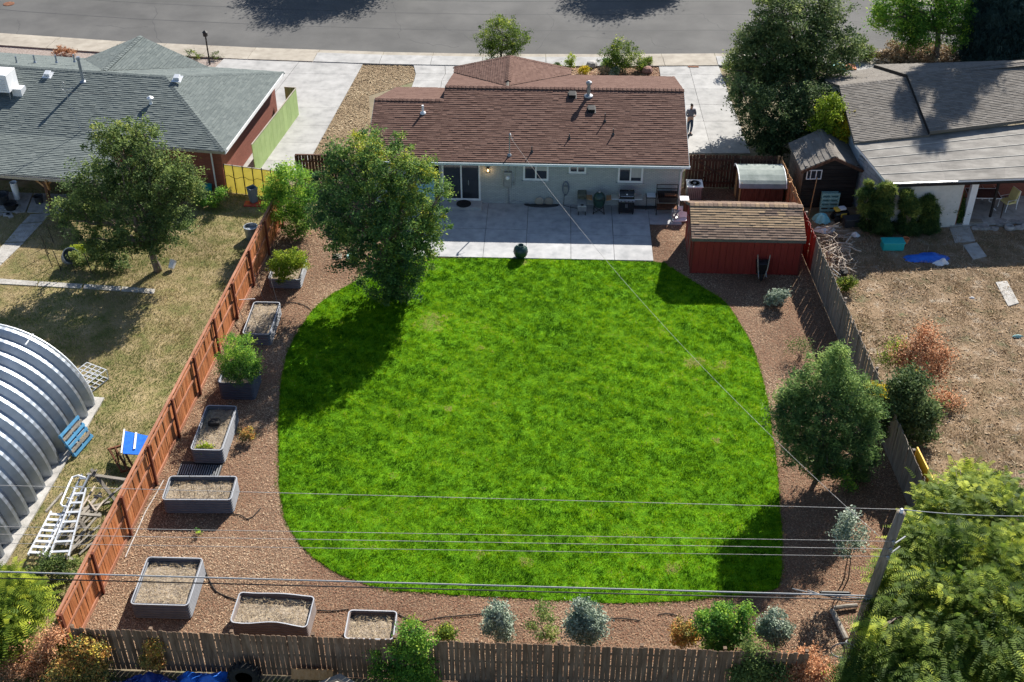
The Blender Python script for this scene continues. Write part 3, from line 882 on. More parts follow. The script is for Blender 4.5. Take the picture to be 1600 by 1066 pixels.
# ------------------------------------------------------------------ wooden fences
def picket_meshes(w, h, t, dog, m, n=4):
    out = []
    for k in range(n):
        hh = h + random.uniform(-.012, .012)
        ch = .028 if dog else 0
        mb = MB()
        ww = w * random.uniform(.97, 1.0)
        if dog: prof = [(-ww / 2, 0), (ww / 2, 0), (ww / 2, hh - ch), (ww / 2 - ch, hh), (-ww / 2 + ch, hh), (-ww / 2, hh - ch)]
        else: prof = [(-ww / 2, 0), (ww / 2, 0), (ww / 2, hh), (-ww / 2, hh)]
        q = len(prof)
        vs = [(x, -t / 2, z) for x, z in prof] + [(x, t / 2, z) for x, z in prof]
        mb.add(vs, [tuple(range(q)), tuple(range(2 * q - 1, q - 1, -1))] + [((i + 1) % q, i, i + q, (i + 1) % q + q) for i in range(q)])
        out.append(mb.mesh('picket', m))
    return out

def fence(label, A, B, h=1.83, side=1, pm='cedar', rm='cedar_frame', om='cedar_post', step=.153, w=.140, dog=True, bay=2.42, rails=(.28, .95, 1.62),
          cap=False, bottom=False, post_h=None, wob=.006, cat='fence', extra=None, post0=0.0, lean=0.0, group=None, posts=True):
    A, B = Vector(A[:2]), Vector(B[:2])
    L = (B - A).length; an = math.atan2(B.y - A.y, B.x - A.x)
    o = thing('wooden_fence', label, cat, (A.x, A.y, 0), an, group)
    ms = picket_meshes(w, h, .018, dog, pm)
    em = picket_meshes(w, h, .018, dog, extra[0]) if extra else None
    n = int(L / step)
    for i in range(n):
        x = (i + .5) * L / n
        use = em if (extra and extra[1] <= x <= extra[2]) else ms
        piece('picket', random.choice(use), o, (x, random.uniform(-.003, .003), .03 + random.uniform(-wob, wob)), (random.gauss(0, .008) + lean, random.gauss(0, .006), random.gauss(0, .02)))
    nb = max(1, round(L / bay)); bl = L / nb
    rb = MB(); rb.box((bl / 2, 0, 0), (bl - .02, .04, .085)); rme = rb.mesh('rail', rm)
    pb = MB(); ph = post_h or h + .02
    pb.box((0, 0, ph / 2), (.09, .09, ph)); pb.box((0, 0, ph + .012), (.10, .10, .02)); pme = pb.mesh('post', om)
    for k in range(nb):
        for z in rails:
            piece('rail', rme, o, (k * bl, side * .032, z), (0, random.gauss(0, .002), 0))
        if cap:
            mb = MB(); mb.box((0, 0, 0), (bl - .01, .10, .03)); piece('cap_rail', mb.mesh('cap_rail', rm), o, (k * bl + bl / 2, side * .02, h + .05))
        if bottom:
            mb = MB(); mb.box((0, 0, 0), (bl - .01, .04, .16)); piece('kick_board', mb.mesh('kick_board', rm), o, (k * bl + bl / 2, side * .04, .09))
    if posts:
        for k in range(nb + 1):
            piece('post', pme, o, (min(max(k * bl, .05), L - .05), side * .105, 0), (0, 0, random.gauss(0, .02)))
    return o

fence('reddish cedar fence with posts and rails showing, along the raised beds', LF0 + Vector((.03, .35)), LF1, side=-1, cap=True, bottom=True, rails=(.95, 1.66), post_h=1.84, dog=False, bay=2.44)
fence('weathered brown dog eared fence along the back of the yard', (-13.95, REAR_Y + .02), (7.75, REAR_Y - .12), h=1.80, side=1, pm='old_wood', rm='old_wood', om='old_wood', wob=.012, rails=(.3, .95, 1.5))
fence('tall grey weathered fence along the right yard, its far end painted red', RF1, RF0, h=1.83, side=1, pm='old_wood_grey', rm='old_wood_grey', om='old_wood_grey', extra=('red_paint', 0, 2.3), dog=False, cap=False)
fence('dark stained fence with a braced gate closing the side yard', (6.62, 53.75), (11.18, 53.75), h=1.8, side=-1, pm='dark_wood', rm='dark_wood', om='dark_wood', rails=(.3, 1.0, 1.62), dog=True)
fence('short orange wooden fence beside the small green roofed shed', (11.22, 53.7), RF1 + Vector((0, .06)), h=1.85, side=-1, pm='orange_wood', rm='orange_wood', om='orange_wood', dog=False)
fence('dark brown fence corner behind the leafy shrub', (-12.75, 53.6), (-8.85, 53.6), h=1.5, side=-1, pm='dark_wood', rm='dark_wood', om='dark_wood', cap=True, dog=False, rails=(.3, 1.2))
# gate brace boards on the side-yard fence
gt = thing('side_gate', 'dark wooden gate with crossed brace boards beside the house', 'gate', (7.0, 53.66, 0))
mb = MB(); mb.beam((.15, 0, .35), (1.9, 0, 1.55), .03, .09, (0, 1, 0)); mb.build('brace', 'dark_wood', gt, world=False)
mb = MB(); mb.beam((.15, .0, 1.55), (1.9, .0, .35), .03, .09, (0, 1, 0)); mb.build('brace', 'dark_wood', gt, world=False)
for z in (.35, 1.6):
    mb = MB(); mb.box((1.02, -.01, z), (1.95, .03, .10)); mb.build('ledge', 'dark_wood', gt, world=False)
mb = MB(); mb.box((1.85, -.04, 1.0), (.05, .03, .16)); mb.build('latch', 'black_metal', gt, world=False)
# sloping end piece of the right fence, seen past the shed; yellow sheet against its outside
yb = MB(); a, b = G(1414, 703, 1.83), G(1440, 757, 1.83)
yb.beam((a.x + .40, a.y, 1.0), (b.x + .40, b.y, 1.0), .05, 1.96, (0, 0, 1))
yb.build('yellow_board', 'yellow_bright', label='bright yellow board standing against the outside of the grey fence', cat='board', bevel=.004)

# ------------------------------------------------------------------ houses
def roof_plane(parent, pts, u, m, expo=.14, tabw=.3, **k):
    mb = MB(); mb.slab([Vector(p) - Vector((0, 0, .006)) for p in pts], .13)
    mb.build('roof_deck', 'roof_deck', parent)
    return shingles(pts, u, parent, m, expo, tabw, **k)

def window(parent, x0, x1, z0, z1, y, cols=2, curtain=None, frame='white_paint', sill='brick_greyblue', name='window', t=.05):
    """window in a wall facing -Y; frame proud, panes set back"""
    f = MB(); fw = .055
    f.box(((x0 + x1) / 2, y - .02, z0 + fw / 2), (x1 - x0, .07, fw)); f.box(((x0 + x1) / 2, y - .02, z1 - fw / 2), (x1 - x0, .07, fw))
    for x in [x0 + fw / 2, x1 - fw / 2]:
        f.box((x, y - .02, (z0 + z1) / 2), (fw, .068, z1 - z0 - 2 * fw))
    w = f.build(name, frame, parent)
    n = cols
    cw = (x1 - x0 - 2 * fw) / n
    for i in range(n):
        a = x0 + fw + i * cw
        mb = MB(); mb.box((a + cw / 2, y - .004 - .006 * (i % 2), (z0 + z1) / 2), (cw - .05, .012, z1 - z0 - 2 * fw - .05))
        mb.build('pane', 'glass', w)
        if curtain and curtain[i]:
            mb = MB(); mb.box((a + cw / 2, y - .014, z0 + (z1 - z0) * (1 - curtain[i] / 2) - .05), (cw - .07, .006, (z1 - z0) * curtain[i] - .1))
            mb.build('blind', 'glass_curtain', w)
        s = MB()
        for zz in (z0 + fw + .02, z1 - fw - .02): s.box((a + cw / 2, y - .018, zz), (cw, .03, .04))
        for xx in (a + .018, a + cw - .018): s.box((xx, y - .018, (z0 + z1) / 2), (.036, .028, z1 - z0 - 2 * fw - .08))
        s.build('sash', frame, w)
    if sill:
        mb = MB(); mb.box(((x0 + x1) / 2, y - .045, z0 - .05), (x1 - x0 + .12, .12, .085)); mb.build('sill', sill, w)
    return w

def vent_pipe(parent, p, h, r, m='dark_plastic', cap=None, boot=True, name='vent_pipe', label=None):
    mb = MB(); p = Vector(p)
    mb.lathe([(r, -.1), (r, h), (r * .7, h)], p, 10)
    if boot: mb.lathe([(r * 2.8, -.02), (r * 2.6, .035), (r * 1.2, .11)], p, 12)
    if cap: mb.lathe([(r * .8, h), (r * 1.7, h + .02), (r * 1.7, h + .12), (r * .6, h + .19)], p, 14)
    return mb.build(name, m, parent, label=label, smooth=False)

def box_vent(parent, p, m='black_metal', s=.34, rz=0, slope=.31):
    p = Vector(p); mb = MB()
    mb.box(p + Vector((0, 0, .02)), (s * 1.3, s * 1.4, .02), rz, math.atan(slope) if not rz else 0)
    mb.box(p + Vector((0, 0, .10)), (s, s, .13), rz, math.atan(slope) if not rz else 0)
    return mb.build('box_vent', m, parent, bevel=.01)

# --- the brown roofed brick house
EY, RY, EZ, RZ = 51.38, 56.35, 2.50, 4.04
SL = (RZ - EZ) / (RY - EY)
XL, XM, XR = -8.85, -5.42, 6.50
H = thing('brick_house', 'low brick house with brown shingle roof and pale blue grey walls behind the patio', 'house', (-1.2, 56.4, 0))
WY = 51.72
wall = MB(); wall.box(((XM + XR) / 2 - .12, (WY + 61.1) / 2, 1.22), (XR - XM - .25, 61.1 - WY, 2.44)); wall.box(((XL + XM) / 2 + .02, (WY + 59.2) / 2, 1.215), (XM - XL - .5, 59.2 - WY, 2.43))
wall.build('wall', 'brick_greyblue', H)
z2 = EZ + SL * (55.4 - EY)
roof_plane(H, [(XL, EY, EZ), (XR, EY, EZ), (XR, RY, RZ), (XM, RY, RZ), (XM, 55.4, z2), (XL, 55.4, z2)][:0] or [(XM, EY, EZ), (XR, EY, EZ), (XR, RY, RZ), (XM, RY, RZ)], (1, 0, 0), 'shingle_brown')
roof_plane(H, [(XL, EY, EZ), (XM, EY, EZ), (XM, 55.4, z2), (XL, 55.4, z2)], (1, 0, 0), 'shingle_brown')
# far slopes
roof_plane(H, [(XR, 61.35, EZ), (XM, 61.35, EZ), (XM, RY, RZ), (XR, RY, RZ)], (1, 0, 0), 'shingle_brown')
roof_plane(H, [(XM, 59.45, EZ + .02), (XL + .55, 59.45, EZ + .02), (XL, 55.4, z2), (XM, 55.4, z2)], (1, 0, 0), 'shingle_brown')
# front wing with hipped end
AP = (-2.3, 60.3, 4.02)
roof_plane(H, [(XM, 61.5, EZ), (XM, 62.2, EZ), AP, (-2.3, 56.6, 4.0)], (0, 1, 0), 'shingle_brown')
roof_plane(H, [(.95, 62.2, EZ), (.95, 61.5, EZ), (-2.3, 56.6, 4.0), AP], (0, 1, 0), 'shingle_brown')
roof_plane(H, [(XM, 62.2, EZ), (.95, 62.2, EZ), AP], (1, 0, 0), 'shingle_brown')
ridge_caps([(XM + .05, RY, RZ), (XR - .02, RY, RZ)], H, 'shingle_brown', h=.06, drop=SL)
ridge_caps([(XL + .02, 55.4, z2), (XM, 55.4, z2)], H, 'shingle_brown', h=.05, drop=SL)
ridge_caps([(-2.3, 57.2, 4.02), AP], H, 'shingle_brown', h=.03, drop=.5)
for s_ in ((XM, 62.2, EZ), (.95, 62.2, EZ)):
    ridge_caps([s_, AP], H, 'shingle_brown', h=.03)
gw = MB()
for x in (XL + .3, XR - .3, XM + .02):
    hh = z2 if x < XM - .1 else RZ
    yy = 55.4 if x < XM - .1 else RY
    pts = [(x, WY + .05, 2.35), (x, 61 if x > XL + 1 else 59.1, 2.35), (x, yy, hh - .16)]
    gw.add([Vector(p) - Vector((.04, 0, 0)) for p in pts] + [Vector(p) + Vector((.04, 0, 0)) for p in pts], [(0, 1, 2), (5, 4, 3), (0, 3, 4, 1), (1, 4, 5, 2), (2, 5, 3, 0)])
gw.build('gable', 'fascia_blue', H)
mb = MB(); mb.box(((XL + XR) / 2, EY + .03, EZ - .09), (XR - XL + .04, .03, .15)); mb.build('fascia', 'fascia_blue', H)
mb = MB()
mb.box(((XL + XR) / 2, EY - .06, EZ - .13), (XR - XL + .08, .10, .02)); mb.box(((XL + XR) / 2, EY - .115, EZ - .08), (XR - XL + .08, .015, .11)); mb.box(((XL + XR) / 2, EY - .125, EZ - .02), (XR - XL + .08, .03, .018))
for x in (XL - .035, XR + .035): mb.box((x, EY - .06, EZ - .085), (.015, .11, .11))
mb.build('gutter', 'fascia_blue', H)
mb = MB()
for x in (XL, XR):
    for a, b in (((x, EY, EZ), (x, 55.4 if x < 0 else RY, z2 if x < 0 else RZ)), ((x, 61.35, EZ), (x, RY, RZ)) if x > 0 else ((x + .55, 59.45, EZ + .02), (x, 55.4, z2))):
        mb.beam(Vector(a) - Vector((0, 0, .09)), Vector(b) - Vector((0, 0, .09)), .03, .17)
mb.build('bargeboard', 'fascia_blue', H)
mb = MB(); xd = 6.12
mb.tube([(xd + .1, EY - .06, EZ - .13), (xd + .1, EY + .0, EZ - .3), (xd + .06, WY - .07, EZ - .5), (xd + .06, WY - .07, .22), (xd + .06, WY - .22, .10)], .042, 8)
mb.build('downspout', 'white_paint', H)
window(H, -1.36, -.14, 1.38, 2.42, WY, curtain=(0, .5))
window(H, .82, 1.66, 1.80, 2.42, WY, curtain=(0, .4))
window(H, 3.18, 4.38, 1.35, 2.42, WY, curtain=(.35, .75))
# sliding door with step
sd = window(H, -5.28, -3.42, .22, 2.30, WY, name='sliding_door', sill=None)
mb = MB(); mb.box((-4.0, WY - .045, 1.2), (.03, .04, .25)); mb.build('handle', 'steel', sd)
st = MB(); st.box((-4.32, WY - .36, .13), (1.95, .70, .17)); st.build('door_step', 'concrete_patio', H, bevel=.01)
# pale blue side door behind the tree
dr = MB(); dr.box((-6.15, WY - .02, 1.2), (.95, .05, 2.1)); d_ = dr.build('side_door', 'paint_lightblue', H)
mb = MB(); mb.box((-6.15, WY - .05, 1.55), (.5, .02, .9)); mb.build('pane', 'glass', d_)
# meter box, conduit, mast
mb = MB(); mb.box((-2.10, WY - .09, 1.45), (.38, .17, .80)); mt = mb.build('meter_box', 'metal_grey', H, bevel=.015)
mb = MB(); mb.lathe([(.09, -.02), (.10, 0), (.085, .05), (.02, .07)], (-2.10, WY - .18, 1.6), 16, 'y')
mb = MB(); mb.lathe([(.10, .05), (.10, 0), (.085, -.05), (.02, -.07)], (-2.10, WY - .20, 1.58), 16, 'y'); mb.build('meter_dial', 'white_plastic', mt)
mb = MB(); mb.tube([(-2.06, WY - .07, 1.05), (-2.06, WY - .07, .08)], .022, 8); mb.tube([(-2.06, WY - .06, 1.85), (-2.06, WY - .06, 2.4)], .025, 8)
mb.tube([(-1.86, WY - .05, 1.3), (-1.78, WY - .04, 1.1), (-1.72, WY - .04, 1.5), (-1.72, WY - .04, 2.4)], .010, 6)
mb.tube([(-2.06, WY - .08, .1), (-1.8, WY - .08, .28), (-1.3, WY - .08, .18), (-.9, WY - .1, .1), (0, WY - .09, .09)], .012, 6)
mb.build('conduit', 'metal_grey', H)
mx, my = -2.02, EY + .45
mz = EZ + SL * (my - EY)
mb = MB(); mb.tube([(mx, my, mz - .3), (mx, my, mz + 1.05)], .03, 8); mb.tube([(mx, my, mz + 1.05), (mx + .03, my - .07, mz + 1.16), (mx + .05, my - .14, mz + 1.10)], .045, 8)
mb.lathe([(.12, -.01), (.10, .03), (.04, .1)], (mx, my, mz), 12)
mb.tube([(mx + .02, my - .08, mz + 1.1), (mx + .16, my - .18, mz + .95), (mx + .2, my - .2, mz + .85)], .01, 5)
mb.build('service_mast', 'metal_grey', H)
MAST_TOP = Vector((mx + .05, my - .12, mz + 1.0))
# wall lantern (lit)
mb = MB(); mb.box((-3.05, WY - .06, 2.02), (.13, .12, .06)); mb.box((-3.05, WY - .06, 1.80), (.13, .12, .02))
for dx in (-.055, .055):
    for dy in (-.01, -.11): mb.box((-3.05 + dx, WY + dy, 1.9), (.015, .015, .2))
ln = mb.build('wall_lantern', 'black_metal', H)
mb = MB(); mb.lathe([(.02, -.05), (.035, 0), (.02, .06)], (-3.05, WY - .06, 1.88), 10); mb.build('bulb', 'lamp_glow', ln)
pl = bpy.data.lights.new('lantern_light', 'POINT'); pl.energy = 1.2; pl.color = (1, .62, .25); pl.shadow_soft_size = .04
plo = bpy.data.objects.new('lantern_light', pl); COL.objects.link(plo); plo.location = (-3.05, WY - .22, 1.86)
plo.parent = None
# roof fittings
def on_roof(px, py):                       # pierce the near slope
    d = ray(px, py); n = Vector((0, -SL, 1)); p0 = Vector((0, EY, EZ))
    t = (p0 - Vector((0, 0, CAM_H))).dot(n) / d.dot(n)
    return d * t + Vector((0, 0, CAM_H))
vent_pipe(H, on_roof(919.5, 150), .62, .085, 'metal_grey', cap=True, name='flue', label='wide capped grey flue near the ridge')
box_vent(H, on_roof(894, 150)); box_vent(H, on_roof(924, 172.5))
vent_pipe(H, on_roof(661, 177), .42, .055, 'white_plastic', label='white vent pipe')
for px, py, hh in ((945, 190, .42), (958, 211, .32), (889.5, 217, .26), (831, 238, .3)):
    vent_pipe(H, on_roof(px, py), hh, .028)

# --- left neighbour
c7 = Vector((.9925, -.122, 0)); w7 = Vector((.122, .9925, 0))
R1 = G(258, 119, 4.0)
HL = thing('brick_house', 'red brick house with grey green shingle roof, porch and hipped end on the left', 'house', (R1.x - 6, R1.y, 0))
LP = lambda a, b, z: R1 + c7 * a + w7 * b + Vector((0, 0, z - 4.0))
P = 4.62
slp = 1.5 / P
roof_plane(HL, [LP(-30, -P, 2.5), LP(P, -P, 2.5), LP(0, 0, 4), LP(-30, 0, 4)], c7, 'shingle_green')
roof_plane(HL, [LP(P, -P, 2.5), LP(P, P, 2.5), LP(0, 0, 4)], w7, 'shingle_green')
roof_plane(HL, [LP(P, P, 2.5), LP(-30, P, 2.5), LP(-30, 0, 4), LP(0, 0, 4)], c7, 'shingle_green')
J, A1, L1, Rr = G(162, 110, 4.0), G(219, 56.5, 4.15), G(130, 93, 2.6), G(326, 105, 2.55)
ex = (A1 - J).normalized()
roof_plane(HL, [L1, J - Vector((0, 0, .05)), A1], ex, 'shingle_green')
roof_plane(HL, [Rr, J - Vector((0, 0, .03)), A1], ex, 'shingle_green')
ridge_caps([LP(-30, 0, 4.0), LP(0, 0, 4)], HL, 'shingle_green', h=.03)
ridge_caps([LP(P, -P, 2.5), LP(0, 0, 4)], HL, 'shingle_green', h=.03)
ridge_caps([LP(P, P, 2.5), LP(0, 0, 4)], HL, 'shingle_green', h=.03)
ridge_caps([J, A1], HL, 'shingle_green', h=.03)
# porch cover: lower pitched continuation towards the yard
pc = [G(-2, 272.5, 2.12), G(120, 281.5, 2.12), G(225, 262, 2.2), LP(-5.0, -P + .1, 2.53), LP(-11.8, -P + .1, 2.53)]
pcl = G(-30, 270, 2.12)
pc = [pc[0], G(116, 281.5, 2.12), G(262, 293, 2.12), LP(1.2, -P + .1, 2.52), G(27, 214.5, 2.53), G(-6, 262, 2.2)][:0] or [G(-2, 272.5, 2.12), G(196, 287, 2.12), LP(-1.5, -P + .1, 2.52), LP(-9.9, -P + .1, 2.52), G(-2, 259, 2.2)]
roof_plane(HL, pc, c7, 'shingle_green')
mb = MB(); mb.beam(pc[0] - Vector((0, 0.03, .09)), pc[1] - Vector((0, .03, .09)), .03, .15); mb.build('porch_fascia', 'metal_grey', HL)
mb = MB(); mb.prism([tuple(LP(a, b, 0)[:2]) for a, b in ((-30, -P + .5), (P - .45, -P + .5), (P - .45, P - .45), (-30, P - .45))], 0, 2.42); mb.build('wall', 'brick_red', HL)
mb = MB()
for a, b in (((P + .02, -P - .02), (P + .02, P + .02)),):
    mb.beam(LP(*a, 2.43), LP(*b, 2.43), .04, .17)
mb.build('fascia', 'white_paint', HL)
mb = MB(); mb.beam(LP(-1.4, -P - .02, 2.42), LP(P, -P - .02, 2.42), .04, .15); mb.build('gutter', 'metal_grey', HL)
mb = MB(); mb.prism([tuple(LP(a, b, 0)[:2]) for a, b in ((-30, -P - .02), (P + .0, -P - .02), (P, P), (-30, P))], 2.425, 2.44); mb.build('soffit', 'white_paint', HL)
mb = MB(); q = LP(P - .9, -P + .38, 0); mb.tube([q + Vector((0, 0, 2.3)), q + Vector((0, 0, .1))], .04, 8); mb.build('downspout', 'white_paint', HL)
def on_left(px, py):
    a, b, c = LP(0, 0, 4), LP(-5, 0, 4), LP(0, -P, 2.5)
    n = (b - a).cross(c - a); d = ray(px, py)
    return d * ((a - Vector((0, 0, CAM_H))).dot(n) / d.dot(n)) + Vector((0, 0, CAM_H))
for px, py, lab in ((75, 118, None), (277, 124, None)):
    p = on_left(px, py); mb = MB(); mb.box(p + Vector((0, 0, .02)), (.5, .5, .02), -.12, .3); mb.box(p + Vector((0, 0, .12)), (.3, .3, .14), -.12, .3); mb.build('box_vent', 'galv_light', HL, bevel=.01)
p = on_left(236, 162); mb = MB(); mb.lathe([(.13, -.1), (.07, .05), (.07, .22), (.16, .24), (.17, .32), (.05, .40)], p, 12); mb.build('mushroom_vent', 'galv_light', HL)
p = on_left(130, 127); mb = MB(); mb.lathe([(.2, -.03), (.10, .05), (.075, .1), (.075, 1.15), (.11, 1.2), (.09, 1.32)], p, 12); mb.build('flue', 'galv', HL)
for px, py in ((26, 97), (54, 95), (88, 95), (116, 94)):
    d = G(px, py, 3.75); mb = MB(); mb.lathe([(.09, -.1), (.045, 0), (.045, .32)], d, 8); mb.build('vent_pipe', 'galv', HL)
for z_, px_ in ((2.6, 128),):
    p = on_left(127, 205)
    an = thing('roof_antenna', 'thin bent aerial mast guyed to the grey green roof', 'antenna', p)
    tp = p + Vector((-.55, .35, 2.4))
    mb = MB(); mb.tube([p, tp], .02, 6); mb.build('mast', 'metal_grey', an)
    mb = MB(); mb.tube([tp + Vector((.14 * math.cos(t), .05, .22 * math.sin(t) - .2)) for t in np.linspace(0, 6.28, 15)], .012, 5)
    mb.tube([tp + Vector((0, 0, -.5)), tp + Vector((.4, .3, -.35))], .015, 5); mb.build('aerial_loop', 'metal_grey', an)
    mb = MB(); e1 = on_left(52, 268); e2 = on_left(184, 148)
    mb.tube([tp - Vector((0, 0, .5)), e2], .006, 4); mb.tube([p, on_left(45, 265)], .008, 4); mb.build('guy_wire', 'cable_black', an)
# swamp cooler
p = on_left(8, 146)
ck = thing('evaporative_cooler', 'boxy white evaporative cooler on the left roof', 'air cooler', p, -.12)
mb = MB(); mb.box((0, 0, .75), (1.15, 1.0, .95)); mb.build('casing', 'white_paint', ck, world=False, bevel=.03)
for k in range(6):
    mb = MB(); mb.box((0, -.51, .42 + k * .11), (.9, .02, .05), rx=.5); mb.build('louvre', 'galv_light', ck, world=False)
mb = MB()
for x in (-.5, .5):
    for y in (-.4, .4): mb.beam((x, y, -.15 if y < 0 else .0), (x, y, .3), .04, .04, (0, 1, 0))
mb.build('stand', 'galv', ck, world=False)
mb = MB(); mb.box((.75, .1, .15), (.5, .5, .4)); mb.build('duct', 'galv_light', ck, world=False)
# porch: posts and floor
slab_grid('porch_floor', [gp((-30, 300), (52, 303), (40, 333), (-60, 333)), gp((53, 303), (112, 305), (102, 335), (42, 333))], 'concrete_old', z1=.05, label='shaded porch slabs of the left house')
pp = G(82, 332)
pt = thing('porch_post', 'brown timber porch post with angled braces at the left porch', 'post', pp)
mb = MB(); mb.beam((0, 0, 0), (0, 0, 2.1), .14, .14, (0, 1, 0)); mb.build('post', 'dark_wood', pt, world=False)
for sx in (-1, 1):
    mb = MB(); mb.beam((0, 0, 1.4), (sx * .6, 0, 2.02), .09, .12, (0, 1, 0)); mb.build('brace', 'orange_wood', pt, world=False)
mb = MB(); mb.beam((0.1, 0.1, 1.2), (0.3, -.5, 2.0), .09, .12, (0, 1, 0)); mb.build('brace', 'orange_wood', pt, world=False)
# --- green and yellow panel fences between the left house and driveway
def panel_fence(name, label, A, B, h0, h1, m, pw, frame=None):
    A, B = Vector(A[:2]), Vector(B[:2]); L = (B - A).length; an = math.atan2(B.y - A.y, B.x - A.x)
    o = thing(name, label, 'fence', (A.x, A.y, 0), an)
    n = max(2, round(L / pw))
    for i in range(n):
        a, b = i * L / n, (i + 1) * L / n
        za, zb = h0 + (h1 - h0) * i / n, h0 + (h1 - h0) * (i + 1) / n
        mb = MB(); g_ = .006
        vs = [(a + g_, -.015, .03), (b - g_, -.015, .03), (b - g_, -.015, zb), (a + g_, -.015, za), (a + g_, .015, .03), (b - g_, .015, .03), (b - g_, .015, zb), (a + g_, .015, za)]
        mb.add(vs, [(0, 1, 2, 3), (5, 4, 7, 6), (4, 0, 3, 7), (1, 5, 6, 2), (3, 2, 6, 7)])
        mb.build('panel', m, o, world=False)
    mb = MB(); mb.beam((0, 0, h0 + .02), (L, 0, h1 + .02), .06, .03); mb.build('top_rail', 'concrete_tan', o, world=False)
    if frame:
        for i in range(n + 1):
            mb = MB(); mb.beam((i * L / n, -.05, 0), (i * L / n + random.uniform(-.06, .06), -.05, max(h0, h1) + .08), .035, .035, (0, 1, 0)); mb.build('post', frame, o, world=False)
        mb = MB(); mb.tube([(L * k / 14, -.06, .95 + .08 * math.sin(k * 1.7)) for k in range(15)], .012, 5); mb.build('wire', frame, o, world=False)
    return o
panel_fence('panel_fence', 'light green panel fence running beside the left driveway', G(400, 275), G(467, 181), 1.75, 1.62, 'green_panel', .6)
panel_fence('panel_fence', 'short light green panel return at the far end of the green fence', G(467, 180), G(449, 177), 1.62, 1.55, 'green_panel', .5)
panel_fence('panel_fence', 'pale yellow sheet fence with dark uprights behind the grey bin', G(356, 301), G(444, 311), 1.55, 1.5, 'yellow_panel', .50, 'black_metal')

# --- right neighbour: two roofs at different heights and a low felt roof over the porch
HR = thing('stucco_house', 'pale stucco house with weathered grey brown roof on the right', 'house', (19, 57, 0))
zr, zb_, zf = 4.15, 3.22, 2.8
a0, a1, a2, a3 = G(1311, 134, zr), G(1418, 122, zr), G(1453, 211, zb_), G(1335, 223, zb_)
ur = (a1 - a0).normalized()
def on_plane(px, py, a, b, c):
    n = (b - a).cross(c - a); d = ray(px, py)
    return d * ((a - Vector((0, 0, CAM_H))).dot(n) / d.dot(n)) + Vector((0, 0, CAM_H))
f0 = G(1276, 121.5, zf)
f1 = on_plane(1365, 106, a0, a1, f0)
roof_plane(HR, [a3, a2, a1, a0], ur, 'shingle_grey', expo=.125)
roof_plane(HR, [f0, f1, a1, a0], ur, 'shingle_grey')
up = Vector((0, 0, .17))
q2_ = a2 + up - ur * .05
b1 = a1 + ur * 8.5 + Vector((0, 0, .17)); b2 = q2_ + ur * 8.4; f2 = on_plane(1660, 93, a0 + Vector((0, 0, .17)), a1 + Vector((0, 0, .17)), f0 + Vector((0, 0, .17)))
q1, q2 = a1 + up - ur * .05, a2 + up - ur * .05
roof_plane(HR, [q2, b2, b1, q1], ur, 'shingle_grey', expo=.125)
roof_plane(HR, [f1 + up, f2, b1, q1], ur, 'shingle_grey')
ridge_caps([a0, a1], HR, 'shingle_grey', h=.02); ridge_caps([q1, b1], HR, 'shingle_grey', h=.02)
mb = MB(); mb.beam(q2 - Vector((0, 0, .1)), q1 - Vector((0, 0, .1)), .03, .16); mb.beam(q1 - Vector((0, 0, .1)), f1 + up - Vector((0, 0, .1)), .03, .16); mb.build('bargeboard', 'black_wood', HR)
mat('roll_seam', [(.30, .29, .265), (.38, .365, .335)], scale=5, rough=.9, big=1.5, big_amt=.5)
# low felt roof: overlapping long strips
e0, e1, e2 = G(1386, 286, 2.68), G(1660, 276.5, 2.68), Vector((b2.x, b2.y + .05, 3.13))
a3b = G(1336, 225, 3.13)
mb = MB(); mb.slab([e0 - Vector((0, 0, .008)), e1 - Vector((0, 0, .008)), e2, a3b], .12); mb.build('porch_roof_deck', 'white_paint', HR)
for k in range(5):
    t0, t1 = k / 5, (k + 1.06) / 5
    if k == 4: t1 = 1
    A_, B_ = e0.lerp(a3b, t0), e1.lerp(e2, t0); C_, D_ = e1.lerp(e2, t1), e0.lerp(a3b, t1)
    n_ = 3
    for j in range(n_):
        p0, p1 = A_.lerp(B_, j / n_), A_.lerp(B_, (j + 1) / n_ + .004); p3, p2 = D_.lerp(C_, j / n_), D_.lerp(C_, (j + 1) / n_ + .004)
        u_ = Vector((0, 0, .020 + .004 * j)); l_ = Vector((0, 0, .006 + .004 * j))
        mb = MB(); mb.add([p0 + u_, p1 + u_, p2 + l_, p3 + l_, p0 - Vector((0, 0, .005)), p1 - Vector((0, 0, .005)), p2 - Vector((0, 0, .005)), p3 - Vector((0, 0, .005))], [(0, 1, 2, 3), (4, 5, 1, 0), (5, 6, 2, 1), (7, 4, 0, 3)])
        mb.build('felt_strip', 'roll_roof', HR)
        mb = MB(); mb.beam(p0 + u_ + Vector((0, .03, .004)), p1 + u_ + Vector((0, .03, .004)), .045, .01); mb.build('lap_seam', 'roll_seam', HR) if k else None
mb = MB(); mb.beam(e0 + Vector((0, -.03, -.02)), e0.lerp(e1, .40) + Vector((0, -.03, -.02)), .10, .05); mb.build('drip_edge', 'aluminium', HR)
mb = MB(); mb.beam(e0 + Vector((0, -.02, -.16)), e1 + Vector((0, -.02, -.16)), .05, .12); mb.build('fascia', 'black_wood', HR)
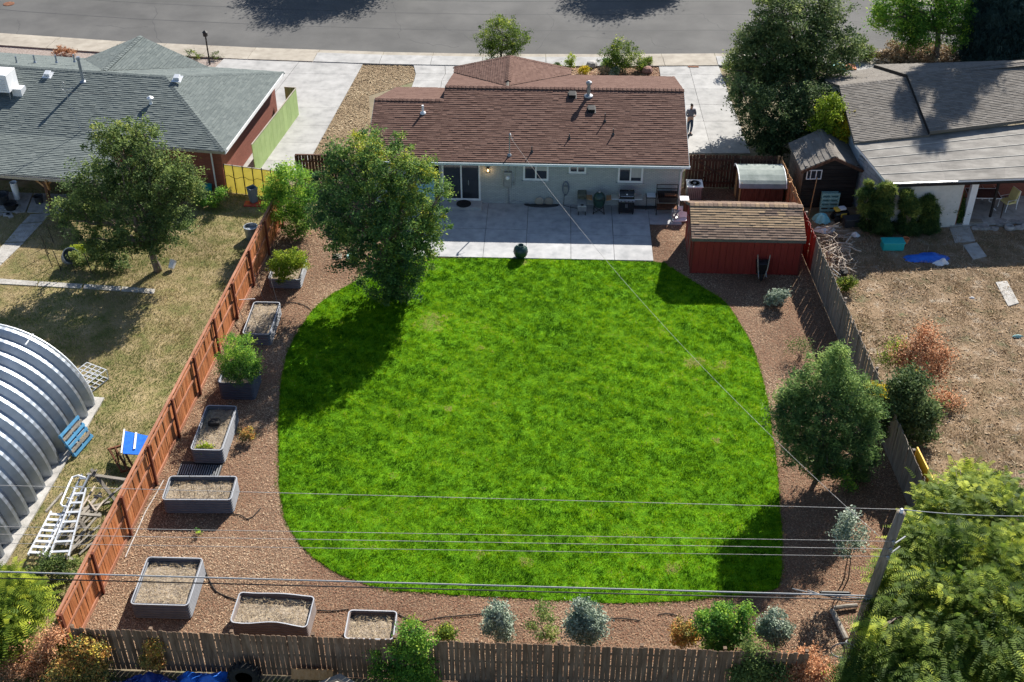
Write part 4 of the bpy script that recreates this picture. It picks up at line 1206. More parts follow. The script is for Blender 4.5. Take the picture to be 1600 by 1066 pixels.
# walls
def wall_strip(pts, z0, z1, m, name='wall', th=.15, parent=HR):
    for (x0, y0), (x1, y1) in zip(pts[:-1], pts[1:]):
        mb = MB(); mb.beam((x0, y0, (z0 + z1) / 2), (x1, y1, (z0 + z1) / 2), th, z1 - z0); mb.build(name, m, parent)
gl0 = (f0.x + .35, f0.y - .3); gl1 = (a3.x + .35, a3.y + .0)
mb = MB()
pts = [Vector((gl1[0], gl1[1], 0)), Vector((gl0[0], gl0[1], 0)), Vector((gl0[0], gl0[1], zf - .08)), Vector((a0.x + .35, a0.y, zr - .2)), Vector((gl1[0], gl1[1], zb_ - .2))]
mb.add(pts + [p + Vector((.15, 0, 0)) for p in pts], [(0, 1, 2, 3, 4), (9, 8, 7, 6, 5), (2, 7, 8, 3), (3, 8, 9, 4), (0, 4, 9, 5), (1, 6, 7, 2)])
mb.build('gable_wall', 'stucco_blue', HR)
ew0, ew1 = e0 + Vector((.4, .55, 0)), a3 + Vector((.42, 0, 0))
wall_strip([(gl1[0] + .05, gl1[1]), (e0.x + .38, e0.y + .35)], 0, 2.55, 'block_grey', 'side_wall')
wx = e0.lerp(e1, .46)
wall_strip([(e0.x + .40, e0.y + .35), (wx.x, wx.y + .35)], 0, 2.6, 'stucco_cream')
wall_strip([(wx.x, wx.y + .35), (wx.x + .2, wx.y + 3.0), (wx.x + 7, wx.y + 3.6)], 0, 2.6, 'brick_red', 'porch_wall')
mb = MB(); mb.box((wx.x + .55, wx.y + .5, 1.28), (.30, .3, 2.55)); mb.build('pilaster', 'white_paint', HR)
wd0 = VP(1365, 212, 50)
# slender green porch post
gq = G(1546, 342)
mb = MB(); mb.beam((gq.x, gq.y, 0), (gq.x, gq.y + .05, 2.6), .10, .10, (0, 1, 0)); mb.build('porch_post', 'black_wood', HR)
mb = MB(); mb.beam(G(1483, 345) + Vector((0, 0, 0)), G(1483, 345) + Vector((0, .05, 2.6)), .10, .10, (0, 1, 0)); mb.build('porch_post', 'black_wood', HR)
slab_grid('porch_floor', [gp((1484, 356), (1560, 352), (1570, 310), (1500, 312)), gp((1561, 352), (1660, 345), (1665, 305), (1571, 310))], 'concrete_old', z1=.10, label='shaded concrete porch of the right house')

# ------------------------------------------------------------------ sheds
def gshed(label, x0, x1, y0, y1, he, zr, wallm, roofm, ov=.12, ridge_y=None, tint=None, name='garden_shed', trim='red_trim', boards=.30):
    ry = ridge_y or (y0 + y1) / 2
    o = thing(name, label, 'shed', ((x0 + x1) / 2, (y0 + y1) / 2, 0))
    mb = MB(); mb.box(((x0 + x1) / 2, (y0 + y1) / 2, he / 2 + .02), (x1 - x0 - .04, y1 - y0 - .04, he - .02)); mb.build('wall', wallm, o)
    for x in (x0, x1):                       # gables
        mb = MB(); s_ = .02
        pts = [Vector((x, y0, he - .02)), Vector((x, y1, he - .02)), Vector((x, ry, zr - .07))]
        mb.add([p - Vector((.02, 0, 0)) for p in pts] + [p + Vector((.02, 0, 0)) for p in pts], [(0, 1, 2), (5, 4, 3), (0, 3, 4, 1), (1, 4, 5, 2), (2, 5, 3, 0)])
        mb.build('gable', wallm, o)
    n = round((x1 - x0) / boards)            # upright siding boards, grooves between them
    for i in range(n):
        a = x0 + (x1 - x0) * i / n; w = (x1 - x0) / n
        mb = MB(); mb.box((a + w / 2, y0 - .006, he / 2), (w - .014, .018, he - .04)); mb.build('siding_board', wallm, o)
    m_ = round((y1 - y0) / boards)
    for i in range(m_):
        a = y0 + (y1 - y0) * i / m_; w = (y1 - y0) / m_
        mb = MB(); mb.box((x0 - .006, a + w / 2, he / 2), (.018, w - .014, he - .04)); mb.build('siding_board', wallm, o)
    for x in (x0 - .01, x1 + .01):
        mb = MB(); mb.box((x, y0 - .012, he / 2), (.08, .045, he)); mb.build('corner_trim', trim, o)
    sl = (zr - he) / (ry - y0)
    ze = zr - sl * (ry - y0 + ov)
    zf = zr - (zr - he) / (y1 - ry) * (y1 - ry + ov)
    roof_plane(o, [(x0 - ov, y0 - ov, ze), (x1 + ov, y0 - ov, ze), (x1 + ov, ry, zr), (x0 - ov, ry, zr)], (1, 0, 0), roofm, expo=.135, tabw=.32, tint=tint)
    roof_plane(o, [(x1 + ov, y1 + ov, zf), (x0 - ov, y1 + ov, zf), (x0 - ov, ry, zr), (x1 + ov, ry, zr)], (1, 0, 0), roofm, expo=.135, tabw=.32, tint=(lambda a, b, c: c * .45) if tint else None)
    ridge_caps([(x0 - ov, ry, zr), (x1 + ov, ry, zr)], o, roofm, h=.025)
    o.children[0]
    return o
def tan(a, b, c):
    if b > 1.33: return c * .5 if a > 3.0 and random.random() < .85 else .66 + c * .34
    if b > .62: return (.66 + c * .34) if not (a < 1.0 and b < .8) else c * .5
    return c * .55
SX0, SX1, SY0, SY1 = 6.33, 11.08, 45.92, 49.0
rs = gshed('dark red garden shed with tan patched shingle roof by the right fence', SX0, SX1, SY0, SY1, 1.93, 2.62, 'red_paint', 'shingle_shed', ridge_y=47.6, tint=tan)
# cross-braced doors on the left gable end
for y_ in (46.35, 47.25):
    dd = MB(); dd.box((SX0 - .035, y_ + .42, .95), (.035, .84, 1.7)); door = dd.build('door', 'red_paint', rs)
    for (p, q) in (((0, .04, .14), (0, .80, 1.76)), ((0, .80, .14), (0, .04, 1.76))):
        mb = MB(); mb.beam(Vector((SX0 - .065, y_, 0)) + Vector(p), Vector((SX0 - .065, y_, 0)) + Vector(q), .10, .02, (1, 0, 0)); mb.build('brace', 'stone_red', door)
# small green felt shed
s2 = thing('tool_shed', 'small wooden shed with curved green felt roof behind the red shed', 'shed', (10.1, 52.4, 0))
x0, x1, y0, y1 = 9.05, 11.1, 51.35, 53.3
mb = MB(); mb.box(((x0 + x1) / 2, (y0 + y1) / 2, .80), (x1 - x0 - .1, y1 - y0 - .06, 1.58)); mb.build('wall', 'dark_wood', s2)
for i in range(7):
    w = (y1 - y0) / 7; mb = MB(); mb.box((x0 + .03, y0 + w * (i + .5), .82), (.02, w - .02, 1.6)); mb.build('siding_board', 'orange_wood', s2)
mb = MB(); mb.box((x0 + .015, y0 + .9, .75), (.02, .75, 1.4)); mb.build('door', 'dark_wood', s2)
for i in range(7):
    w = (x1 - x0) / 7; mb = MB(); mb.box((x0 + w * (i + .5), y0 + .02, .8), (w - .02, .02, 1.5)); mb.build('siding_board', 'dark_wood', s2)
prof = [(-.12, 1.42), (.0, 1.58), (.18, 1.68), (.55, 1.78), (.98, 1.83), (1.42, 1.78), (1.8, 1.68), (2.0, 1.58), (2.1, 1.42)]
nx = 5
for k in range(nx):
    mb = MB(); a = x0 - .08 + (x1 - x0 + .16) * k / nx; b = x0 - .08 + (x1 - x0 + .16) * (k + 1.03) / nx
    vs, fs = [], []
    for i, (d, z) in enumerate(prof):
        z += .004 * k
        vs += [(a, y0 + d, z), (b, y0 + d, z + .003), (a, y0 + d, z - .03), (b, y0 + d, z - .03)]
    for i in range(len(prof) - 1):
        j = i * 4
        fs += [(j, j + 1, j + 5, j + 4), (j + 2, j + 6, j + 7, j + 3), (j, j + 4, j + 6, j + 2), (j + 1, j + 3, j + 7, j + 5)]
    mb.add(vs, fs); mb.build('roof_felt', 'roof_green_felt', s2)
mb = MB()
for x in (x0 - .09, x1 + .09):
    mb.tube([(x, y0 + d, z + .01) for d, z in prof], .028, 6)
mb.build('roof_edge', 'white_paint', s2)
# dark boarded shed in the right yard: ridge runs away from the camera
sd_ = thing('boarded_shed', 'near black boarded shed with grey tiled gable roof behind the right fence', 'shed', (13.4, 53.2, 0))
ax, ay = 11.95, 51.85; bx, by = 14.75, 52.05; dep = 2.75; he, hz = 2.15, 2.85
du = Vector((bx - ax, by - ay, 0)).normalized(); dv = Vector((-du.y, du.x, 0)); W_ = (Vector((bx, by, 0)) - Vector((ax, ay, 0))).length
Q = lambda a, b, z: Vector((ax, ay, 0)) + du * a + dv * b + Vector((0, 0, z))
mb = MB()
pts = [Q(.1, .05, 0), Q(W_ - .1, .05, 0), Q(W_ - .1, .05, he), Q(W_ / 2, .05, hz - .12), Q(.1, .05, he)]
pb_ = [p + dv * (dep - .1) for p in pts]
mb.add(pts + pb_, [(0, 1, 2, 3, 4), (9, 8, 7, 6, 5), (0, 5, 6, 1), (1, 6, 7, 2), (4, 9, 5, 0)]); mb.build('wall', 'black_wood', sd_)
for k in range(11):
    z = .1 + k * .2
    mb = MB(); mb.beam(Q(.1, .035, z + .1), Q(W_ - .1, .035, z + .1), .02, .185); mb.build('board', 'black_wood', sd_)
    if z < 2.0:
        mb = MB(); mb.beam(Q(.085, .08, z + .1), Q(.085, dep - .1, z + .1), .02, .185); mb.build('board', 'old_wood_grey', sd_)
roof_plane(sd_, [Q(-.08, 0 - .05, he - .04), Q(-.08, dep, he - .04), Q(W_ / 2, dep, hz), Q(W_ / 2, -.12, hz)], dv, 'shingle_grey', expo=.24, tabw=.30)
roof_plane(sd_, [Q(W_ + .08, dep, he - .04), Q(W_ + .08, -.05, he - .04), Q(W_ / 2, -.12, hz), Q(W_ / 2, dep, hz)], dv, 'shingle_grey', expo=.24, tabw=.30)
ridge_caps([Q(W_ / 2, -.1, hz), Q(W_ / 2, dep, hz)], sd_, 'shingle_grey', h=.02)
for (a, b) in ((-.08, W_ / 2), (W_ + .08, W_ / 2)):
    mb = MB(); mb.beam(Q(a, -.1, he - .12), Q(b, -.16, hz - .08), .03, .14); mb.build('bargeboard', 'dark_wood', sd_)
wf = MB()
for z in (1.62, 2.08): wf.beam(Q(.22, .0, z), Q(.95, .0, z), .04, .04)
for a in (.24, .42, .68, .93): wf.beam(Q(a, .0, 1.64), Q(a, .0, 2.06), .04, .04, (0, 1, 0))
wf.build('window', 'white_paint', sd_)
mb = MB(); mb.beam(Q(.26, .012, 1.85), Q(.91, .012, 1.85), .01, .38); mb.build('pane', 'glass', sd_.children[-1])

# ------------------------------------------------------------------ corrugated arch building on the left
QB = thing('arch_building', 'silver corrugated steel arch building at the left edge', 'metal building', (-21, 31, 0))
A0, A1_ = G(147, 628), G(8, 858)
ax_ = (A1_ - A0).normalized(); rt = Vector((ax_.y, -ax_.x, 0))
if rt.x < 0: rt = -rt                                  # towards the yard
RQ = 3.5; nA = 44
cen0 = A0 - rt * RQ
pitch = .66
nrib = 19
def arch_mesh():
    mb = MB()
    prof = [(0, -.02), (.07, .0), (.22, .25), (.37, .25), (.52, .0), (.66, -.02)]
    # sample fine crimps round the arch by rippling the radius
    na = 84
    for k in range(len(prof) - 1):
        (s0, h0), (s1, h1) = prof[k], prof[k + 1]
        vs = []
        for i in range(na + 1):
            t = math.pi * i / na
            rp = .004 * (1 if i % 2 else -1) if 2 < i < na - 2 else 0
            for s_, h_ in ((s0, h0), (s1, h1)):
                r_ = RQ + h_ - .1 + (rp if h_ > .1 else rp * .4)
                vs.append(Vector((r_ * math.cos(t), s_, max(0, r_ * math.sin(t)))))
        fs = [(2 * i, 2 * i + 2, 2 * i + 3, 2 * i + 1) for i in range(na)]
        mb.add(vs, fs)
    return mb.mesh('arch_panel', 'galv')
am = arch_mesh()
ang = math.atan2(ax_.y, ax_.x)
for k in range(nrib):
    p = cen0 + ax_ * (k * pitch)
    # local x = rt direction, local y = axis direction
    o = piece('arch_panel', am, QB, p - Vector((-21, 31, 0)))
    Mx = Matrix((( rt.x, ax_.x, 0), (rt.y, ax_.y, 0), (0, 0, 1)))
    o.rotation_euler = Mx.to_euler() if Mx.determinant() > 0 else (0, 0, 0)
    if Mx.determinant() < 0:
        o.rotation_euler = Matrix(((-rt.x, ax_.x, 0), (-rt.y, ax_.y, 0), (0, 0, 1))).to_euler()
mb = MB()
ew = [cen0 + rt * (RQ - .12) * math.cos(math.pi * i / 24) + Vector((0, 0, (RQ - .12) * math.sin(math.pi * i / 24))) + ax_ * .06 for i in range(25)]
mb.poly(ew); mb.build('end_wall', 'galv', QB)
mb = MB(); mb.tube([cen0 + rt * (RQ + .02) * math.cos(math.pi * i / 40) + Vector((0, 0, (RQ + .02) * math.sin(math.pi * i / 40))) for i in range(41)], .035, 6); mb.build('edge_trim', 'galv_light', QB)
mb = MB(); mb.tube([cen0 + rt * (RQ + .1) * math.cos(t) + Vector((0, 0, (RQ + .1) * math.sin(t))) + ax_ * d for t, d in ((1.05, 0), (1.05, .33), (1.05, .66))], .03, 6); mb.build('seam_strip', 'galv_light', QB)
fb = MB(); c_ = A0 + ax_ * 6.2 + rt * .12
fb.beam(A0 + rt * .14 - ax_ * .2 + Vector((0, 0, .04)), A1_ + rt * .14 + ax_ * 6 + Vector((0, 0, .04)), .42, .09); fb.build('footing', 'concrete_old', QB)

# ------------------------------------------------------------------ raised beds
def raised_bed(label, c, L, W, h, rz, wm='bed_steel', group='steel raised garden beds', soil=.17, wavy=0.0, rcorner=.13, liner=True):
    o = thing('raised_bed', label, 'raised bed', (c[0], c[1], 0), rz, group)
    r = rcorner
    out, inn = [], []
    for cx, cy, a0 in ((L / 2 - r, W / 2 - r, 0), (-L / 2 + r, W / 2 - r, 90), (-L / 2 + r, -W / 2 + r, 180), (L / 2 - r, -W / 2 + r, 270)):
        for k in range(7):
            a = R(a0 + k * 15); out.append((cx + r * math.cos(a), cy + r * math.sin(a), math.cos(a), math.sin(a)))
    n = len(out)
    def ins(cuts):                       # subdivide the long sides for sag
        res = []
        for i in range(n):
            p, q = out[i], out[(i + 1) % n]
            res.append(p)
            d = math.hypot(q[0] - p[0], q[1] - p[1])
            if d > .3:
                for k in range(1, cuts):
                    t = k / cuts; res.append(tuple(p[j] + (q[j] - p[j]) * t for j in range(4)))
        return res
    ring = ins(8); n = len(ring)
    nz = int(h / .028)
    def wob(x, y): return wavy * math.sin(x * 3.1 + 1.0) * (1 if y < 0 else .4)
    for side, inset in (('wall', 0), ('liner', .035)):
        if side == 'liner' and not liner: continue
        vs = []
        for k in range(nz + 1):
            z = h * k / nz
            dd = .021 * (1 if (k // 2) % 2 else -1) - inset
            for x, y, nx_, ny_ in ring:
                vs.append((x + nx_ * dd, y + ny_ * dd + (wob(x, y) * k / nz if wavy else 0), z + (wob(x, y) * .55 * k / nz if wavy else 0)))
        fs = []
        for k in range(nz):
            for i in range(n):
                f = (k * n + i, k * n + (i + 1) % n, (k + 1) * n + (i + 1) % n, (k + 1) * n + i)
                fs.append(f if side == 'wall' else f[::-1])
        mb = MB(); mb.add(vs, fs); mb.build(side, wm, o, world=False)
    mb = MB(); vs = []
    for x, y, nx_, ny_ in ring:
        zz = h + (wob(x, y) * .55 if wavy else 0); yy = y + (wob(x, y) if wavy else 0)
        vs += [(x + nx_ * .016, yy + ny_ * .016, zz - .012), (x + nx_ * .016, yy + ny_ * .016, zz + .012), (x - nx_ * .02, yy - ny_ * .02, zz + .012), (x - nx_ * .02, yy - ny_ * .02, zz - .012)]
    fs = []
    for i in range(n):
        a, b = 4 * i, 4 * ((i + 1) % n)
        fs += [(a, b, b + 1, a + 1), (a + 1, b + 1, b + 2, a + 2), (a + 2, b + 2, b + 3, a + 3)]
    mb.add(vs, fs); mb.build('rim', 'bed_rim' if wm != 'bed_steel_dark' else wm, o, world=False)
    # soil surface, heaped a little
    nxs, nys = 22, 14
    vs = []
    for j in range(nys + 1):
        for i in range(nxs + 1):
            x = (-.5 + i / nxs) * (L - .09); y = (-.5 + j / nys) * (W - .09)
            cx_, cy_ = abs(x) - (L / 2 - r), abs(y) - (W / 2 - r)
            if cx_ > 0 and cy_ > 0:
                q = math.hypot(cx_, cy_)
                if q > r - .05: x, y = math.copysign(L / 2 - r + cx_ / q * (r - .05), x), math.copysign(W / 2 - r + cy_ / q * (r - .05), y)
            vs.append((x, y, h - soil + .09 * (float(vn(x + c[0], y + c[1], .35, 20)) - .5) + .04 * (float(vn(x + c[0], y + c[1], .12, 21)) - .5)))
    fs = [(j * (nxs + 1) + i, j * (nxs + 1) + i + 1, (j + 1) * (nxs + 1) + i + 1, (j + 1) * (nxs + 1) + i) for j in range(nys) for i in range(nxs)]
    mb = MB(); mb.add(vs, fs); mb.build('soil', 'bed_soil', o, world=False, smooth=True)
    # dead stalks and litter on the soil
    x = rng.uniform(-L / 2 + .12, L / 2 - .12, int(320 * L * W)); y = rng.uniform(-W / 2 + .12, W / 2 - .12, len(x))
    a = rng.uniform(0, 6.28, len(x)); l_ = rng.uniform(.03, .16, len(x)); z = h - soil + .03 + rng.uniform(0, .05, len(x))
    V = np.empty((len(x), 3, 3)); V[:, 0] = np.stack([x, y, z], 1); V[:, 1] = np.stack([x + np.cos(a) * .012, y - np.sin(a) * .012, z], 1); V[:, 2] = np.stack([x + np.sin(a) * l_, y + np.cos(a) * l_, z + rng.uniform(0, .06, len(x))], 1)
    q = np_mesh('dry_stalks', V.reshape(-1, 3), 3, .25 + .75 * rng.random(len(x)), 'straw', o); q['kind'] = 'stuff'
    return o
ctr = lambda *p: sum((G(a, b, .62) for a, b in p), Vector()) / len(p)
raised_bed('grey steel raised bed full of bushy lime green plants near the far fence end', (-11.6, 44.85), 1.4, 1.7, .5, 0, group='steel raised garden beds')
raised_bed('narrow grey steel raised bed of bare soil with wire hoops', (-11.95, 40.95), 1.12, 2.3, .6, 0, soil=.08)
raised_bed('dark corrugated raised bed overflowing with a big tomato bush', (-12.0, 36.9), 1.35, 1.3, .85, 0, wm='bed_steel_dark')
raised_bed('long grey steel raised bed with a black block on its soil', (-12.26, 33.83), 1.15, 2.5, .68, 0)
raised_bed('wide grey steel raised bed with wire stakes beside the slatted grate', (-12.0, 30.6), 2.38, 1.18, .68, .03)
raised_bed('large square grey steel raised bed nearest the cedar fence corner', (-12.0, 26.3), 1.82, 2.0, .68, 0)
raised_bed('brown sided raised bed with a warped wavy front rim', (-8.41, 25.3), 2.40, 1.2, .66, -.04, wm='bed_steel_brown', wavy=.045)
raised_bed('small square raised bed with sticks close to the back fence', (-5.27, 24.8), 1.5, 1.12, .62, 0, wm='bed_steel_brown')
b = G(335, 662, .60); mb = MB(); mb.box((b.x, b.y, .66), (.42, .30, .16), .1); mb.build('garden_block', 'rubber', label='black block lying on the soil of the long grey bed', cat='block', bevel=.03)
# slatted grate on the mulch between two beds
gr = thing('slatted_grate', 'dark metal grate of bright slats lying between two raised beds', 'grate', (G(312, 737).x, G(312, 737).y, .0))
mb = MB(); mb.box((0, 0, .04), (1.55, .95, .02)); mb.build('tray', 'black_metal', gr, world=False)
for i in range(18):
    mb = MB(); mb.box((-.72 + i * .085, .0, .075), (.03, .55, .03)); mb.build('slat', 'metal_grey', gr, world=False)
# timber framed bed under the pole
tb = thing('timber_bed', 'rough timber edged planting bed beside the utility pole', 'raised bed', G(1325, 980))
for lab, a, b, r_ in (('log', G(1302, 954), G(1338, 950), .07), ('log', G(1299, 958), G(1321, 1003), .09), ('log', G(1321, 1008), G(1350, 1000), .07)):
    mb = MB(); a = a + Vector((0, 0, .12)); b = b + Vector((0, 0, .12)); mb.tube([a, a.lerp(b, .5) + Vector((0, 0, .02)), b], r_, 9); mb.build('log', 'grey_lumber', tb)
# stakes, hoops
def stake(px, py, h, lean=(0, 0), r=.008, m='black_metal', label=None, group='thin metal plant stakes', z=0.0):
    p = G(px, py, z); mb = MB(); mb.tube([p, p + Vector((lean[0], lean[1], h))], r, 5)
    return mb.build('plant_stake', m, label=label, cat='stake', group=group, at=p)
for (px, py, lab) in ((283, 780, 'front row, leftmost'), (305, 781, 'front row, second from left'), (328, 782, 'front row, second from right'), (348, 779, 'front row, rightmost'), (300, 765, 'rear row, left'), (338, 764, 'rear row, middle'), (362, 762, 'rear row, right')):
    stake(px, py, .95, (random.uniform(-.1, .1), random.uniform(0, .1)), label='thin dark stake in the wide bed by the grate, ' + lab, z=.55)
for (px, py, hh, lb) in ((386, 520, 1.2, 'at its front left corner'), (409, 536, 1.5, 'in front of it'), (411, 467, 1.2, 'behind its left half'), (433, 471, 1.6, 'behind its right half')):
    stake(px, py, hh, (-.25, .15), .012, 'metal_grey', label='leaning thin pole at the narrow bare soil bed, ' + lb, group='poles round the narrow bed')
mb = MB(); a = G(373, 469, .5); b = G(398, 467, .9); mb.tube([a, b], .022, 6); mb.build('white_pole', 'white_plastic', label='short white pole sticking out from the cedar fence', cat='pole')
# soaker hoses
def hose(name, pts, r, m, label, cat='hose', z=.03):
    mb = MB(); P_ = [G(x, y) + Vector((0, 0, z + random.uniform(0, .02))) for x, y in pts]
    out = []
    for i in range(len(P_) - 1):
        p0, p1, p2, p3 = P_[max(i - 1, 0)], P_[i], P_[i + 1], P_[min(i + 2, len(P_) - 1)]
        for t in (0, .25, .5, .75):
            out.append(.5 * ((2 * p1) + (p2 - p0) * t + (2 * p0 - 5 * p1 + 4 * p2 - p3) * t * t + (3 * p1 - p0 - 3 * p2 + p3) * t ** 3))
    out.append(P_[-1]); mb.tube(out, r, 6); return mb.build(name, m, label=label, cat=cat)
hose('soaker_hose', [(318, 885), (326, 905), (338, 925), (362, 936), (375, 940)], .02, 'rubber', 'black hose curling from the square bed to the wavy bed')
hose('soaker_hose', [(495, 955), (520, 956), (545, 953)], .018, 'rubber', 'short black hose between the wavy bed and the small bed')
hose('soaker_hose', [(620, 960), (650, 972), (690, 966), (730, 963), (760, 960)], .018, 'rubber', 'long black hose running right from the small bed')
hose('soaker_hose', [(950, 968), (972, 968), (1000, 971)], .018, 'rubber', 'black hose on the chips right of the silvery shrub')
hose('soaker_hose', [(1028, 962), (1042, 960), (1058, 963)], .018, 'rubber', 'short piece of black hose in the middle of the back bed')
hose('soaker_hose', [(445, 476), (460, 474), (475, 478), (486, 485)], .018, 'rubber', 'black hose leaving the narrow bare bed towards the lawn')
hose('soaker_hose', [(362, 804), (375, 806), (390, 812), (408, 795)], .018, 'rubber', 'black hose bending beside the wide bed with stakes')
hose('garden_hose', [(256, 752), (240, 780), (228, 800), (215, 830), (206, 850), (196, 872)], .02, 'stone', 'pale hose lying along the foot of the cedar fence')

# ------------------------------------------------------------------ things on the patio
def patio_obj(px, py): 
    p = G(px, py, .06); return Vector((p.x, p.y, .065))
# globe planter
p = patio_obj(813.5, 402)
mb = MB(); mb.lathe([(.12, 0), (.20, .03), (.30, .16), (.34, .32), (.30, .48), (.20, .58), (.15, .60), (.16, .64), (.13, .64), (.12, .52), (.02, .5)], p, 28)
mb.build('globe_planter', 'ceramic_green', label='dark round ceramic pot standing on the patio edge by the lawn', cat='pot', smooth=True)
# kamado grill in a cart
p = patio_obj(935.5, 336)
kg = thing('kamado_grill', 'dark green egg shaped grill with folded side shelves', 'grill', p)
mb = MB(); mb.lathe([(.14, .30), (.24, .38), (.29, .55), (.29, .72), (.30, .73), (.30, .75), (.01, .75)], (0, .25, 0), 24); mb.build('base', 'ceramic_green', kg, world=False, smooth=True)
mb = MB(); mb.lathe([(.30, .76), (.29, .82), (.25, .95), (.16, 1.06), (.06, 1.10), (.01, 1.10)], (0, .25, 0), 24); ld = mb.build('lid', 'ceramic_green', kg, world=False, smooth=True)
mb = MB(); mb.lathe([(.07, 1.10), (.07, 1.15), (.05, 1.17), (.01, 1.17)], (0, .25, 0), 14); mb.build('vent_cap', 'metal_grey', ld, world=False)
mb = MB(); mb.tube([(-.12, -.07, .85), (-.1, -.13, .86), (.1, -.13, .86), (.12, -.07, .85)], .015, 6); mb.build('handle', 'black_metal', ld, world=False)
for sx in (-1, 1):
    mb = MB(); mb.box((sx * .47, .25, .80), (.28, .42, .02), 0, 0, sx * -.25)
    for k in range(4): mb.box((sx * (.37 + k * .065), .25, .825 + .0), (.05, .42, .015), 0, 0, sx * -.25)
    mb.build('side_shelf', 'orange_wood', kg, world=False)
    mb = MB(); mb.beam((sx * .26, .05, .03), (sx * .2, .1, .5), .03, .03, (0, 1, 0)); mb.beam((sx * .26, .45, .03), (sx * .2, .4, .5), .03, .03, (0, 1, 0))
    mb.beam((-sx * .24, .06, .06), (sx * .2, .1, .36), .025, .025, (0, 1, 0)); mb.build('cart_leg', 'black_metal', kg, world=False)
    mb = MB(); mb.lathe([(.02, -.02), (.05, -.02), (.05, .02), (.02, .02)], (sx * .26, .05, .05), 12, 'x'); mb.build('wheel', 'rubber', kg, world=False)
# gas grill
p = patio_obj(978, 336.5)
gg = thing('gas_grill', 'black gas grill with steel shelf front and closed hood', 'grill', p)
mb = MB(); mb.box((0, .30, .43), (.74, .5, .66)); mb.build('cabinet', 'black_gloss', gg, world=False, bevel=.012)
for sx in (-1, 1):
    mb = MB(); mb.box((sx * .185, .045, .43), (.35, .02, .62)); d_ = mb.build('door', 'black_gloss', gg, world=False, bevel=.006)
    mb = MB(); mb.box((sx * .03, .02, .5), (.02, .03, .2)); mb.build('handle', 'steel', d_, world=False)
    mb = MB(); mb.box((sx * .56, .26, .84), (.36, .46, .04)); mb.build('side_shelf', 'steel', gg, world=False, bevel=.01)
mb = MB(); mb.box((0, .0, .80), (.76, .10, .13), 0, .35); cp = mb.build('control_panel', 'steel', gg, world=False, bevel=.008)
for k in range(4):
    mb = MB(); mb.lathe([(.025, 0), (.025, -.035), (.01, -.04)], (-.27 + k * .18, -.055, .80), 10, 'y'); mb.build('knob', 'black_metal', cp, world=False)
mb = MB(); pr_ = [(.06, .88), (.06, .98), (.12, 1.10), (.24, 1.18), (.40, 1.18), (.52, 1.08), (.54, .88)]
vs = [(-.36, y, z) for y, z in pr_] + [(.36, y, z) for y, z in pr_]; n_ = len(pr_)
mb.add(vs, [tuple(range(n_ - 1, -1, -1)), tuple(range(n_, 2 * n_))] + [(i, (i + 1) % n_, (i + 1) % n_ + n_, i + n_) for i in range(n_)]); hd = mb.build('hood', 'black_gloss', gg, world=False, bevel=.012)
mb = MB(); mb.tube([(-.3, .04, 1.0), (-.3, .0, 1.02), (.3, .0, 1.02), (.3, .04, 1.0)], .014, 6); mb.build('handle', 'steel', hd, world=False)
mb = MB(); mb.lathe([(.04, .0), (.04, -.015), (.01, -.02)], (0, .10, 1.08), 12, 'y'); mb.build('thermometer', 'white_plastic', hd, world=False)
for sx in (-1, 1):
    mb = MB(); mb.box((sx * .37, .30, 1.02), (.02, .48, .28)); mb.build('hood_trim', 'steel', hd, world=False)
for sx in (-1, 1):
    for y_ in (.1, .5):
        mb = MB(); mb.lathe([(.01, -.02), (.045, -.02), (.045, .02), (.01, .02)], (sx * .32, y_, .045), 12, 'x'); mb.build('caster', 'rubber', gg, world=False)
# long covered pellet smoker
p = patio_obj(909, 338)
ps = thing('long_cooler_cart', 'long narrow grey and olive covered cart pushed against the wall', 'cart', p)
mb = MB(); mb.box((0, .95, .62), (.42, .75, .42)); mb.build('cover', 'cover_olive', ps, world=False, bevel=.05)
mb = MB(); mb.box((0, .32, .42), (.44, .62, .34), 0, .12); bo = mb.build('body', 'metal_grey', ps, world=False, bevel=.04)
mb = MB(); mb.tube([(-.12, .48, .66), (-.12, .5, .76), (.12, .5, .76), (.12, .48, .66)], .014, 6); mb.tube([(0, .5, .76), (0, .44, .85)], .012, 6); mb.build('handle', 'black_metal', bo, world=False)
mb = MB(); mb.lathe([(.07, 0), (.08, .05), (.04, .07), (.01, .07)], (0, .1, .52), 14); mb.build('spout', 'black_metal', bo, world=False)
for sx in (-1, 1):
    for y_ in (.1, 1.2):
        mb = MB(); mb.beam((sx * .17, y_, 0), (sx * .17, y_, .45), .04, .04, (0, 1, 0)); mb.build('leg', 'black_metal', ps, world=False)
# black frame smoker with side shelf
p = patio_obj(1042, 337)
sm = thing('steel_smoker', 'black steel firepit cart with open top rack near the downspout', 'smoker', p)
mb = MB()
for x in (-.52, .48):
    for y_ in (.02, .62): mb.beam((x, y_, 0.05), (x, y_, .95 if y_ < .1 else 1.35), .035, .035, (0, 1, 0))
mb.beam((-.52, .62, 1.34), (.48, .62, 1.34), .03, .03); mb.beam((-.52, .62, 1.12), (.48, .62, 1.12), .03, .03); mb.beam((-.52, .02, .3), (.48, .02, .3), .03, .03); mb.build('frame', 'black_metal', sm, world=False)
mb = MB()
vs = [(-.5, .05, .95), (.46, .05, .95), (.46, .62, 1.0), (-.5, .62, 1.0), (-.42, .15, .62), (.38, .15, .62), (.38, .55, .62), (-.42, .55, .62)]
mb.add(vs, [(4, 5, 6, 7), (0, 1, 5, 4), (1, 2, 6, 5), (2, 3, 7, 6), (3, 0, 4, 7)]); mb.build('fire_basin', 'black_metal', sm, world=False)
for k in range(10):
    mb = MB(); mb.beam((-.48 + k * .1, .06, .97), (-.48 + k * .1, .6, 1.01), .01, .01); mb.build('bar', 'rust', sm, world=False)
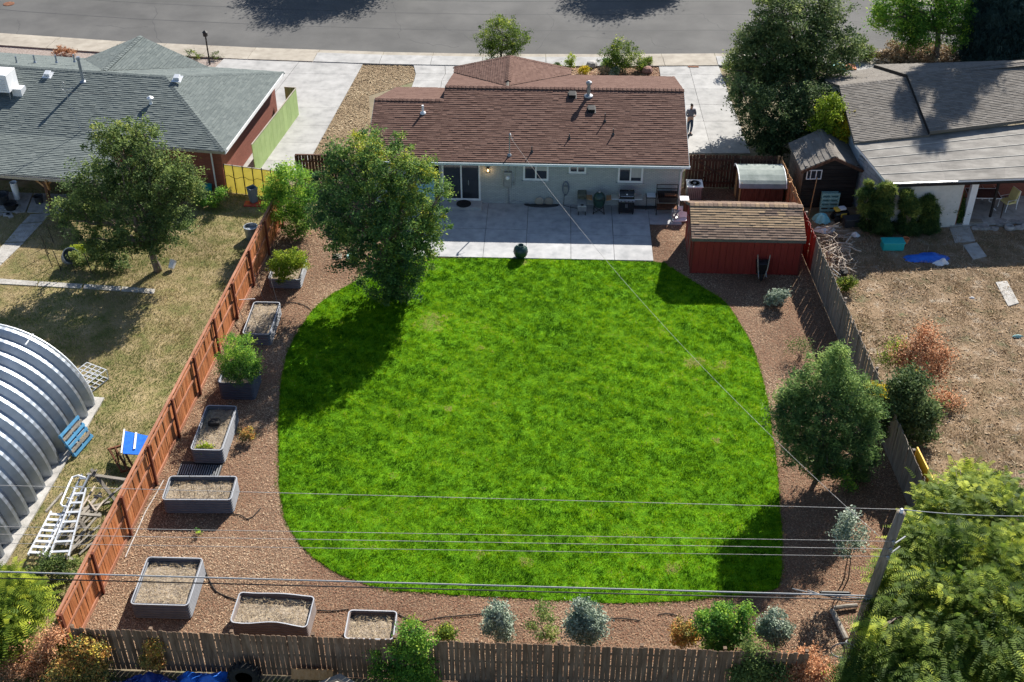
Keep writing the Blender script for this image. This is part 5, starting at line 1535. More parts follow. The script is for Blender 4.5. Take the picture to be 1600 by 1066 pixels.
mb = MB(); mb.box((-.02, .3, .32), (.96, .52, .03)); mb.build('lower_shelf', 'rust', sm, world=False)
mb = MB(); mb.box((.1, .2, 1.03), (.5, .2, .05)); mb.build('grate', 'rust', sm, world=False)
for x in (-.52, .48):
    mb = MB(); mb.lathe([(.01, -.02), (.06, -.02), (.06, .02), (.01, .02)], (x, .02, .06), 12, 'x'); mb.build('wheel', 'rubber', sm, world=False)
# pale plastic side table + items at the corner
p = patio_obj(1016, 327)
tt = thing('side_table', 'small dark table with a pale square top beside the steel smoker', 'table', p)
mb = MB(); mb.box((0, .1, .72), (.42, .42, .03)); mb.build('table_top', 'white_plastic', tt, world=False, bevel=.005)
mb = MB(); mb.box((0, .1, .69), (.5, .5, .03)); mb.build('frame', 'black_metal', tt, world=False)
for x in (-.22, .22):
    for y_ in (-.12, .32): mb = MB(); mb.beam((x, y_, 0), (x, y_, .68), .03, .03, (0, 1, 0)); mb.build('leg', 'black_metal', tt, world=False)
p = G(1067, 338, .01)
tw = thing('paper_topped_stand', 'small stand with a bright white square top at the shed corner', 'stand', p)
mb = MB(); mb.box((0, .1, .92), (.42, .42, .04)); mb.build('top', 'white_plastic', tw, world=False, bevel=.006)
mb = MB(); mb.box((.1, -.05, .45), (.3, .35, .9)); mb.build('cabinet', 'dark_wood', tw, world=False, bevel=.01)
p = G(1059, 344, .065)
wb = thing('white_board_stack', 'white board with crumpled grey bags leaning at the patio corner', 'boards', p)
mb = MB(); mb.box((0.1, .1, .03), (.75, .5, .05), .1); mb.build('board', 'white_plastic', wb, world=False)
mb = MB(); mb.box((.22, .25, .32), (.42, .05, .55), .1, -.5); mb.build('panel', 'white_plastic', wb, world=False)
mb = MB()
for k in range(9):
    mb.tube([(random.uniform(-.35, .1), random.uniform(-.2, .3), .05), (random.uniform(-.4, .1), random.uniform(-.2, .3), .35), (random.uniform(-.3, .2), random.uniform(-.1, .3), .5)], .025, 6)
mb.build('tube', 'cable_grey', wb, world=False)
# hose reel on the wall, dark tyre-like mats, pale discs
p = patio_obj(883, 322)
hr = thing('hose_reel', 'coiled garden hose on a wall hanger left of the covered cart', 'hose reel', (p.x, WY, .065))
for k in range(5):
    mb = MB(); mb.tube([(.17 * math.cos(t) * (1 - .06 * k), -.08 - .02 * k, .95 + .36 * math.sin(t)) for t in np.linspace(0, 6.28, 19)], .014, 5); mb.build('coil', 'grey_plastic', hr, world=False)
mb = MB(); mb.box((0, -.05, .95), (.2, .1, .18)); mb.build('hanger', 'metal_grey', hr, world=False)
mb = MB(); mb.tube([(-.05, -.1, .6), (-.08, -.12, .02), (.3, -.3, .015), (.7, -.4, .015)], .014, 5); mb.build('hose_end', 'rubber', hr, world=False)
for px, lab in ((843, 'pale round disc leaning on the wall below the middle window, left one'), (857.5, 'pale round disc leaning on the wall, partly behind the overhead wire')):
    p = patio_obj(px, 320); mb = MB(); mb.lathe([(.02, 0), (.20, 0), (.22, .015), (.20, .03), (.02, .03)], (p.x, WY - .12, .28), 20, 'y'); mb.build('stepping_disc', 'concrete_tan', label=lab, cat='disc', group='round discs at the wall')
for px, w_, lab in ((846, .85, 'dark oval window well cover on the patio under the left bedroom window'), (1006, .8, 'dark oval window well cover beside the gas grill')):
    p = patio_obj(px, 324); mb = MB()
    ring = [(w_ * math.cos(t), .0 - .26 * math.sin(t)) for t in np.linspace(0, math.pi, 14)]
    mb.prism([(p.x + a, WY - .08 + b) for a, b in ring], .06, .12); mb.build('window_well_cover', 'dark_plastic', label=lab, cat='cover', group='oval covers along the house wall', bevel=.01)
p = patio_obj(727, 318); mb = MB(); mb.lathe([(.02, .0), (.36, .0), (.36, .02), (.34, .03), (.02, .03)], (p.x - .05, WY - .40, .225), 24)
mb.build('door_mat', 'rubber', label='dark round mat on the sliding door step', cat='mat')
# air conditioner unit
p = G(1084, 312)
ac = thing('air_conditioner', 'square pale topped air conditioning unit behind the red shed', 'air conditioner', (p.x, p.y + .25, 0))
mb = MB(); mb.box((0, 0, .38), (.74, .74, .72)); mb.build('casing', 'metal_grey', ac, world=False, bevel=.05)
for sx in range(8):
    mb = MB(); mb.box((-.33 + sx * .094, -.375, .38), (.02, .012, .6)); mb.build('louvre', 'dark_plastic', ac, world=False)
mb = MB(); mb.lathe([(.30, .745), (.40, .745), (.40, .78), (.30, .78)], (0, 0, 0), 4) if False else mb.box((0, 0, .755), (.80, .80, .035)); tp = mb.build('top_cover', 'white_plastic', ac, world=False, bevel=.03)
mb = MB(); mb.lathe([(.01, .775), (.29, .775), (.29, .785), (.01, .785)], (0, 0, 0), 24); mb.build('fan_opening', 'black_metal', tp, world=False)
mb = MB()
for k in range(5): mb.lathe([(.06 + k * .055, .79), (.066 + k * .055, .79), (.066 + k * .055, .796), (.06 + k * .055, .796)], (0, 0, 0), 20)
mb.lathe([(.01, .79), (.09, .79), (.08, .81), (.01, .81)], (0, 0, 0), 16); mb.build('grille', 'metal_grey', tp, world=False)
# wheelbarrow leaning on the shed
p = G(1189, 440)
wbv = thing('wheelbarrow', 'black wheelbarrow with pale handles tipped up against the red shed', 'wheelbarrow', (p.x, SY0 - .1, 0))
mb = MB(); T = lambda x, y, z: (x, y, z)
vs = [(-.30, -.12, .95), (.30, -.12, .95), (.22, -.16, .25), (-.22, -.16, .25), (-.20, -.42, .85), (.20, -.42, .85), (.14, -.42, .35), (-.14, -.42, .35)]
mb.add(vs, [(4, 5, 6, 7), (0, 1, 5, 4), (1, 2, 6, 5), (2, 3, 7, 6), (3, 0, 4, 7)]); mb.add([Vector(v) + Vector((0, .012, 0)) for v in vs[:4]] + [Vector(v) + Vector((0, .012, 0)) for v in vs[4:]], [(7, 6, 5, 4), (4, 5, 1, 0), (5, 6, 2, 1), (6, 7, 3, 2), (7, 4, 0, 3)]); mb.build('tray', 'black_gloss', wbv, world=False)
for sx in (-1, 1):
    mb = MB(); mb.tube([(sx * .10, -.40, .10), (sx * .2, -.47, .6), (sx * .27, -.30, 1.30)], .022, 6); mb.build('handle', 'twig', wbv, world=False)
    mb = MB(); mb.tube([(sx * .16, -.44, .55), (sx * .18, -.62, .35), (sx * .16, -.46, .28)], .014, 6); mb.build('leg', 'metal_grey', wbv, world=False)
mb = MB(); mb.lathe([(.03, -.04), (.17, -.04), (.19, 0), (.17, .04), (.03, .04)], (0, -.38, .19), 18, 'x'); mb.build('wheel', 'rubber', wbv, world=False, smooth=True)
# paving bits under the elm
for px, py, lab in ((527, 402, 'pale square valve box lid on the chips under the big tree'), (549, 401, 'worn turquoise square lid on the chips under the big tree')):
    p = G(px, py); mb = MB(); mb.box((p.x, p.y, .03), (.42, .42, .06), .1); mb.build('valve_lid', 'teal_pale' if px > 540 else 'concrete_tan', label=lab, cat='lid', bevel=.01)

# ------------------------------------------------------------------ person on the drive
def skin_chain(name, joints, edges, m, parent, root=0, sub=2):
    me = bpy.data.meshes.new(name); me.from_pydata([j[:3] for j in joints], edges, [])
    me.materials.append(M[m])
    o = bpy.data.objects.new(name, me); COL.objects.link(o)
    md = o.modifiers.new('skin', 'SKIN'); md.use_smooth_shade = True
    for i, j in enumerate(joints):
        sv = me.skin_vertices[0].data[i]; r_ = j[3]
        sv.radius = r_ if isinstance(r_, tuple) else (r_, r_)
        sv.use_root = (i == root)
    ss = o.modifiers.new('sub', 'SUBSURF'); ss.levels = sub; ss.render_levels = sub
    o.parent = parent
    return o
pp_ = G(1076.5, 210, .065)
pe = thing('person', 'person in grey sweater and jeans standing on the right driveway', 'person', (pp_.x, pp_.y, .065), R(200))
J_ = [(0, 0, .95, (.15, .11)), (0, 0, 1.15, (.145, .10)), (0, .0, 1.36, (.175, .11)), (0, 0, 1.48, (.09, .075)), (0, .02, 1.56, .055), (0, .035, 1.63, (.075, .085)), (0, .035, 1.72, (.078, .095)),
      (.17, 0, 1.42, .065), (.26, -.02, 1.16, .045), (.16, .18, 1.12, .032), (.08, .24, 1.13, .028),
      (-.17, 0, 1.42, .065), (-.27, -.02, 1.16, .045), (-.17, .18, 1.13, .032), (-.09, .24, 1.15, .028),
      (.10, 0, .86, .09), (.10, .03, .50, .062), (.10, 0, .09, .042), (.105, .14, .04, .035),
      (-.10, 0, .86, .09), (-.10, .05, .50, .062), (-.10, -.03, .09, .042), (-.105, .11, .04, .035)]
E_ = [(0, 1), (1, 2), (2, 3), (3, 4), (4, 5), (5, 6), (2, 7), (7, 8), (8, 9), (9, 10), (2, 11), (11, 12), (12, 13), (13, 14), (0, 15), (15, 16), (16, 17), (17, 18), (0, 19), (19, 20), (20, 21), (21, 22)]
for hx, hy, hz_, b_ in ((.08, .24, 1.13, 10), (-.09, .24, 1.15, 14)):      # four fingers and a thumb on each hand
    s_ = -1 if hx > 0 else 1
    for q, (dy, dz, l_) in enumerate(((.035, .03, .07), (.04, .01, .078), (.037, -.01, .072), (.03, -.028, .058))):
        k = len(J_); J_.append((hx + s_ * .045, hy + dy * .5, hz_ + dz * .8, .010)); J_.append((hx + s_ * (.045 + l_ * .6), hy + dy * .7, hz_ + dz - .01, .008))
        E_ += [(b_, k), (k, k + 1)]
    k = len(J_); J_.append((hx + s_ * .01, hy - .02, hz_ + .045, .010)); E_.append((b_, k))
body = skin_chain('body', J_, E_, 'skin', pe)
skin_chain('sweater', [(0, 0, .93, (.17, .13)), (0, 0, 1.15, (.17, .125)), (0, 0, 1.38, (.20, .135)), (0, 0, 1.49, (.10, .09)), (.19, 0, 1.42, .085), (.275, -.02, 1.16, .062), (.175, .165, 1.12, .048), (-.19, 0, 1.42, .085), (-.285, -.02, 1.16, .062), (-.185, .165, 1.13, .048)],
           [(0, 1), (1, 2), (2, 3), (2, 4), (4, 5), (5, 6), (2, 7), (7, 8), (8, 9)], 'sweater', pe)
skin_chain('jeans', [(0, 0, .98, (.16, .12)), (0, 0, .92, (.165, .125)), (.09, 0, .84, .10), (.10, .03, .50, .076), (.10, 0, .10, .060), (-.09, 0, .84, .10), (-.10, .05, .50, .076), (-.10, -.03, .10, .060)],
           [(0, 1), (1, 2), (2, 3), (3, 4), (1, 5), (5, 6), (6, 7)], 'jeans', pe)
skin_chain('hair', [(0, .01, 1.66, (.07, .07)), (0, .015, 1.745, (.09, .105)), (0, .03, 1.80, (.05, .06))], [(0, 1), (1, 2)], 'hair', pe)
for sx in (-1, 1):
    mb = MB(); mb.lathe([(.005, -.01), (.022, 0), (.005, .01)], (sx * .088, .03, 1.68), 8, 'x'); mb.build('ear', 'skin', pe, world=False)
    mb = MB(); mb.lathe([(.002, .0), (.012, .006), (.002, .012)], (sx * .032, .118, 1.695), 8, 'y'); mb.build('eye', 'hair', pe, world=False)
    mb = MB(); mb.box((sx * .10, .06 - (.03 if sx < 0 else 0), .035), (.10, .28, .07)); mb.build('shoe', 'black_metal', pe, world=False, bevel=.02)
mb = MB(); mb.add([(0, .115, 1.71), (-.015, .12, 1.665), (.015, .12, 1.665), (0, .15, 1.67)], [(0, 1, 3), (0, 3, 2), (1, 2, 3)]); mb.build('nose', 'skin', pe, world=False)
mb = MB(); mb.box((0, .122, 1.635), (.045, .01, .01)); mb.build('mouth', 'red_trim', pe, world=False)

# ------------------------------------------------------------------ left yard clutter
p = G(397, 318)
tb_ = thing('trash_bin', 'grey plastic bin standing on a red sled by the yellow fence', 'bin', p)
mb = MB(); mb.lathe([(.20, .10), (.28, .85), (.31, .87), (.31, .90), (.25, .90), (.19, .2)], (0, 0, 0), 4); mb.build('body', 'grey_plastic', tb_, world=False, bevel=.03)
rs_ = G(397, 320)
mb = MB(); mb.box((rs_.x, rs_.y, .045), (.95, .5, .09)); mb.build('plastic_sled', 'red_plastic', label='low red plastic sled under the grey bin', cat='sled', bevel=.04)
for px, py, lab in ((394, 372, 'short round metal tub against the far end of the cedar fence'),):
    p = G(px, py); mb = MB(); mb.lathe([(.27, 0), (.31, .62), (.33, .64), (.29, .64), (.27, .5), (.02, .48)], p, 20); mb.build('metal_tub', 'galv', label=lab, cat='tub', smooth=False)
# garden enclosure posts with wire, leaning bucket
gpst = [(82, 418), (96, 424), (118, 428), (144, 428), (168, 424), (192, 414), (208, 406), (100, 372), (84, 380), (76, 398), (150, 378), (180, 384)]
ge = thing('garden_enclosure', 'low ring of dark stakes and wire around the left vegetable patch', 'garden fence', G(140, 410))
for px, py in gpst:
    a = G(px, py); mb = MB(); mb.tube([a, a + Vector((-.18, .1, 1.0))], .022, 6); mb.build('stake', 'black_metal', ge)
for hh in (.35, .75):
    mb = MB(); P_ = [G(px, py) + Vector((-.18 * hh, .1 * hh, hh)) for px, py in gpst[:7]]
    mb.tube(P_, .007, 4); mb.build('wire', 'cable_black', ge)
p = G(108, 414); mb = MB(); 
bk = thing('tipped_tub', 'pale blue grey tub lying on its side in the vegetable patch', 'tub', p, .3)
mb = MB(); mb.lathe([(.30, 0), (.36, .55), (.38, .58), (.34, .58), (.28, .06), (.02, .05)], (0, 0, 0), 18); o_ = mb.build('body', 'grey_plastic', bk, world=False); o_.rotation_euler = (.9, 0, .5); o_.location = (0, .1, .30)
p = G(268, 424)
bk = thing('white_bucket', 'white bucket tipped over right of the left tree trunk', 'bucket', p)
mb = MB(); mb.lathe([(.13, 0), (.16, .36), (.17, .38), (.145, .38), (.12, .03), (.02, .02)], (0, 0, 0), 18); o_ = mb.build('body', 'white_plastic', bk, world=False); o_.rotation_euler = (-.9, .3, 0); o_.location = (0, 0, .15)
# porch clutter
p = G(30, 290, .9); p0 = G(30, 322)
for px, py, r_, h_, m_, lab in ((28, 312, .17, .9, 'white_plastic', 'white hanging bucket shape in the shade of the left porch'), (18, 328, .30, .30, 'rubber', 'dark round planter on the shaded left porch edge'), (62, 318, .22, .35, 'dark_plastic', 'dark pot on the shaded porch slab'), (5, 318, .35, .45, 'dark_plastic', 'dark tub at the far left of the porch')):
    q = G(px, py); mb = MB(); mb.lathe([(r_ * .8, 0), (r_, h_), (r_ * 1.1, h_ + .02), (r_ * .9, h_ + .02), (r_ * .75, h_ * .7), (.02, h_ * .65)], q + Vector((0, 0, .05)), 16); mb.build('pot', m_, label=lab, cat='pot')
for k in range(14):
    q = G(random.uniform(0, 28), random.uniform(318, 342)); 
    mb = MB(); mb.box((q.x, q.y, .05), (random.uniform(.15, .4), random.uniform(.12, .3), .1), random.random()); mb.build('edging_stone', 'stone', label='rough grey stone in the loose pile beside the left porch', cat='stone', group='stones beside the left porch', bevel=.02)
# junk by the brick wall behind the tree
q = G(318, 300)
jk = thing('junk_heap', 'small heap of buckets and boards by the red brick wall', 'junk', q)
mb = MB(); mb.lathe([(.2, 0), (.24, .35), (.2, .36)], (.2, .1, 0), 14); mb.build('bucket', 'teal_plastic', jk, world=False)
mb = MB(); mb.beam((-.4, 0, .1), (.3, .1, .9), .12, .03); mb.build('board', 'orange_wood', jk, world=False)
mb = MB(); mb.box((-.3, .2, .2), (.5, .4, .4)); mb.build('crate', 'red_plastic', jk, world=False)
# wire crate beside the arch building
q = G(142, 603)
wc = thing('metal_lattice_crate', 'pale metal lattice crate leaning by the end of the arch building', 'crate', q + Vector((-.1, .1, 0)), -.45)
W2, D2, H2 = 1.0, 1.15, .5
for z in (.04, H2):
    for i in range(6):
        mb = MB(); mb.beam((-W2 / 2, -D2 / 2 + i * D2 / 5, z), (W2 / 2, -D2 / 2 + i * D2 / 5, z), .035, .03); mb.build('bar', 'aluminium', wc, world=False)
    for i in range(5):
        mb = MB(); mb.beam((-W2 / 2 + i * W2 / 4, -D2 / 2, z + .02), (-W2 / 2 + i * W2 / 4, D2 / 2, z + .02), .035, .03); mb.build('bar', 'aluminium', wc, world=False)
for sx in (-1, 0, 1):
    for sy in (-1, 1):
        mb = MB(); mb.beam((sx * W2 / 2, sy * D2 / 2, 0), (sx * W2 / 2, sy * D2 / 2, H2), .04, .04, (0, 1, 0)); mb.build('upright', 'aluminium', wc, world=False)
# blue pallet leaning on the arch building
q = G(131, 700)
pa = thing('blue_pallet', 'blue wooden pallet with bare boards leaning against the arch building', 'pallet', q)
def PT(x, y, z): return Vector((x, y, z))
tl = Matrix.Rotation(R(-14), 3, 'Z') @ Matrix.Rotation(R(65), 3, 'Y')
def pbox(name, c, s, m):
    mb = MB(); mb.box((0, 0, 0), s); vs = [tl @ (Vector(v) + Vector(c)) + Vector((0, 0, .06)) for v in mb.v]; mb.v = [tuple(v) for v in vs]; mb.build(name, m, pa, world=False)
for i in range(3): pbox('stringer', (-.5, -.55 + i * .55, 0), (1.0, .05, .10), 'blue_wood')
for i in range(6): pbox('slat', (-.05 - i * .185, 0, .06), (.11, 1.2, .02), 'blue_wood' if i not in (1, 4) else 'grey_lumber')
for i in range(3): pbox('slat', (-.05 - i * .44, 0, -.06), (.10, 1.2, .02), 'blue_wood')
# blue tarp table, brown metal frame
c4 = [G(194, 673, .75), G(232, 681, .75), G(222, 711, .75), G(192, 709, .75)]
bt = thing('tarp_table', 'bright blue sheet stretched over a frame beside the cedar fence', 'table', sum(c4, Vector()) / 4 * Vector((1, 1, 0)) if False else Vector(((c4[0] + c4[2]) / 2)[:2] + (0,)))
mb = MB(); mb.slab(c4, .03); mb.build('blue_sheet', 'blue_tarp', bt, bevel=.01)
for a in c4:
    mb = MB(); mb.beam((a.x, a.y, 0), (a.x, a.y, .72), .04, .04, (0, 1, 0)); mb.build('leg', 'grey_lumber', bt)
mb = MB(); mb.beam(c4[0] + Vector((0, .05, .03)), c4[3] + Vector((-.05, 0, .03)), .05, .03); mb.build('edge_bar', 'white_plastic', bt)
mb = MB(); mb.beam((c4[0] + c4[1]) / 2 + Vector((0, 0, .03)), (c4[2] + c4[3]) / 2 + Vector((0, .25, .03)), .07, .03); mb.build('edge_bar', 'white_plastic', bt)
a, b = G(180, 700, .7), G(200, 735, .2)
rf = thing('rusty_rack', 'rusty brown frame propped beside the blue sheet', 'frame', Vector((a.x, a.y, 0)))
for d in (-.18, 0, .18):
    mb = MB(); mb.beam(a + Vector((d, d * .6, 0)), b + Vector((d, d * .6, 0)), .06, .10); mb.build('bar', 'rust', rf)
for e_ in (a, b):
    mb = MB(); mb.beam(e_ + Vector((-.25, -.1, .0)), e_ + Vector((.25, .15, .0)), .06, .08); mb.build('bar', 'rust', rf)
mb = MB(); mb.beam(a, a - Vector((0, 0, .68)), .05, .05, (0, 1, 0)); mb.build('leg', 'rust', rf)
# timber rack holding ladders
def Lp(px, py, z=0): return G(px, py, z)
rk = thing('timber_rack', 'weathered sawhorse rack of grey lumber beside the cedar fence', 'rack', Lp(120, 810))
for (a, b, w_) in ((Lp(136, 741, .75), Lp(196, 750, .75), .12), (Lp(98, 801, .75), Lp(158, 806, .75), .12), (Lp(62, 868, .7), Lp(118, 874, .7), .12), (Lp(142, 733, .95), Lp(180, 782, .05), .12), (Lp(136, 752, .05), Lp(150, 735, .95), .10), (Lp(112, 795, .8), Lp(142, 838, .05), .12),
                   (Lp(64, 862, .9), Lp(96, 900, .05), .14), (Lp(66, 905, .05), Lp(70, 865, .8), .1), (Lp(72, 800, .75), Lp(98, 770, .75), .08)):
    mb = MB(); mb.beam(a, b, w_, .06); mb.build('beam', 'grey_lumber', rk)
for k in range(16):
    a = Lp(random.uniform(95, 150), random.uniform(800, 900)); an = random.gauss(1.15, .28); l_ = random.uniform(.8, 2.0)
    mb = MB(); z_ = random.uniform(.05, .4); mb.beam(a + Vector((0, 0, z_)), a + Vector((math.cos(an) * l_, math.sin(an) * l_, z_ + random.uniform(-.03, .2))), random.uniform(.05, .12), .04)
    mb.build('lumber_offcut', 'grey_lumber', label='weathered board end in the jumbled pile under the ladders', cat='board', group='boards under the ladders')
def ladder(label, a, b, w, rungs, z0, m='aluminium', wide=None, group='ladders on the timber rack', rung_w=.06, d=.05):
    a, b = Vector(a), Vector(b); dr = (b - a).normalized(); s = Vector((dr.y, -dr.x, 0)).normalized()
    o = thing('ladder', label, 'ladder', Vector((a.x, a.y, 0)), 0, group)
    w1 = wide or w
    for sg in (-1, 1):
        mb = MB(); mb.beam(a + s * sg * w / 2, b + s * sg * w1 / 2, d, .07); mb.build('rail', m, o)
    for i in range(rungs):
        t = (i + .5) / rungs; c = a.lerp(b, t); ww = w + (w1 - w) * t
        mb = MB(); mb.beam(c - s * ww / 2, c + s * ww / 2, rung_w, .03); mb.build('rung', m, o)
    return o
ladder('white aluminium step ladder lying on top of the timber rack', Lp(126, 764, 1.0), Lp(92, 870, 1.0), .36, 7, 1.0, wide=.62, rung_w=.09)
ladder('wide silver extension ladder on the left of the timber rack', Lp(92, 800, .85), Lp(56, 868, .85), .52, 8, .85, m='galv_light', rung_w=.10)
ladder('narrow silver ladder lying under the white step ladder', Lp(134, 742, .92), Lp(74, 862, .80), .26, 9, .85, m='galv')
lo = thing('bent_tube_rail', 'rounded white tube rail at the top of the ladder pile', 'frame', Lp(104, 770))
mb = MB(); pts = [Lp(x, y, 1.02) for x, y in ((134, 747), (122, 743), (113, 746), (108, 756), (97, 782), (95, 788), (98, 791), (104, 792))]
mb.tube(pts, .035, 8); mb.build('tube', 'white_plastic', lo)
for a, b in (((112, 762), (122, 764)), ((104, 778), (114, 780))):
    mb = MB(); mb.tube([Lp(*a, 1.02), Lp(*b, 1.02)], .02, 6); mb.build('bar', 'white_plastic', lo)
wf_ = thing('timber_hoop', 'pale wooden hoop between the ladders and the cedar fence', 'frame', Lp(150, 785))
for a, b in (((148, 760), (124, 800)), ((138, 782), (150, 799)), ((150, 799), (163, 782)), ((146, 774), (160, 777))):
    mb = MB(); mb.beam(Lp(*a, .35), Lp(*b, .35), .05, .04); mb.build('stick', 'twig', wf_)

# ------------------------------------------------------------------ right yard clutter
q = G(1393, 389)
tc = thing('storage_tote', 'teal plastic storage tote with lid in the shade of the right yard', 'tote', q, .05)
mb = MB(); mb.box((0, 0, .22), (.98, .50, .40)); mb.build('body', 'teal_plastic', tc, world=False, bevel=.05)
mb = MB(); mb.box((0, 0, .44), (1.04, .56, .05)); mb.build('lid', 'teal_plastic', tc, world=False, bevel=.02)
q = G(1414, 381); mb = MB(); mb.lathe([(.10, 0), (.15, .26), (.17, .27), (.17, .31), (.13, .31), (.12, .2), (.02, .2)], q, 18); mb.build('flower_pot', 'terracotta', label='small orange flower pot beside the teal tote', cat='pot')
# blue tarp puddled on the ground with a bright white bundle
def crumple(name, label, cat, px, py, sx, sy, h, m, seed, ang=0.0):
    c = G(px, py); n = 22; vs, fs = [], []
    for j in range(n + 1):
        for i in range(n + 1):
            u, v = -1 + 2 * i / n, -1 + 2 * j / n
            r_ = math.hypot(u, v); ed = .78 + .3 * float(vn(math.atan2(v, u) * 1.2 + seed, seed, .5, 30))
            k = max(0, 1 - (r_ / ed) ** 2)
            X, Y = u * sx * ed, v * sy * ed
            z = .015 + h * (k ** .7) * (.35 + .9 * float(vn(X + seed, Y, .22, 31))) + .01 * random.random()
            vs.append((X * math.cos(ang) - Y * math.sin(ang), X * math.sin(ang) + Y * math.cos(ang), z if r_ < 1.15 else .012))
    for j in range(n):
        for i in range(n):
            u, v = -1 + 2 * (i + .5) / n, -1 + 2 * (j + .5) / n
            if math.hypot(u, v) < 1.02: fs.append((j * (n + 1) + i, j * (n + 1) + i + 1, (j + 1) * (n + 1) + i + 1, (j + 1) * (n + 1) + i))
    mb = MB(); mb.add([Vector(x) + Vector((c.x, c.y, 0)) for x in vs], fs)
    return mb.build(name, m, label=label, cat=cat, smooth=False)
crumple('blue_tarp', 'crumpled blue tarp spread on the shaded ground of the right yard', 'tarp', 1452, 404, 1.15, .45, .14, 'blue_tarp', 1.0, .1)
crumple('white_bundle', 'bright white crumpled sheet at the sunny edge of the blue tarp', 'sheet', 1470, 412, .40, .22, .22, 'white_plastic', 4.0, .2)
crumple('cyan_bag', 'pale cyan crumpled bag at the foot of the dark shed', 'bag', 1283, 345, .45, .38, .4, 'cyan_bag', 6.0)
crumple('cyan_bag', 'white and blue crumpled sheet below the cyan bag', 'bag', 1287, 361, .5, .3, .25, 'white_plastic', 8.0)
crumple('white_bag', 'small pale bag on the dark ground left of the junipers', 'bag', 1336, 369, .22, .18, .22, 'white_plastic', 9.0)
crumple('blue_cloth', 'small turquoise scrap of cloth lying in the far right weeds', 'cloth', 1590, 527, .22, .10, .1, 'teal_pale', 12.0)
crumple('paper_scrap', 'small white scrap lying in the weeds below the slab path', 'litter', 1519, 466, .14, .08, .06, 'white_plastic', 13.0)
q = G(1296, 338)
cr = thing('slatted_crate', 'pale teal slatted crate standing against the dark shed', 'crate', q + Vector((0, .35, 0)), .05)
for i in range(5):
    mb = MB(); mb.box((0, 0, .12 + i * .22), (.85, .05, .10)); mb.build('slat', 'teal_pale', cr, world=False)
for x in (-.4, 0, .4):
    mb = MB(); mb.box((x, .05, .52), (.08, .05, 1.05)); mb.build('upright', 'teal_pale', cr, world=False)
mb = MB(); mb.box((0, .28, .55), (.8, .04, .9)); mb.build('back_panel', 'teal_pale', cr, world=False)
q = G(1263, 336); mb = MB(); mb.beam(q + Vector((0, -.1, 0)), q + Vector((.25, .55, 1.75)), .09, .03, (1, 0, 0)); mb.build('leaning_board', 'orange_wood', label='tall yellowish board leaning on the dark shed', cat='board')
q = G(1312, 344)
ty = thing('ride_on_toy', 'yellow white and black plastic ride on toy by the dark shed', 'toy', q, .3)
mb = MB(); mb.box((0, 0, .35), (.75, .4, .28)); mb.build('body', 'black_gloss', ty, world=False, bevel=.08)
mb = MB(); mb.box((.05, .05, .62), (.36, .30, .12)); mb.build('roof', 'white_plastic', ty, world=False, bevel=.05)
mb = MB(); mb.box((-.22, .05, .60), (.25, .34, .12)); mb.build('hood', 'yellow_plastic', ty, world=False, bevel=.05)
mb = MB(); mb.box((.05, -.2, .36), (.3, .04, .2)); mb.build('door', 'yellow_plastic', ty, world=False, bevel=.015)
for x in (-.26, .26):
    for y in (-.2, .2):
        mb = MB(); mb.lathe([(.02, -.05), (.15, -.05), (.16, 0), (.15, .05), (.02, .05)], (x, y, .16), 16, 'y'); mb.build('wheel', 'rubber', ty, world=False)
q = G(1331, 352); mb = MB(); mb.box((q.x, q.y, .22), (.9, .5, .44), .15); mb.build('dark_box', 'dark_plastic', label='low dark box in the shade left of the junipers', cat='box', bevel=.04)
# branch pile: single cut branches
for k in range(85):
    px = random.gauss(1302, 12) + (random.random() - .3) * 8; py = random.uniform(366, 425)
    px += (py - 390) * .28
    q = G(px, py); an = random.uniform(0, math.pi); l_ = random.uniform(.4, 1.5); z_ = random.uniform(.03, .55)
    mb = MB(); e_ = Vector((math.cos(an), math.sin(an), random.gauss(0, .22))) * l_
    p0_ = q + Vector((0, 0, z_)) - e_ * .5; 
    if p0_.z < .02: p0_.z = .02
    p2_ = q + Vector((0, 0, z_)) + e_ * .5; p2_.z = max(.02, p2_.z)
    r_ = random.choice((.012, .016, .02, .03, .045))
    limb(mb, p0_, p2_, r_, r_ * .5, .5, 4, 5)
    mb.build('cut_branch', 'twig', label='bare cut branch in the tangled pile behind the grey fence', cat='branch', group='cut branches in the pile', smooth=True)
q = G(1317, 430)
sw = thing('spare_wheel', 'black wheel with pale hub lying in the branch pile', 'wheel', q, 0)
mb = MB(); mb.lathe([(.13, 0), (.19, .0), (.21, .05), (.19, .10), (.13, .10)], (0, 0, .1), 22); o_ = mb.build('tyre', 'rubber', sw, world=False, smooth=True)
mb = MB(); mb.lathe([(.01, .02), (.135, .02), (.135, .09), (.04, .10), (.01, .10)], (0, 0, .1), 20); mb.build('hub', 'metal_grey', sw, world=False)
q0, q1 = G(1298, 418, .3), G(1313, 430, .2); mb = MB(); mb.tube([q0, q1], .025, 6); mb.tube([G(1296, 424, .3), G(1311, 434, .2)], .025, 6); mb.build('push_handle', 'cable_grey', label='grey tubular handle ending at the wheel in the pile', cat='handle')
# rubble slabs edging the right patio
for k in range(26):
    px = random.uniform(1522, 1602); py = 352 + random.uniform(-5, 9) - (px - 1520) * .03
    q = G(px, py); mb = MB(); nn = random.choice((5, 6, 7)); r_ = random.uniform(.14, .34)
    mb.prism([(q.x + r_ * random.uniform(.7, 1.15) * math.cos(6.28 * i / nn), q.y + r_ * .75 * random.uniform(.7, 1.1) * math.sin(6.28 * i / nn)) for i in range(nn)], 0, random.uniform(.06, .14)); mb.build('rubble_slab', 'stone', label='broken grey concrete lump edging the right porch', cat='stone', group='rubble along the right porch', bevel=.012)
q = G(1527 + 50, 352); 
q = G(1548, 333)
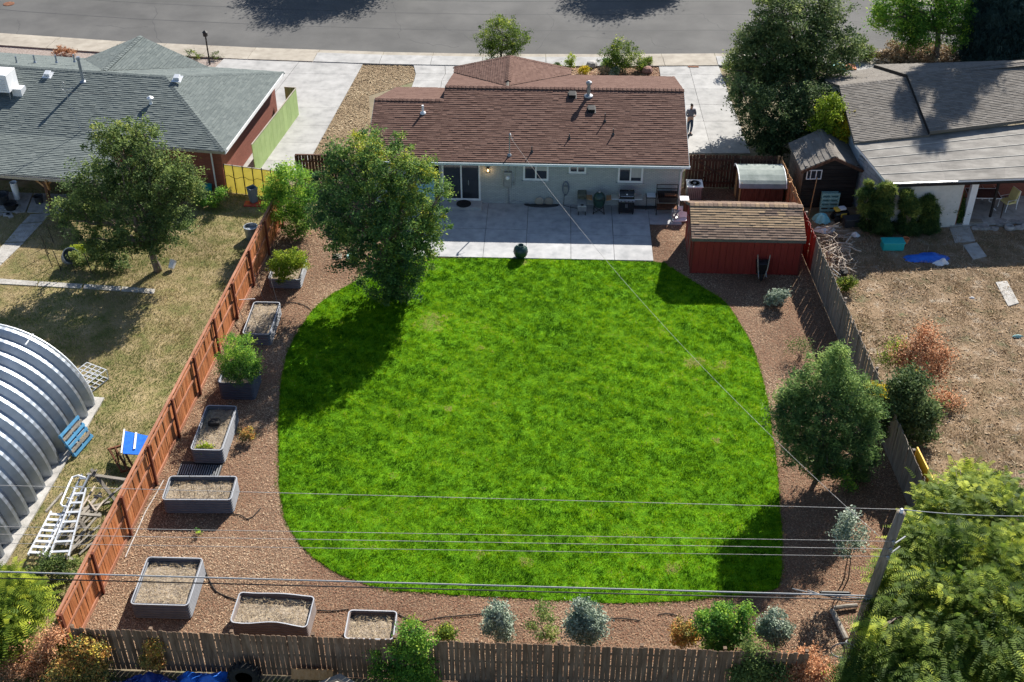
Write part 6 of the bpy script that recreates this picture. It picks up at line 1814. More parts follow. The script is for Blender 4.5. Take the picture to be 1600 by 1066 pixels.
# patio table and chairs under the porch
def chair(label, loc, rz, group='cushioned porch chairs'):
    o = thing('patio_chair', label, 'chair', loc, rz, group)
    mb = MB(); mb.box((0, 0, .42), (.56, .56, .10)); mb.build('seat_cushion', 'cushion', o, world=False, bevel=.04)
    mb = MB(); mb.box((0, .27, .74), (.54, .10, .60), 0, -.2); mb.build('back_cushion', 'cushion', o, world=False, bevel=.04)
    for sx in (-1, 1):
        mb = MB(); mb.tube([(sx * .29, -.28, 0), (sx * .29, -.24, .60), (sx * .29, .25, .60), (sx * .29, .34, .05)], .02, 6); mb.build('arm_frame', 'white_paint', o, world=False)
    mb = MB(); mb.tube([(-.27, .33, .2), (-.27, .36, 1.02), (.27, .36, 1.02), (.27, .33, .2)], .02, 6); mb.build('back_frame', 'white_paint', o, world=False)
    return o
pt_ = G(1531, 322, .1)
pt0 = thing('patio_table', 'glass topped patio table with white curved legs under the right porch', 'table', Vector((pt_.x, pt_.y, .1)))
mb = MB(); mb.box((0, 0, .70), (1.5, .95, .02)); mb.build('table_top', 'glass', pt0, world=False)
mb = MB()
for a, b in (((-.76, -.48), (.76, -.48)), ((.76, -.48), (.76, .48)), ((.76, .48), (-.76, .48)), ((-.76, .48), (-.76, -.48))): mb.tube([(*a, .70), (*b, .70)], .022, 6)
mb.build('rim', 'white_paint', pt0, world=False)
for sx in (-1, 1):
    for sy in (-1, 1):
        mb = MB(); mb.tube([(sx * .66, sy * .4, 0), (sx * .5, sy * .33, .12), (sx * .48, sy * .32, .45), (sx * .6, sy * .4, .70)], .02, 6); mb.build('leg', 'white_paint', pt0, world=False)
chair('yellow cushioned white framed chair at the right side of the patio table', G(1572, 326, .1), -1.2)
chair('yellow cushioned chair left of the patio table near the junipers', G(1502, 335, .1), 1.5)
chair('cushioned chair at the shaded far side of the patio table', G(1540, 308, .1), .1)
q = G(1509, 345, .1); mb = MB(); mb.box((q.x + .2, q.y - .1, .14), (1.1, .35, .05), .05); mb.build('loose_board', 'grey_lumber', label='pale board lying on the edge of the right porch floor', cat='board')
q = G(1576, 358); mb = MB(); mb.lathe([(.2, 0), (.24, .12), (.2, .2), (.12, .2), (.10, .1), (.02, .1)], q, 16); mb.build('stone_bowl', 'stone', label='pale round stone bowl among the rubble slabs', cat='bowl')

# ------------------------------------------------------------------ front gardens
q = G(328, 101)
lp = thing('yard_lamp', 'slim black yard lamp post beside the left driveway', 'lamp post', q)
mb = MB(); mb.tube([(0, 0, 0), (0, 0, 1.75)], .045, 8); mb.build('post', 'black_metal', lp, world=False)
mb = MB(); mb.lathe([(.06, 1.75), (.14, 1.80), (.14, 2.0), (.17, 2.02), (.03, 2.14)], (0, 0, 0), 8); mb.build('lantern', 'black_metal', lp, world=False)
for px, py, m_, lab in ((924.5, 104.5, 'stone', 'pale flat boulder among the front bed plants'), (1011, 113, 'stone_red', 'brown square landscaping rock in the front bed'), (1083, 104, 'rust', 'small square drain cover set in the right driveway')):
    q = G(px, py, .06 if m_ == 'rust' else 0)
    mb = MB()
    if m_ == 'rust': mb.box(q + Vector((0, 0, .012)), (.65, .32, .02))
    else: mb.lathe([(.30, 0), (.36, .12), (.27, .30), (.10, .36)], q, 7)
    mb.build('boulder' if m_ != 'rust' else 'drain_cover', m_, label=lab, cat='rock' if m_ != 'rust' else 'drain cover', bevel=.02)
# things glimpsed beyond the dark fence right: pale path and teal frame
mb = MB(); mb.prism([tuple(G(x, y)[:2]) for x, y in ((1316, 66), (1334, 92), (1356, 112), (1332, 114), (1312, 84))], 0, .07); mb.build('side_path', 'concrete_tan', kind='structure')
q = G(1306, 112); mb = MB(); mb.prism([(q.x - .5, q.y - .3), (q.x + .45, q.y - .3), (q.x + .1, q.y + .5)], 0, .5); mb.build('teal_planter', 'teal_plastic', label='teal box glimpsed under the tree by the pale side path', cat='box', bevel=.03)
q = G(1324, 108); mb = MB(); mb.box((q.x, q.y, .1), (.9, .8, .2)); mb.build('brick_stack', 'terracotta', label='reddish low stack beside the pale side path', cat='bricks', bevel=.02)

# ------------------------------------------------------------------ utility pole and wires
pbp, ptp = G(1322, 1032), G(1408, 801, 6.2)
up_ = thing('utility_pole', 'leaning grey wooden utility pole at the back right corner', 'utility pole', pbp)
mb = MB(); mb.tube([pbp, pbp.lerp(ptp, .33), pbp.lerp(ptp, .66), ptp], .17, 14, .13); mb.build('pole', 'pole_wood', up_, smooth=True)
mb = MB(); mb.lathe([(.03, 0), (.06, .02), (.04, .06), (.06, .10), (.03, .14)], ptp, 10); mb.build('insulator', 'white_plastic', up_)
def at_h(h): return pbp.lerp(ptp, h / 6.2)
for h in (5.25, 4.95, 4.65):
    c = at_h(h); mb = MB(); mb.lathe([(.03, -.02), (.05, -.05), (.03, -.08), (.05, -.12)], c + Vector((0, -.13, 0)), 8, 'y'); mb.build('insulator', 'metal_grey', up_)
for h, dx in ((4.9, .5), (4.5, .45)):
    c = at_h(h); mb = MB(); mb.beam(c + Vector((.0, -.05, 0)), c + Vector((dx, .25, .15)), .035, .035); mb.build('brace_arm', 'metal_grey', up_)
c = at_h(.55); mb = MB()
for k in range(3): mb.tube([c + Vector((-.25 + .40 * math.cos(t), -.18, .1 + .34 * math.sin(t) + .02 * k)) for t in np.linspace(0, 6.28, 17)], .014, 5)
mb.build('cable_coil', 'cable_grey', up_)
c = at_h(.75); mb = MB(); mb.tube([c + Vector((.19 * math.cos(t), .19 * math.sin(t), 0)) for t in np.linspace(0, 6.28, 15)], .02, 5); mb.build('band', 'cable_grey', up_)
def wire(label, a, b, sag, r, m, n=26, cat='overhead wire', group='overhead wires along the back of the yard', name='overhead_wire'):
    a, b = Vector(a), Vector(b)
    pts = [a.lerp(b, i / n) - Vector((0, 0, sag * 4 * (i / n) * (1 - i / n))) for i in range(n + 1)]
    mb = MB(); mb.tube(pts, r, 6); return mb.build(name, m, label=label, cat=cat, group=group, smooth=True, at=a)
def zw(px, py, h):                     # the wire's pole end at height h; left end by direction, same height
    return G(px, py, h)
wire('topmost thin overhead wire crossing the lawn to the pole top', ptp + Vector((0, 0, .12)), G(-60, 757, 6.1), .0, .0075, 'stone')
wire('second thin overhead wire crossing the lawn', at_h(5.25) + Vector((0, -.16, 0)), G(-60, 822, 5.0), .0, .0075, 'stone')
wire('third thin overhead wire crossing the lawn', at_h(4.95) + Vector((0, -.16, 0)), G(-60, 834, 4.8), .0, .0075, 'stone')
wire('lowest of the four thin overhead wires crossing the lawn', at_h(4.65) + Vector((0, -.16, 0)), G(-60, 848, 4.6), .0, .0075, 'stone')
wire('thick pale cable bundle crossing low over the back of the yard', at_h(3.02) + Vector((0, -.15, 0)), G(-60, 892, 3.2), .0, .024, 'cable_grey')
wire('thick black cable just below the pale cable bundle', at_h(2.85) + Vector((0, -.15, 0)), G(-60, 902, 3.1), .0, .019, 'cable_black')
wire('short end of wire running from the pole into the big tree', ptp + Vector((0, 0, .12)), G(1640, 806, 6.1), .1, .012, 'cable_grey')
wire('black cable leaving the pole to the right behind the tree', at_h(2.9), G(1700, 930, 2.9), .1, .022, 'cable_black')
for k, (px0, px1) in enumerate(((1238, 1345), (1262, 1345), (1280, 1342))):
    a, b = G(px0, 920 + k * 2, 3.02), at_h(2.95) + Vector((0, -.17, -.05 * k)); wire(('upper', 'middle', 'lower')[k] + ' loose loop of cable lashed under the bundle near the pole', a, b, .10 + .06 * k, .016, 'cable_grey' if k < 2 else 'cable_black', 12, group='cable loops near the pole')
mb = MB(); mb.lathe([(.03, -.45), (.06, -.40), (.06, .40), (.03, .45)], G(1305, 927, 2.93), 10, 'x'); mb.build('splice_case', 'cable_black', label='black splice case hanging in the cables left of the pole', cat='cable box', group=None)
a_ = at_h(4.7)
wire('white twisted service wire slanting from the roof mast over the lawn to the pole', MAST_TOP, G(1342, 800, 5.0) if False else a_ + Vector((-.1, .1, .3)), .95, .006, 'stone', 40, group=None, name='service_wire')

# ------------------------------------------------------------------ trees and shrubs
T = tree
# big elm by the patio
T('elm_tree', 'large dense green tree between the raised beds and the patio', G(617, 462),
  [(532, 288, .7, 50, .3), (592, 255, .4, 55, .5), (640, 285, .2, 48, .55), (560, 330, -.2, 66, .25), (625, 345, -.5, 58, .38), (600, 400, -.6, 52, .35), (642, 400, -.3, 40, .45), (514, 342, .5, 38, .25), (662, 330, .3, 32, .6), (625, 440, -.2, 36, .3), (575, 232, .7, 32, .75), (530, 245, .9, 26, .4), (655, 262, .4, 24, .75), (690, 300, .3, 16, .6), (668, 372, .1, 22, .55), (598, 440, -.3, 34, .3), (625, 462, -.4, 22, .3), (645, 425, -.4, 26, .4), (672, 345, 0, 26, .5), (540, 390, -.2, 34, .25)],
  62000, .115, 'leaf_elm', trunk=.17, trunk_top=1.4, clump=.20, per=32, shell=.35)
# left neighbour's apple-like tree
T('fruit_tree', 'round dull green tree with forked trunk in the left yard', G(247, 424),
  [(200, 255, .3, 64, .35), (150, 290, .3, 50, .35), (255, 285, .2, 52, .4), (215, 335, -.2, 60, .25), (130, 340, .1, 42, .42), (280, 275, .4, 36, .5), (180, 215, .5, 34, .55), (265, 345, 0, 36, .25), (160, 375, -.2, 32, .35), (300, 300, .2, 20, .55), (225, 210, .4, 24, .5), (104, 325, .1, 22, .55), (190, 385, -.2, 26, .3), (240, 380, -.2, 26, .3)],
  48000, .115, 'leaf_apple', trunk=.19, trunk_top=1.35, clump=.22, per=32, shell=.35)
T('leafy_shrub', 'tall leafy green shrub behind the far end of the cedar fence', G(468, 365),
  [(458, 290, 0, 34, .65), (440, 320, 0, 30, .6), (480, 320, 0, 28, .5), (460, 345, -.1, 26, .5), (430, 290, .1, 20, .7), (448, 268, .1, 14, .8)],
  16000, .10, 'leaf_maple', trunk=.05, trunk_top=.4, stems=4, clump=.2, per=26, cat='shrub')
# wall of trees beyond the right driveway
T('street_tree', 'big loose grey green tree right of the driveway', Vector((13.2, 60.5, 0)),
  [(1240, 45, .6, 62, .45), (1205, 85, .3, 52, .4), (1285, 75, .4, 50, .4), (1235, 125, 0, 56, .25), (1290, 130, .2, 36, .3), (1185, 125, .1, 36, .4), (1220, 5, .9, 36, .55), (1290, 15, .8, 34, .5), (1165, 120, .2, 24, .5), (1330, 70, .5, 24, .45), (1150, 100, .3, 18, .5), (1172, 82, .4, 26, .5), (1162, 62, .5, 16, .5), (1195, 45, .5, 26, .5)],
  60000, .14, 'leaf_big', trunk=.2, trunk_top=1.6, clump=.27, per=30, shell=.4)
T('dense_bush', 'dark dense bush along the right edge of the right driveway', Vector((11.9, 56.4, 0)),
  [(1210, 180, .2, 42, .2), (1175, 160, .6, 34, .35), (1245, 190, 0, 40, .18), (1215, 220, -.2, 30, .15), (1270, 160, .4, 34, .25), (1190, 205, .1, 26, .25), (1262, 215, -.1, 24, .2), (1158, 135, .8, 18, .45), (1185, 228, -.3, 16, .25)],
  32000, .13, 'leaf_big', trunk=.06, trunk_top=.5, stems=5, clump=.22, per=30, cat='bush')
T('driveway_shrub', 'low yellow green shrub at the far edge of the right driveway', G(1150, 118),
  [(1148, 108, 0, 16, .5), (1158, 130, -.2, 14, .6), (1140, 98, .2, 12, .5), (1166, 150, -.6, 12, .6)], 4500, .09, 'leaf_locust', trunk=.03, trunk_top=.2, stems=4, clump=.15, per=20, cat='shrub')
T('weed_bush', 'yellow green bush beside the pale side path near the street', G(1352, 95),
  [(1350, 82, 0, 16, .55), (1340, 95, 0, 14, .45), (1362, 95, 0, 12, .5), (1343, 68, .2, 12, .35)], 4500, .10, 'leaf_locust', trunk=.03, trunk_top=.2, stems=3, clump=.15, per=20, cat='bush')
T('maple_tree', 'bright green maple behind the right house', G(1464, 106),
  [(1455, 10, .2, 46, .45), (1400, 15, .2, 34, .6), (1495, 20, .1, 34, .35), (1440, 45, -.1, 34, .35), (1375, 25, .2, 20, .7), (1490, 55, -.2, 22, .35), (1420, 50, 0, 24, .4), (1400, -15, .3, 30, .6), (1470, -25, .3, 34, .5)],
  36000, .13, 'leaf_maple', trunk=.2, trunk_top=2.3, clump=.28, per=26, shell=.35)
T('spruce_tree', 'dark blue green spruce in the top right corner', G(1560, 104),
  [(1560, 60, 0, 46, .35), (1600, 70, 0, 44, .3), (1530, 85, -.2, 28, .3), (1560, 15, .1, 42, .4), (1600, 10, .1, 40, .4), (1640, 50, .1, 44, .3), (1570, -35, .2, 34, .4), (1610, -60, .2, 30, .4), (1540, 30, .2, 24, .4), (1562, -75, 0, 34, .4), (1566, -125, 0, 32, .4), (1568, -180, 0, 26, .4), (1570, -235, 0, 20, .4), (1572, -285, 0, 12, .4), (1630, -100, 0, 36, .4), (1634, -160, 0, 32, .4), (1636, -220, 0, 26, .4), (1638, -275, 0, 20, .4), (1640, -330, 0, 12, .4)],
  170000, .20, 'leaf_spruce', trunk=.25, trunk_top=1.5, clump=.3, per=10, mode='needle', shell=.5)
T('dry_bush', 'wide tan dried bush beneath the maple tree', G(1432, 100),
  [(1400, 84, 0, 20, .5), (1430, 80, 0, 22, .55), (1460, 84, -.1, 20, .5), (1384, 92, 0, 14, .4), (1485, 90, 0, 16, .45), (1412, 92, -.2, 18, .4), (1448, 94, -.3, 18, .4)],
  17000, .12, 'leaf_tan', trunk=.04, trunk_top=.2, stems=5, clump=.2, per=24, cat='bush')
T('golden_shrub', 'lime and golden yellow shrub behind the dark shed', Vector((14.1, 55.1, 0)),
  [(1300, 178, 0, 20, .45), (1284, 195, 0, 16, .4), (1305, 200, -.1, 16, .5), (1290, 160, .1, 9, .5), (1304, 156, .2, 8, .5)], 7000, .12, 'leaf_lime', trunk=.05, trunk_top=.8, stems=3, clump=.2, per=20, cat='shrub')
T('golden_shrub', 'yellow leaved bush touching the pale gable wall', Vector((14.35, 54.9, 0)),
  [(1322, 188, 0, 13, .5), (1318, 205, 0, 15, .45), (1324, 218, 0, 11, .4)], 4200, .12, 'leaf_yellow', trunk=.04, trunk_top=.8, stems=3, clump=.18, per=20, cat='shrub')
# front garden plants
T('front_tree', 'round yellow green small tree above the brown roof ridge', Vector(G(783, 100)),
  [(784, 58, 0, 36, .5), (762, 62, 0, 20, .5), (805, 60, 0, 24, .5), (785, 78, -.2, 28, .35), (778, 36, .1, 14, .6)], 14000, .09, 'leaf_locust', trunk=.08, trunk_top=.7, clump=.17, per=22)
T('front_tree', 'airy light green shrub in the front bed', G(970, 112),
  [(972, 84, 0, 24, .5), (955, 92, 0, 18, .45), (988, 92, 0, 16, .6), (965, 102, -.2, 16, .4), (965, 70, .1, 10, .6)], 8500, .085, 'leaf_locust', trunk=.05, trunk_top=.4, stems=3, clump=.16, per=20, cat='shrub')
for px, py, r_, m_, lab in ((869, 105, 7, 'leaf_locust', 'small round green shrub at the left of the front bed'), (890, 100, 8, 'leaf_lime', 'upright lime green shrub in the front bed'), (893, 88, 5, 'leaf_lime', None), (1012, 96, 7, 'leaf_locust', 'dark round shrub near the right driveway corner'), (1002, 103, 7, 'leaf_locust', 'round green shrub just left of the dark one'), (912, 110, 7, 'leaf_yellow', 'yellow grassy tuft in the front bed'), (945, 111, 7, 'leaf_tan', 'straw coloured grassy tuft in the front bed'), (960, 112, 7, 'leaf_grey', 'silvery low plant in front of the airy shrub'), (947, 98, 7, 'leaf_maple', 'dark green low bush left of the airy shrub')):
    if lab: T('front_shrub', lab, G(px, py + r_), [(px, py, 0, r_, .5), (px + 3, py - 2, .1, r_ * .7, .5)] + ([(893, 88, 0, 6, .6)] if px == 890 else []), 1600, .07, m_, trunk=.02, trunk_top=.1, clump=.1, per=16, cat='shrub', group='shrubs in the front bed')
T('rust_plant', 'low orange brown plant in the left front garden', G(100, 87), [(98, 82, 0, 10, .5), (110, 84, 0, 8, .4), (86, 84, 0, 6, .3)], 2200, .09, 'leaf_rust', trunk=.02, trunk_top=.1, clump=.12, per=16, cat='plant')
T('front_weeds', 'small green weeds beside the yard lamp', G(302, 92), [(300, 88, 0, 9, .4), (312, 90, 0, 6, .5), (338, 90, 0, 8, .3)], 1800, .07, 'leaf_locust', trunk=.02, trunk_top=.1, clump=.12, per=16, cat='plant')

# yard: pine, red shrub beyond the fence
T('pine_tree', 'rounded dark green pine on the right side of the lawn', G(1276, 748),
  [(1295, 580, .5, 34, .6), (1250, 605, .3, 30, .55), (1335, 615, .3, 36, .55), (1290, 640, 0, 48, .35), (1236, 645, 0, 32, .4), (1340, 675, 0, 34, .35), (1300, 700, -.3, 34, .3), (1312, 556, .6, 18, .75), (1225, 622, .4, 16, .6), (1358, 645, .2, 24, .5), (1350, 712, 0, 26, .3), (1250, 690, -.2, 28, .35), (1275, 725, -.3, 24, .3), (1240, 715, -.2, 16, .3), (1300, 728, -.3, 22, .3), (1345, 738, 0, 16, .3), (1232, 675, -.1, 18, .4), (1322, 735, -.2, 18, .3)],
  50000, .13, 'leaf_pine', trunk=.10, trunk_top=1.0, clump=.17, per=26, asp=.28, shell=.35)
T('mixed_shrub', 'dark leafy shrub growing through the grey fence', G(1412, 690),
  [(1405, 625, 0, 34, .3), (1430, 650, 0, 28, .25), (1395, 660, 0, 26, .25), (1425, 600, .2, 26, .35), (1455, 640, .1, 18, .4), (1410, 690, -.2, 16, .3), (1375, 640, .1, 16, .4), (1445, 680, 0, 14, .4)],
  15000, .12, 'leaf_big', trunk=.05, trunk_top=.4, stems=4, clump=.22, per=22, cat='shrub', shell=.3)
T('rust_shrub', 'tall dried rusty brown shrub beyond the grey fence', G(1440, 620),
  [(1440, 545, 0, 32, .5), (1460, 575, 0, 24, .4), (1415, 560, .1, 22, .35), (1475, 550, 0, 14, .5), (1450, 520, .2, 16, .6), (1465, 640, -.4, 18, .5), (1478, 670, -.5, 14, .5)],
  7000, .10, 'leaf_rust', trunk=.03, trunk_top=.3, stems=8, clump=.30, per=9, cat='shrub', shell=.1)
T('mixed_shrub', 'yellow green straggling growth above the dark leafy shrub', G(1405, 600),
  [(1390, 560, 0, 18, .6), (1405, 540, 0, 14, .7), (1420, 580, 0, 18, .6), (1435, 590, 0, 12, .7)], 2600, .08, 'leaf_locust', trunk=.02, trunk_top=.3, stems=5, clump=.2, per=10, cat='shrub', shell=.1)
T('yellow_sprig', 'bright yellow sprig of leaves above the fence beside the pine', Vector((12.35, 34.4, 0)), [(1368, 606, 0, 11, .4), (1352, 609, 0, 7, .4), (1376, 612, 0, 8, .5)], 1200, .08, 'leaf_yellow', trunk=.02, trunk_top=1.2, clump=.12, per=14, cat='shrub', shell=.2)
T('bare_shrub', 'thin half bare shrub on the chips above the pine', G(1250, 560), [(1248, 540, 0, 16, .4), (1262, 545, 0, 12, .3), (1236, 545, 0, 9, .4)], 800, .06, 'leaf_apple', trunk=.02, trunk_top=.2, stems=4, clump=.2, per=8, cat='shrub', shell=.2)
T('sage_shrub', 'small grey green shrub in front of the red shed', G(1215, 478), [(1214, 464, 0, 14, .6), (1205, 466, 0, 9, .5), (1224, 462, 0, 9, .6)], 2600, .075, 'leaf_grey', trunk=.02, trunk_top=.15, stems=3, clump=.10, per=16, cat='shrub')
T('yellow_weed', 'yellow green weedy bush at the end of the branch pile', G(1322, 455), [(1318, 444, 0, 11, .5), (1330, 440, 0, 8, .5), (1322, 452, 0, 8, .6)], 2400, .075, 'leaf_locust', trunk=.02, trunk_top=.15, clump=.10, per=16, cat='bush')
# junipers against the right house
jl = ['first juniper from the left, broad at the foot, right of the dark shed', 'second juniper from the left, tallest and dense', 'third juniper, slender and dark', 'fourth juniper with yellow tips', 'rightmost leaning juniper beside the porch post']
for k, (px, top, bot, w_) in enumerate(((1358, 285, 366, 17), (1382, 288, 372, 21), (1420, 300, 372, 19), (1452, 310, 366, 20), (1488, 300, 352, 16))):
    q = G(px, bot - 6); n_ = 6
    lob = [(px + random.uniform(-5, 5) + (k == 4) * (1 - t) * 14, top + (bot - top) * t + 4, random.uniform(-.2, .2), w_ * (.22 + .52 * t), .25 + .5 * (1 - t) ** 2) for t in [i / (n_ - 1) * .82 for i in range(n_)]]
    lob += [(px + random.uniform(-.45, .45) * w_, top + (bot - top) * random.uniform(.05, .55), random.uniform(-.3, .3), random.uniform(4, 6.5), random.uniform(.4, .9)) for _ in range(9)]
    T('juniper', jl[k], q, lob, 20000, .12, 'leaf_juniper', trunk=.07, trunk_top=.3, clump=.10, per=9, mode='needle', group='junipers along the right house', cat='juniper', shell=.35)

# plants in and near the raised beds
T('bushy_herbs', 'bushy lime green plants filling the far raised bed', G(447, 430, .4) - Vector((0, 0, .0)),
  [(462, 402, 0, 17, .6), (440, 408, 0, 17, .5), (432, 420, -.3, 12, .45), (472, 412, 0, 11, .65), (450, 420, -.3, 14, .4), (440, 432, -.5, 9, .45)], 9000, .075, 'leaf_lime', trunk=.02, trunk_top=.7, stems=4, clump=.12, per=20, cat='plants', shell=.4)
T('tomato_bush', 'big sprawling green tomato bush over the dark corrugated bed', G(372, 596, .8),
  [(372, 545, 0, 26, .6), (360, 560, 0, 20, .55), (390, 565, 0, 20, .5), (375, 580, -.2, 24, .3), (398, 580, -.1, 14, .4), (355, 580, -.2, 14, .4)], 14000, .06, 'leaf_maple', trunk=.02, trunk_top=1.0, stems=4, clump=.13, per=22, cat='plant', shell=.4)
T('marigold', 'small dark plant with orange flowers right of the long grey bed', G(385, 690), [(385, 676, 0, 9, .5), (380, 684, 0, 7, .3), (392, 680, 0, 6, .6)], 1500, .06, 'leaf_mixed', trunk=.015, trunk_top=.1, clump=.08, per=14, cat='plant')
T('grass_tuft', 'pale grassy tuft at the front of the long grey bed soil', G(322, 700, .55), [(318, 700, 0, 8, .6), (328, 700, 0, 7, .6), (310, 700, 0, 6, .5)], 900, .07, 'leaf_lime', trunk=.01, trunk_top=.58, clump=.07, per=12, cat='grass')
T('chip_weed', 'lone small green weed on the chips below the wide bed', G(311, 834), [(311, 832, 0, 6, .5)], 240, .08, 'leaf_maple', trunk=.01, trunk_top=.08, clump=.07, per=12, cat='weed')

# back bed shrubs, left to right
for px, top, bot, r_, m_, n_, lab, lob in (
    (776, 945, 1000, 22, 'leaf_grey', 5200, 'silvery shrub with two lobes on the back bed', [(776, 952, .1, 15, .6), (788, 968, 0, 15, .6), (768, 978, 0, 14, .5), (788, 990, -.1, 14, .6), (762, 960, 0, 9, .6)]),
    (845, 945, 1008, 18, 'leaf_apple', 1500, 'thin yellow green sapling left of the silvery round shrub', [(847, 952, .1, 11, .6), (855, 965, 0, 12, .6), (832, 978, 0, 8, .6), (862, 990, 0, 12, .8), (845, 992, 0, 8, .5)]),
    (912, 940, 1012, 30, 'leaf_grey', 8500, 'large silvery round shrub on the back bed', [(915, 955, .2, 20, .5), (900, 975, 0, 20, .5), (930, 975, 0, 20, .5), (915, 992, -.1, 22, .4), (905, 945, .2, 10, .6)]),
    (697, 975, 1000, 12, 'leaf_locust', 1500, 'small yellow green shrub behind the back fence top', [(697, 988, 0, 13, .6), (688, 993, 0, 8, .6)]),
    (1068, 970, 1010, 20, 'leaf_mixed', 4200, 'rounded rust and yellow shrub left of the leafy green one', [(1068, 985, 0, 17, .65), (1060, 995, 0, 12, .6), (1076, 993, 0, 13, .7)]),
    (1130, 940, 1020, 40, 'leaf_maple', 13000, 'broad leafy green shrub near the right end of the back bed', [(1130, 962, .2, 22, .5), (1108, 980, 0, 22, .4), (1150, 985, 0, 24, .45), (1125, 1000, -.1, 26, .35), (1165, 955, .3, 12, .5), (1098, 962, .1, 10, .5)]),
    (1210, 950, 1012, 26, 'leaf_grey', 6500, 'round grey green shrub near the timber bed', [(1210, 968, .1, 17, .55), (1196, 985, 0, 15, .5), (1224, 985, 0, 14, .5), (1210, 995, -.1, 17, .3)])):
    T('back_shrub', lab, G(px, bot + 14), lob, n_, .075, m_, trunk=.02, trunk_top=.25, stems=4, clump=.12, per=18, cat='shrub', group='shrubs along the back fence', shell=.35)
T('sapling', 'thin pale leaved sapling on the shaded chips left of the pole', G(1322, 905),
  [(1325, 815, .2, 15, .6), (1318, 835, .1, 17, .6), (1335, 850, 0, 12, .6), (1345, 830, 0, 10, .6), (1318, 860, 0, 10, .5), (1330, 798, .2, 6, .8)], 2400, .09, 'leaf_grey', trunk=.025, trunk_top=.9, stems=2, clump=.16, per=14, cat='sapling', shell=.2)
T('small_weed', 'small green seedling in the shade under the pine', G(1318, 770), [(1318, 740, 0, 10, .5), (1326, 760, 0, 10, .4)], 700, .08, 'leaf_maple', trunk=.015, trunk_top=.3, clump=.13, per=12, cat='weed')

# bushes in front of the back fence (alley side)
T('alley_bush', 'climbing pale green bush over the back fence right of the small bed', G(640, 1072),
  [(640, 985, .3, 20, .6), (655, 1000, .2, 22, .55), (630, 1020, 0, 20, .5), (655, 1035, 0, 22, .5), (640, 1060, -.2, 26, .4), (665, 1055, 0, 20, .5), (620, 1050, 0, 18, .5), (585, 1025, .1, 9, .6), (590, 1048, 0, 15, .5)], 11000, .075, 'leaf_maple', trunk=.03, trunk_top=.3, stems=5, clump=.15, per=18, cat='bush', group='bushes along the alley side', shell=.3)
T('alley_bush', 'grey green bush spilling over the back fence at its right end', G(1180, 1085),
  [(1180, 1030, .2, 26, .5), (1160, 1050, 0, 20, .5), (1195, 1060, 0, 24, .45), (1215, 1045, 0, 18, .4), (1170, 1010, .2, 12, .6)], 7000, .085, 'leaf_apple', trunk=.03, trunk_top=.3, stems=5, clump=.16, per=18, cat='bush', group='bushes along the alley side', shell=.3)
T('alley_bush', 'brown purple leaved bush between the fence end and the pole', G(1265, 1085),
  [(1262, 1035, .2, 26, .6), (1235, 1050, 0, 24, .6), (1290, 1055, 0, 20, .6), (1255, 1070, -.1, 30, .5)], 7500, .08, 'leaf_rust', trunk=.03, trunk_top=.3, stems=5, clump=.17, per=16, cat='bush', group='bushes along the alley side', shell=.3)
T('autumn_bush', 'mottled red and yellow bush at the bottom left fence corner', G(120, 1070),
  [(130, 1015, .2, 24, .5), (112, 1035, 0, 24, .5), (145, 1045, 0, 24, .4), (120, 1060, 0, 28, .35), (155, 1020, .1, 14, .7), (95, 1055, 0, 20, .4)], 11000, .075, 'leaf_mixed', trunk=.03, trunk_top=.3, stems=5, clump=.15, per=18, cat='bush', shell=.3)
T('lime_sprig', 'bright lime leaves at the near end of the cedar fence', G(98, 1015), [(100, 998, 0, 11, .5), (88, 1008, 0, 8, .5), (108, 1005, 0, 7, .6)], 1500, .085, 'leaf_lime', trunk=.02, trunk_top=.4, clump=.1, per=14, cat='shrub')
T('autumn_bush', 'small yellow orange bush against the back fence near the corner', G(238, 1060), [(240, 1012, .1, 14, .75), (232, 1030, 0, 14, .5), (245, 1035, 0, 12, .6)], 2600, .075, 'leaf_mixed', trunk=.02, trunk_top=.3, clump=.12, per=16, cat='bush', shell=.3)
T('sumac_tree', 'bright green feathery tree at the bottom left edge', G(5, 1010),
  [(12, 930, 0, 26, .65), (28, 950, -.1, 20, .65), (-5, 960, 0, 30, .55), (10, 985, -.2, 22, .5), (45, 940, 0, 12, .8)], 17000, .10, 'leaf_locust', trunk=.06, trunk_top=.6, clump=.25, per=14, mode='spray', shell=.3, canopy=1.5)
T('purple_scrub', 'dull purple grey scrub in the bottom left corner', G(60, 1050),
  [(30, 1030, 0, 34, .6), (70, 1010, 0, 24, .6), (10, 1055, 0, 34, .55), (60, 1050, 0, 28, .5), (85, 990, .2, 14, .5)], 9500, .07, 'leaf_rust', trunk=.03, trunk_top=.2, stems=5, clump=.2, per=14, cat='scrub', shell=.2)
T('fence_foot_weeds', 'weedy growth under the ladder pile', G(70, 905), [(75, 880, 0, 18, .4), (105, 905, 0, 16, .45), (50, 900, 0, 16, .4), (95, 880, 0, 12, .3), (120, 880, 0, 10, .6)], 5000, .07, 'leaf_apple', trunk=.02, trunk_top=.1, clump=.14, per=16, cat='weeds', shell=.2)
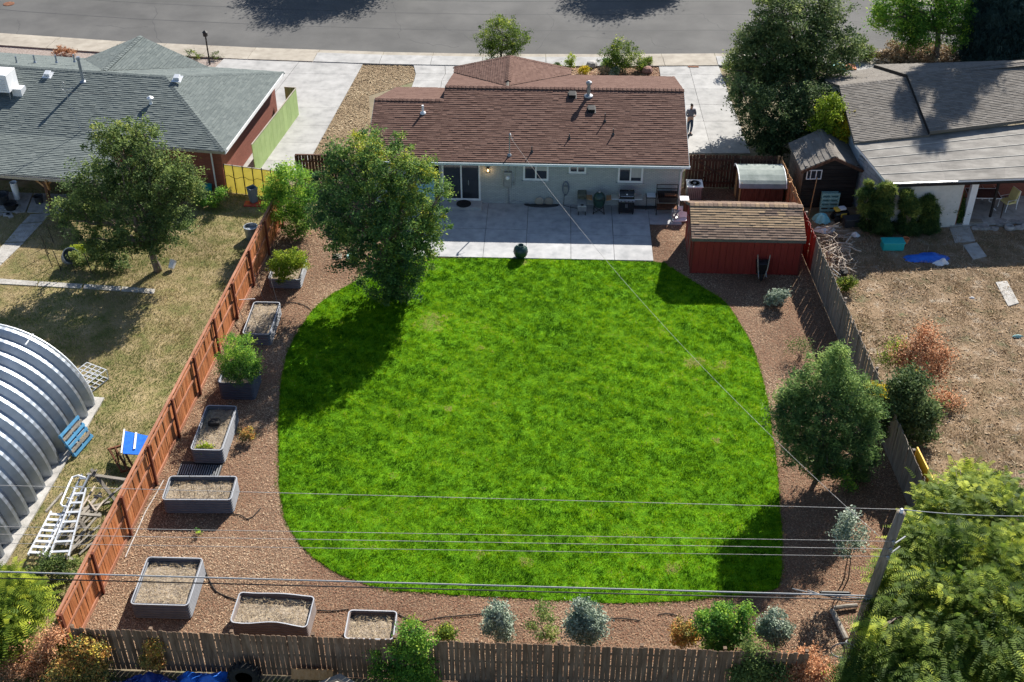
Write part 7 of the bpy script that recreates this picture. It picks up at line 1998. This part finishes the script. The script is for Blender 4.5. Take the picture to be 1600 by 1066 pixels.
# the big feathery tree at the bottom right
T('locust_tree', 'big feathery yellow green tree filling the bottom right corner', G(1560, 1000),
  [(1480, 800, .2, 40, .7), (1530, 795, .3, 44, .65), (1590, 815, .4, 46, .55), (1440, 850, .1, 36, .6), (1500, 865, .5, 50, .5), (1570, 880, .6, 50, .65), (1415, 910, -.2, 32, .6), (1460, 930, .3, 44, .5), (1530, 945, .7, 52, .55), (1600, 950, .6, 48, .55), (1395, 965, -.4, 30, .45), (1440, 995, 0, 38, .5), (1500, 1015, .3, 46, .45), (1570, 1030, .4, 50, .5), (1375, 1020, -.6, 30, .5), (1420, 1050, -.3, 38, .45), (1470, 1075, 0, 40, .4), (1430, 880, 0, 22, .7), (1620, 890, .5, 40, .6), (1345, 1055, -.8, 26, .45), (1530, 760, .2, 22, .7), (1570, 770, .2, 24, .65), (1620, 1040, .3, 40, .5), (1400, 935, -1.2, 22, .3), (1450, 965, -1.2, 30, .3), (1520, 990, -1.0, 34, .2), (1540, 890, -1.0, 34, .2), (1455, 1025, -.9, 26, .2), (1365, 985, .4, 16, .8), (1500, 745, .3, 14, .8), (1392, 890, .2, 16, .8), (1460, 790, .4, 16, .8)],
  92000, .088, 'leaf_locust', trunk=.16, trunk_top=1.4, clump=.21, per=14, mode='spray', shell=.5, canopy=3.0)
for k, (px, py) in enumerate(((1480, 1000), (1520, 960), (1560, 1010))):
    pass
# vegetable patch
T('vegetable_patch', 'leafy green vegetables around the tipped tub', G(150, 420),
  [(150, 400, 0, 16, .5), (130, 412, 0, 13, .4), (170, 408, 0, 14, .35), (118, 402, 0, 9, .8), (190, 415, 0, 12, .3), (145, 385, .1, 10, .6)], 7500, .08, 'leaf_apple', trunk=.02, trunk_top=.1, stems=4, clump=.14, per=18, cat='plants', shell=.3)
T('lime_crop', 'bright lime leaves behind the tipped tub', G(120, 405), [(118, 394, 0, 11, .6), (130, 390, 0, 8, .6)], 1800, .08, 'leaf_lime', trunk=.015, trunk_top=.1, clump=.1, per=14, cat='plants')
T('corner_weeds', 'green weeds at the corner of the brick wall behind the left tree', G(325, 325), [(320, 312, 0, 12, .4), (335, 318, 0, 11, .5), (345, 300, 0, 10, .45)], 3200, .08, 'leaf_maple', trunk=.02, trunk_top=.1, clump=.13, per=16, cat='weeds')

# trees across the street (beyond the frame): they shade the asphalt
def far_tree(label, base, lobes, n):
    o = thing('street_tree', label, 'tree', base, 0, 'trees across the street')
    mb = MB(); L = [(Vector(base) + Vector(c), r, .4) for *c, r in [(l[0], l[1], l[2], l[3]) for l in lobes]]
    mb.tube([Vector(base), Vector(base) + Vector((0, 0, 3.2))], .25, 9, .2)
    for c, r, t in L: limb(mb, Vector(base) + Vector((0, 0, 2.8)), c, .12, .04, .4)
    mb.build('trunk', 'bark', o)
    P, T_ = crown_points(L, n, .35, 30, .3)
    np_mesh('crown', leafquads(P, .16, .4, .6), 4, T_, 'leaf_maple', o, Vector(base))
far_tree('broad tree across the street shading the asphalt at the left', Vector((-12.9, 84.2, 0)), [(0, 0, 5.6, 2.4), (-2.4, .5, 5.2, 1.8), (2.4, .3, 5.4, 1.9), (-1, -.8, 4.6, 1.6), (1.6, -.6, 4.4, 1.5), (-4.0, .4, 4.8, 1.1), (0, 1, 7, 1.6)], 30000)
far_tree('broad tree across the street shading the asphalt in the middle', Vector((7.5, 85.6, 0)), [(0, 0, 5.6, 2.0), (-2.0, .5, 5.2, 1.6), (2.2, .3, 5.4, 1.7), (-.5, -.6, 4.6, 1.3), (1.6, -.3, 4.6, 1.3), (0, 1, 6.8, 1.5)], 24000)

# ------------------------------------------------------------------ alley side things at the bottom edge
q = G(384, 1052, .4)
tr = thing('old_tyre', 'knobbly black tractor tyre leaning on the back fence', 'tyre', Vector((q.x, REAR_Y - .42, 0)))
mb = MB(); mb.lathe([(.26, -.12), (.40, -.15), (.46, -.09), (.47, 0), (.46, .09), (.40, .15), (.26, .12), (.24, 0), (.26, -.12)], (0, 0, .47), 30, 'y'); o_ = mb.build('casing', 'rubber', tr, world=False, smooth=True)
for k in range(20):
    a = 6.283 * k / 20; mb = MB(); mb.box((.47 * math.cos(a), 0, .47 + .47 * math.sin(a)), (.05, .26, .07), 0, 0, -a); mb.build('lug', 'rubber', tr, world=False)
crumple('blue_sheet', 'dark blue plastic sheeting heaped behind the fence near the tyre', 'sheeting', 320, 1072, 1.0, .5, .5, 'blue_tarp', 21.0)
crumple('blue_sheet', 'darker blue sheeting heap below the autumn bush', 'sheeting', 225, 1078, 1.1, .55, .6, 'blue_dark', 25.0)
q = G(492, 1058); mb = MB(); mb.box((q.x - .0, REAR_Y - .28, .42), (1.25, .06, .34), 0, -.4); mb.build('rusty_board', 'orange_wood', label='orange brown board propped at the back fence', cat='board', bevel=.01)
q = G(528, 1066, 1.0)
hx = thing('angular_roof', 'pale angular hexagonal roof with dark chevron trim at the bottom edge', 'roof', Vector((q.x, q.y - 1.0, 0)))
apx = Vector((0, 0, 1.5)); ring = [Vector((1.35 * math.cos(R(30 + 60 * i)), 1.35 * math.sin(R(30 + 60 * i)), .95)) for i in range(6)]
for i in range(6):
    a, b = ring[i], ring[(i + 1) % 6]; mb = MB(); mb.slab([a, b, apx], .05); mb.build('roof_panel', 'concrete_tan', hx, world=False)
    for t in (.25, .55):
        p0, p1 = a.lerp(apx, t), b.lerp(apx, t); mb = MB(); mb.beam(p0 + Vector((0, 0, .02)), p1 + Vector((0, 0, .02)), .06, .02); mb.build('trim_strip', 'black_metal', hx, world=False)
    mb = MB(); mb.beam(a * .9, Vector((a.x * .9, a.y * .9, 0)), .08, .08, (0, 1, 0)); mb.build('post', 'dark_wood', hx, world=False)
# fallen leaves and weeds below the fence
blades('alley_weeds', [(-16, 18), (14, 18), (14, 22.9), (-13.8, 23.1), (-16, 23.3)], 260, .16, .03, lambda x, y: .05 + .6 * rng.random(len(x)) * vn(x, y, .8, 40) + .1, 'dry_grass', .0, label='rough weeds in the shade on the alley side of the back fence', lean=1.0)
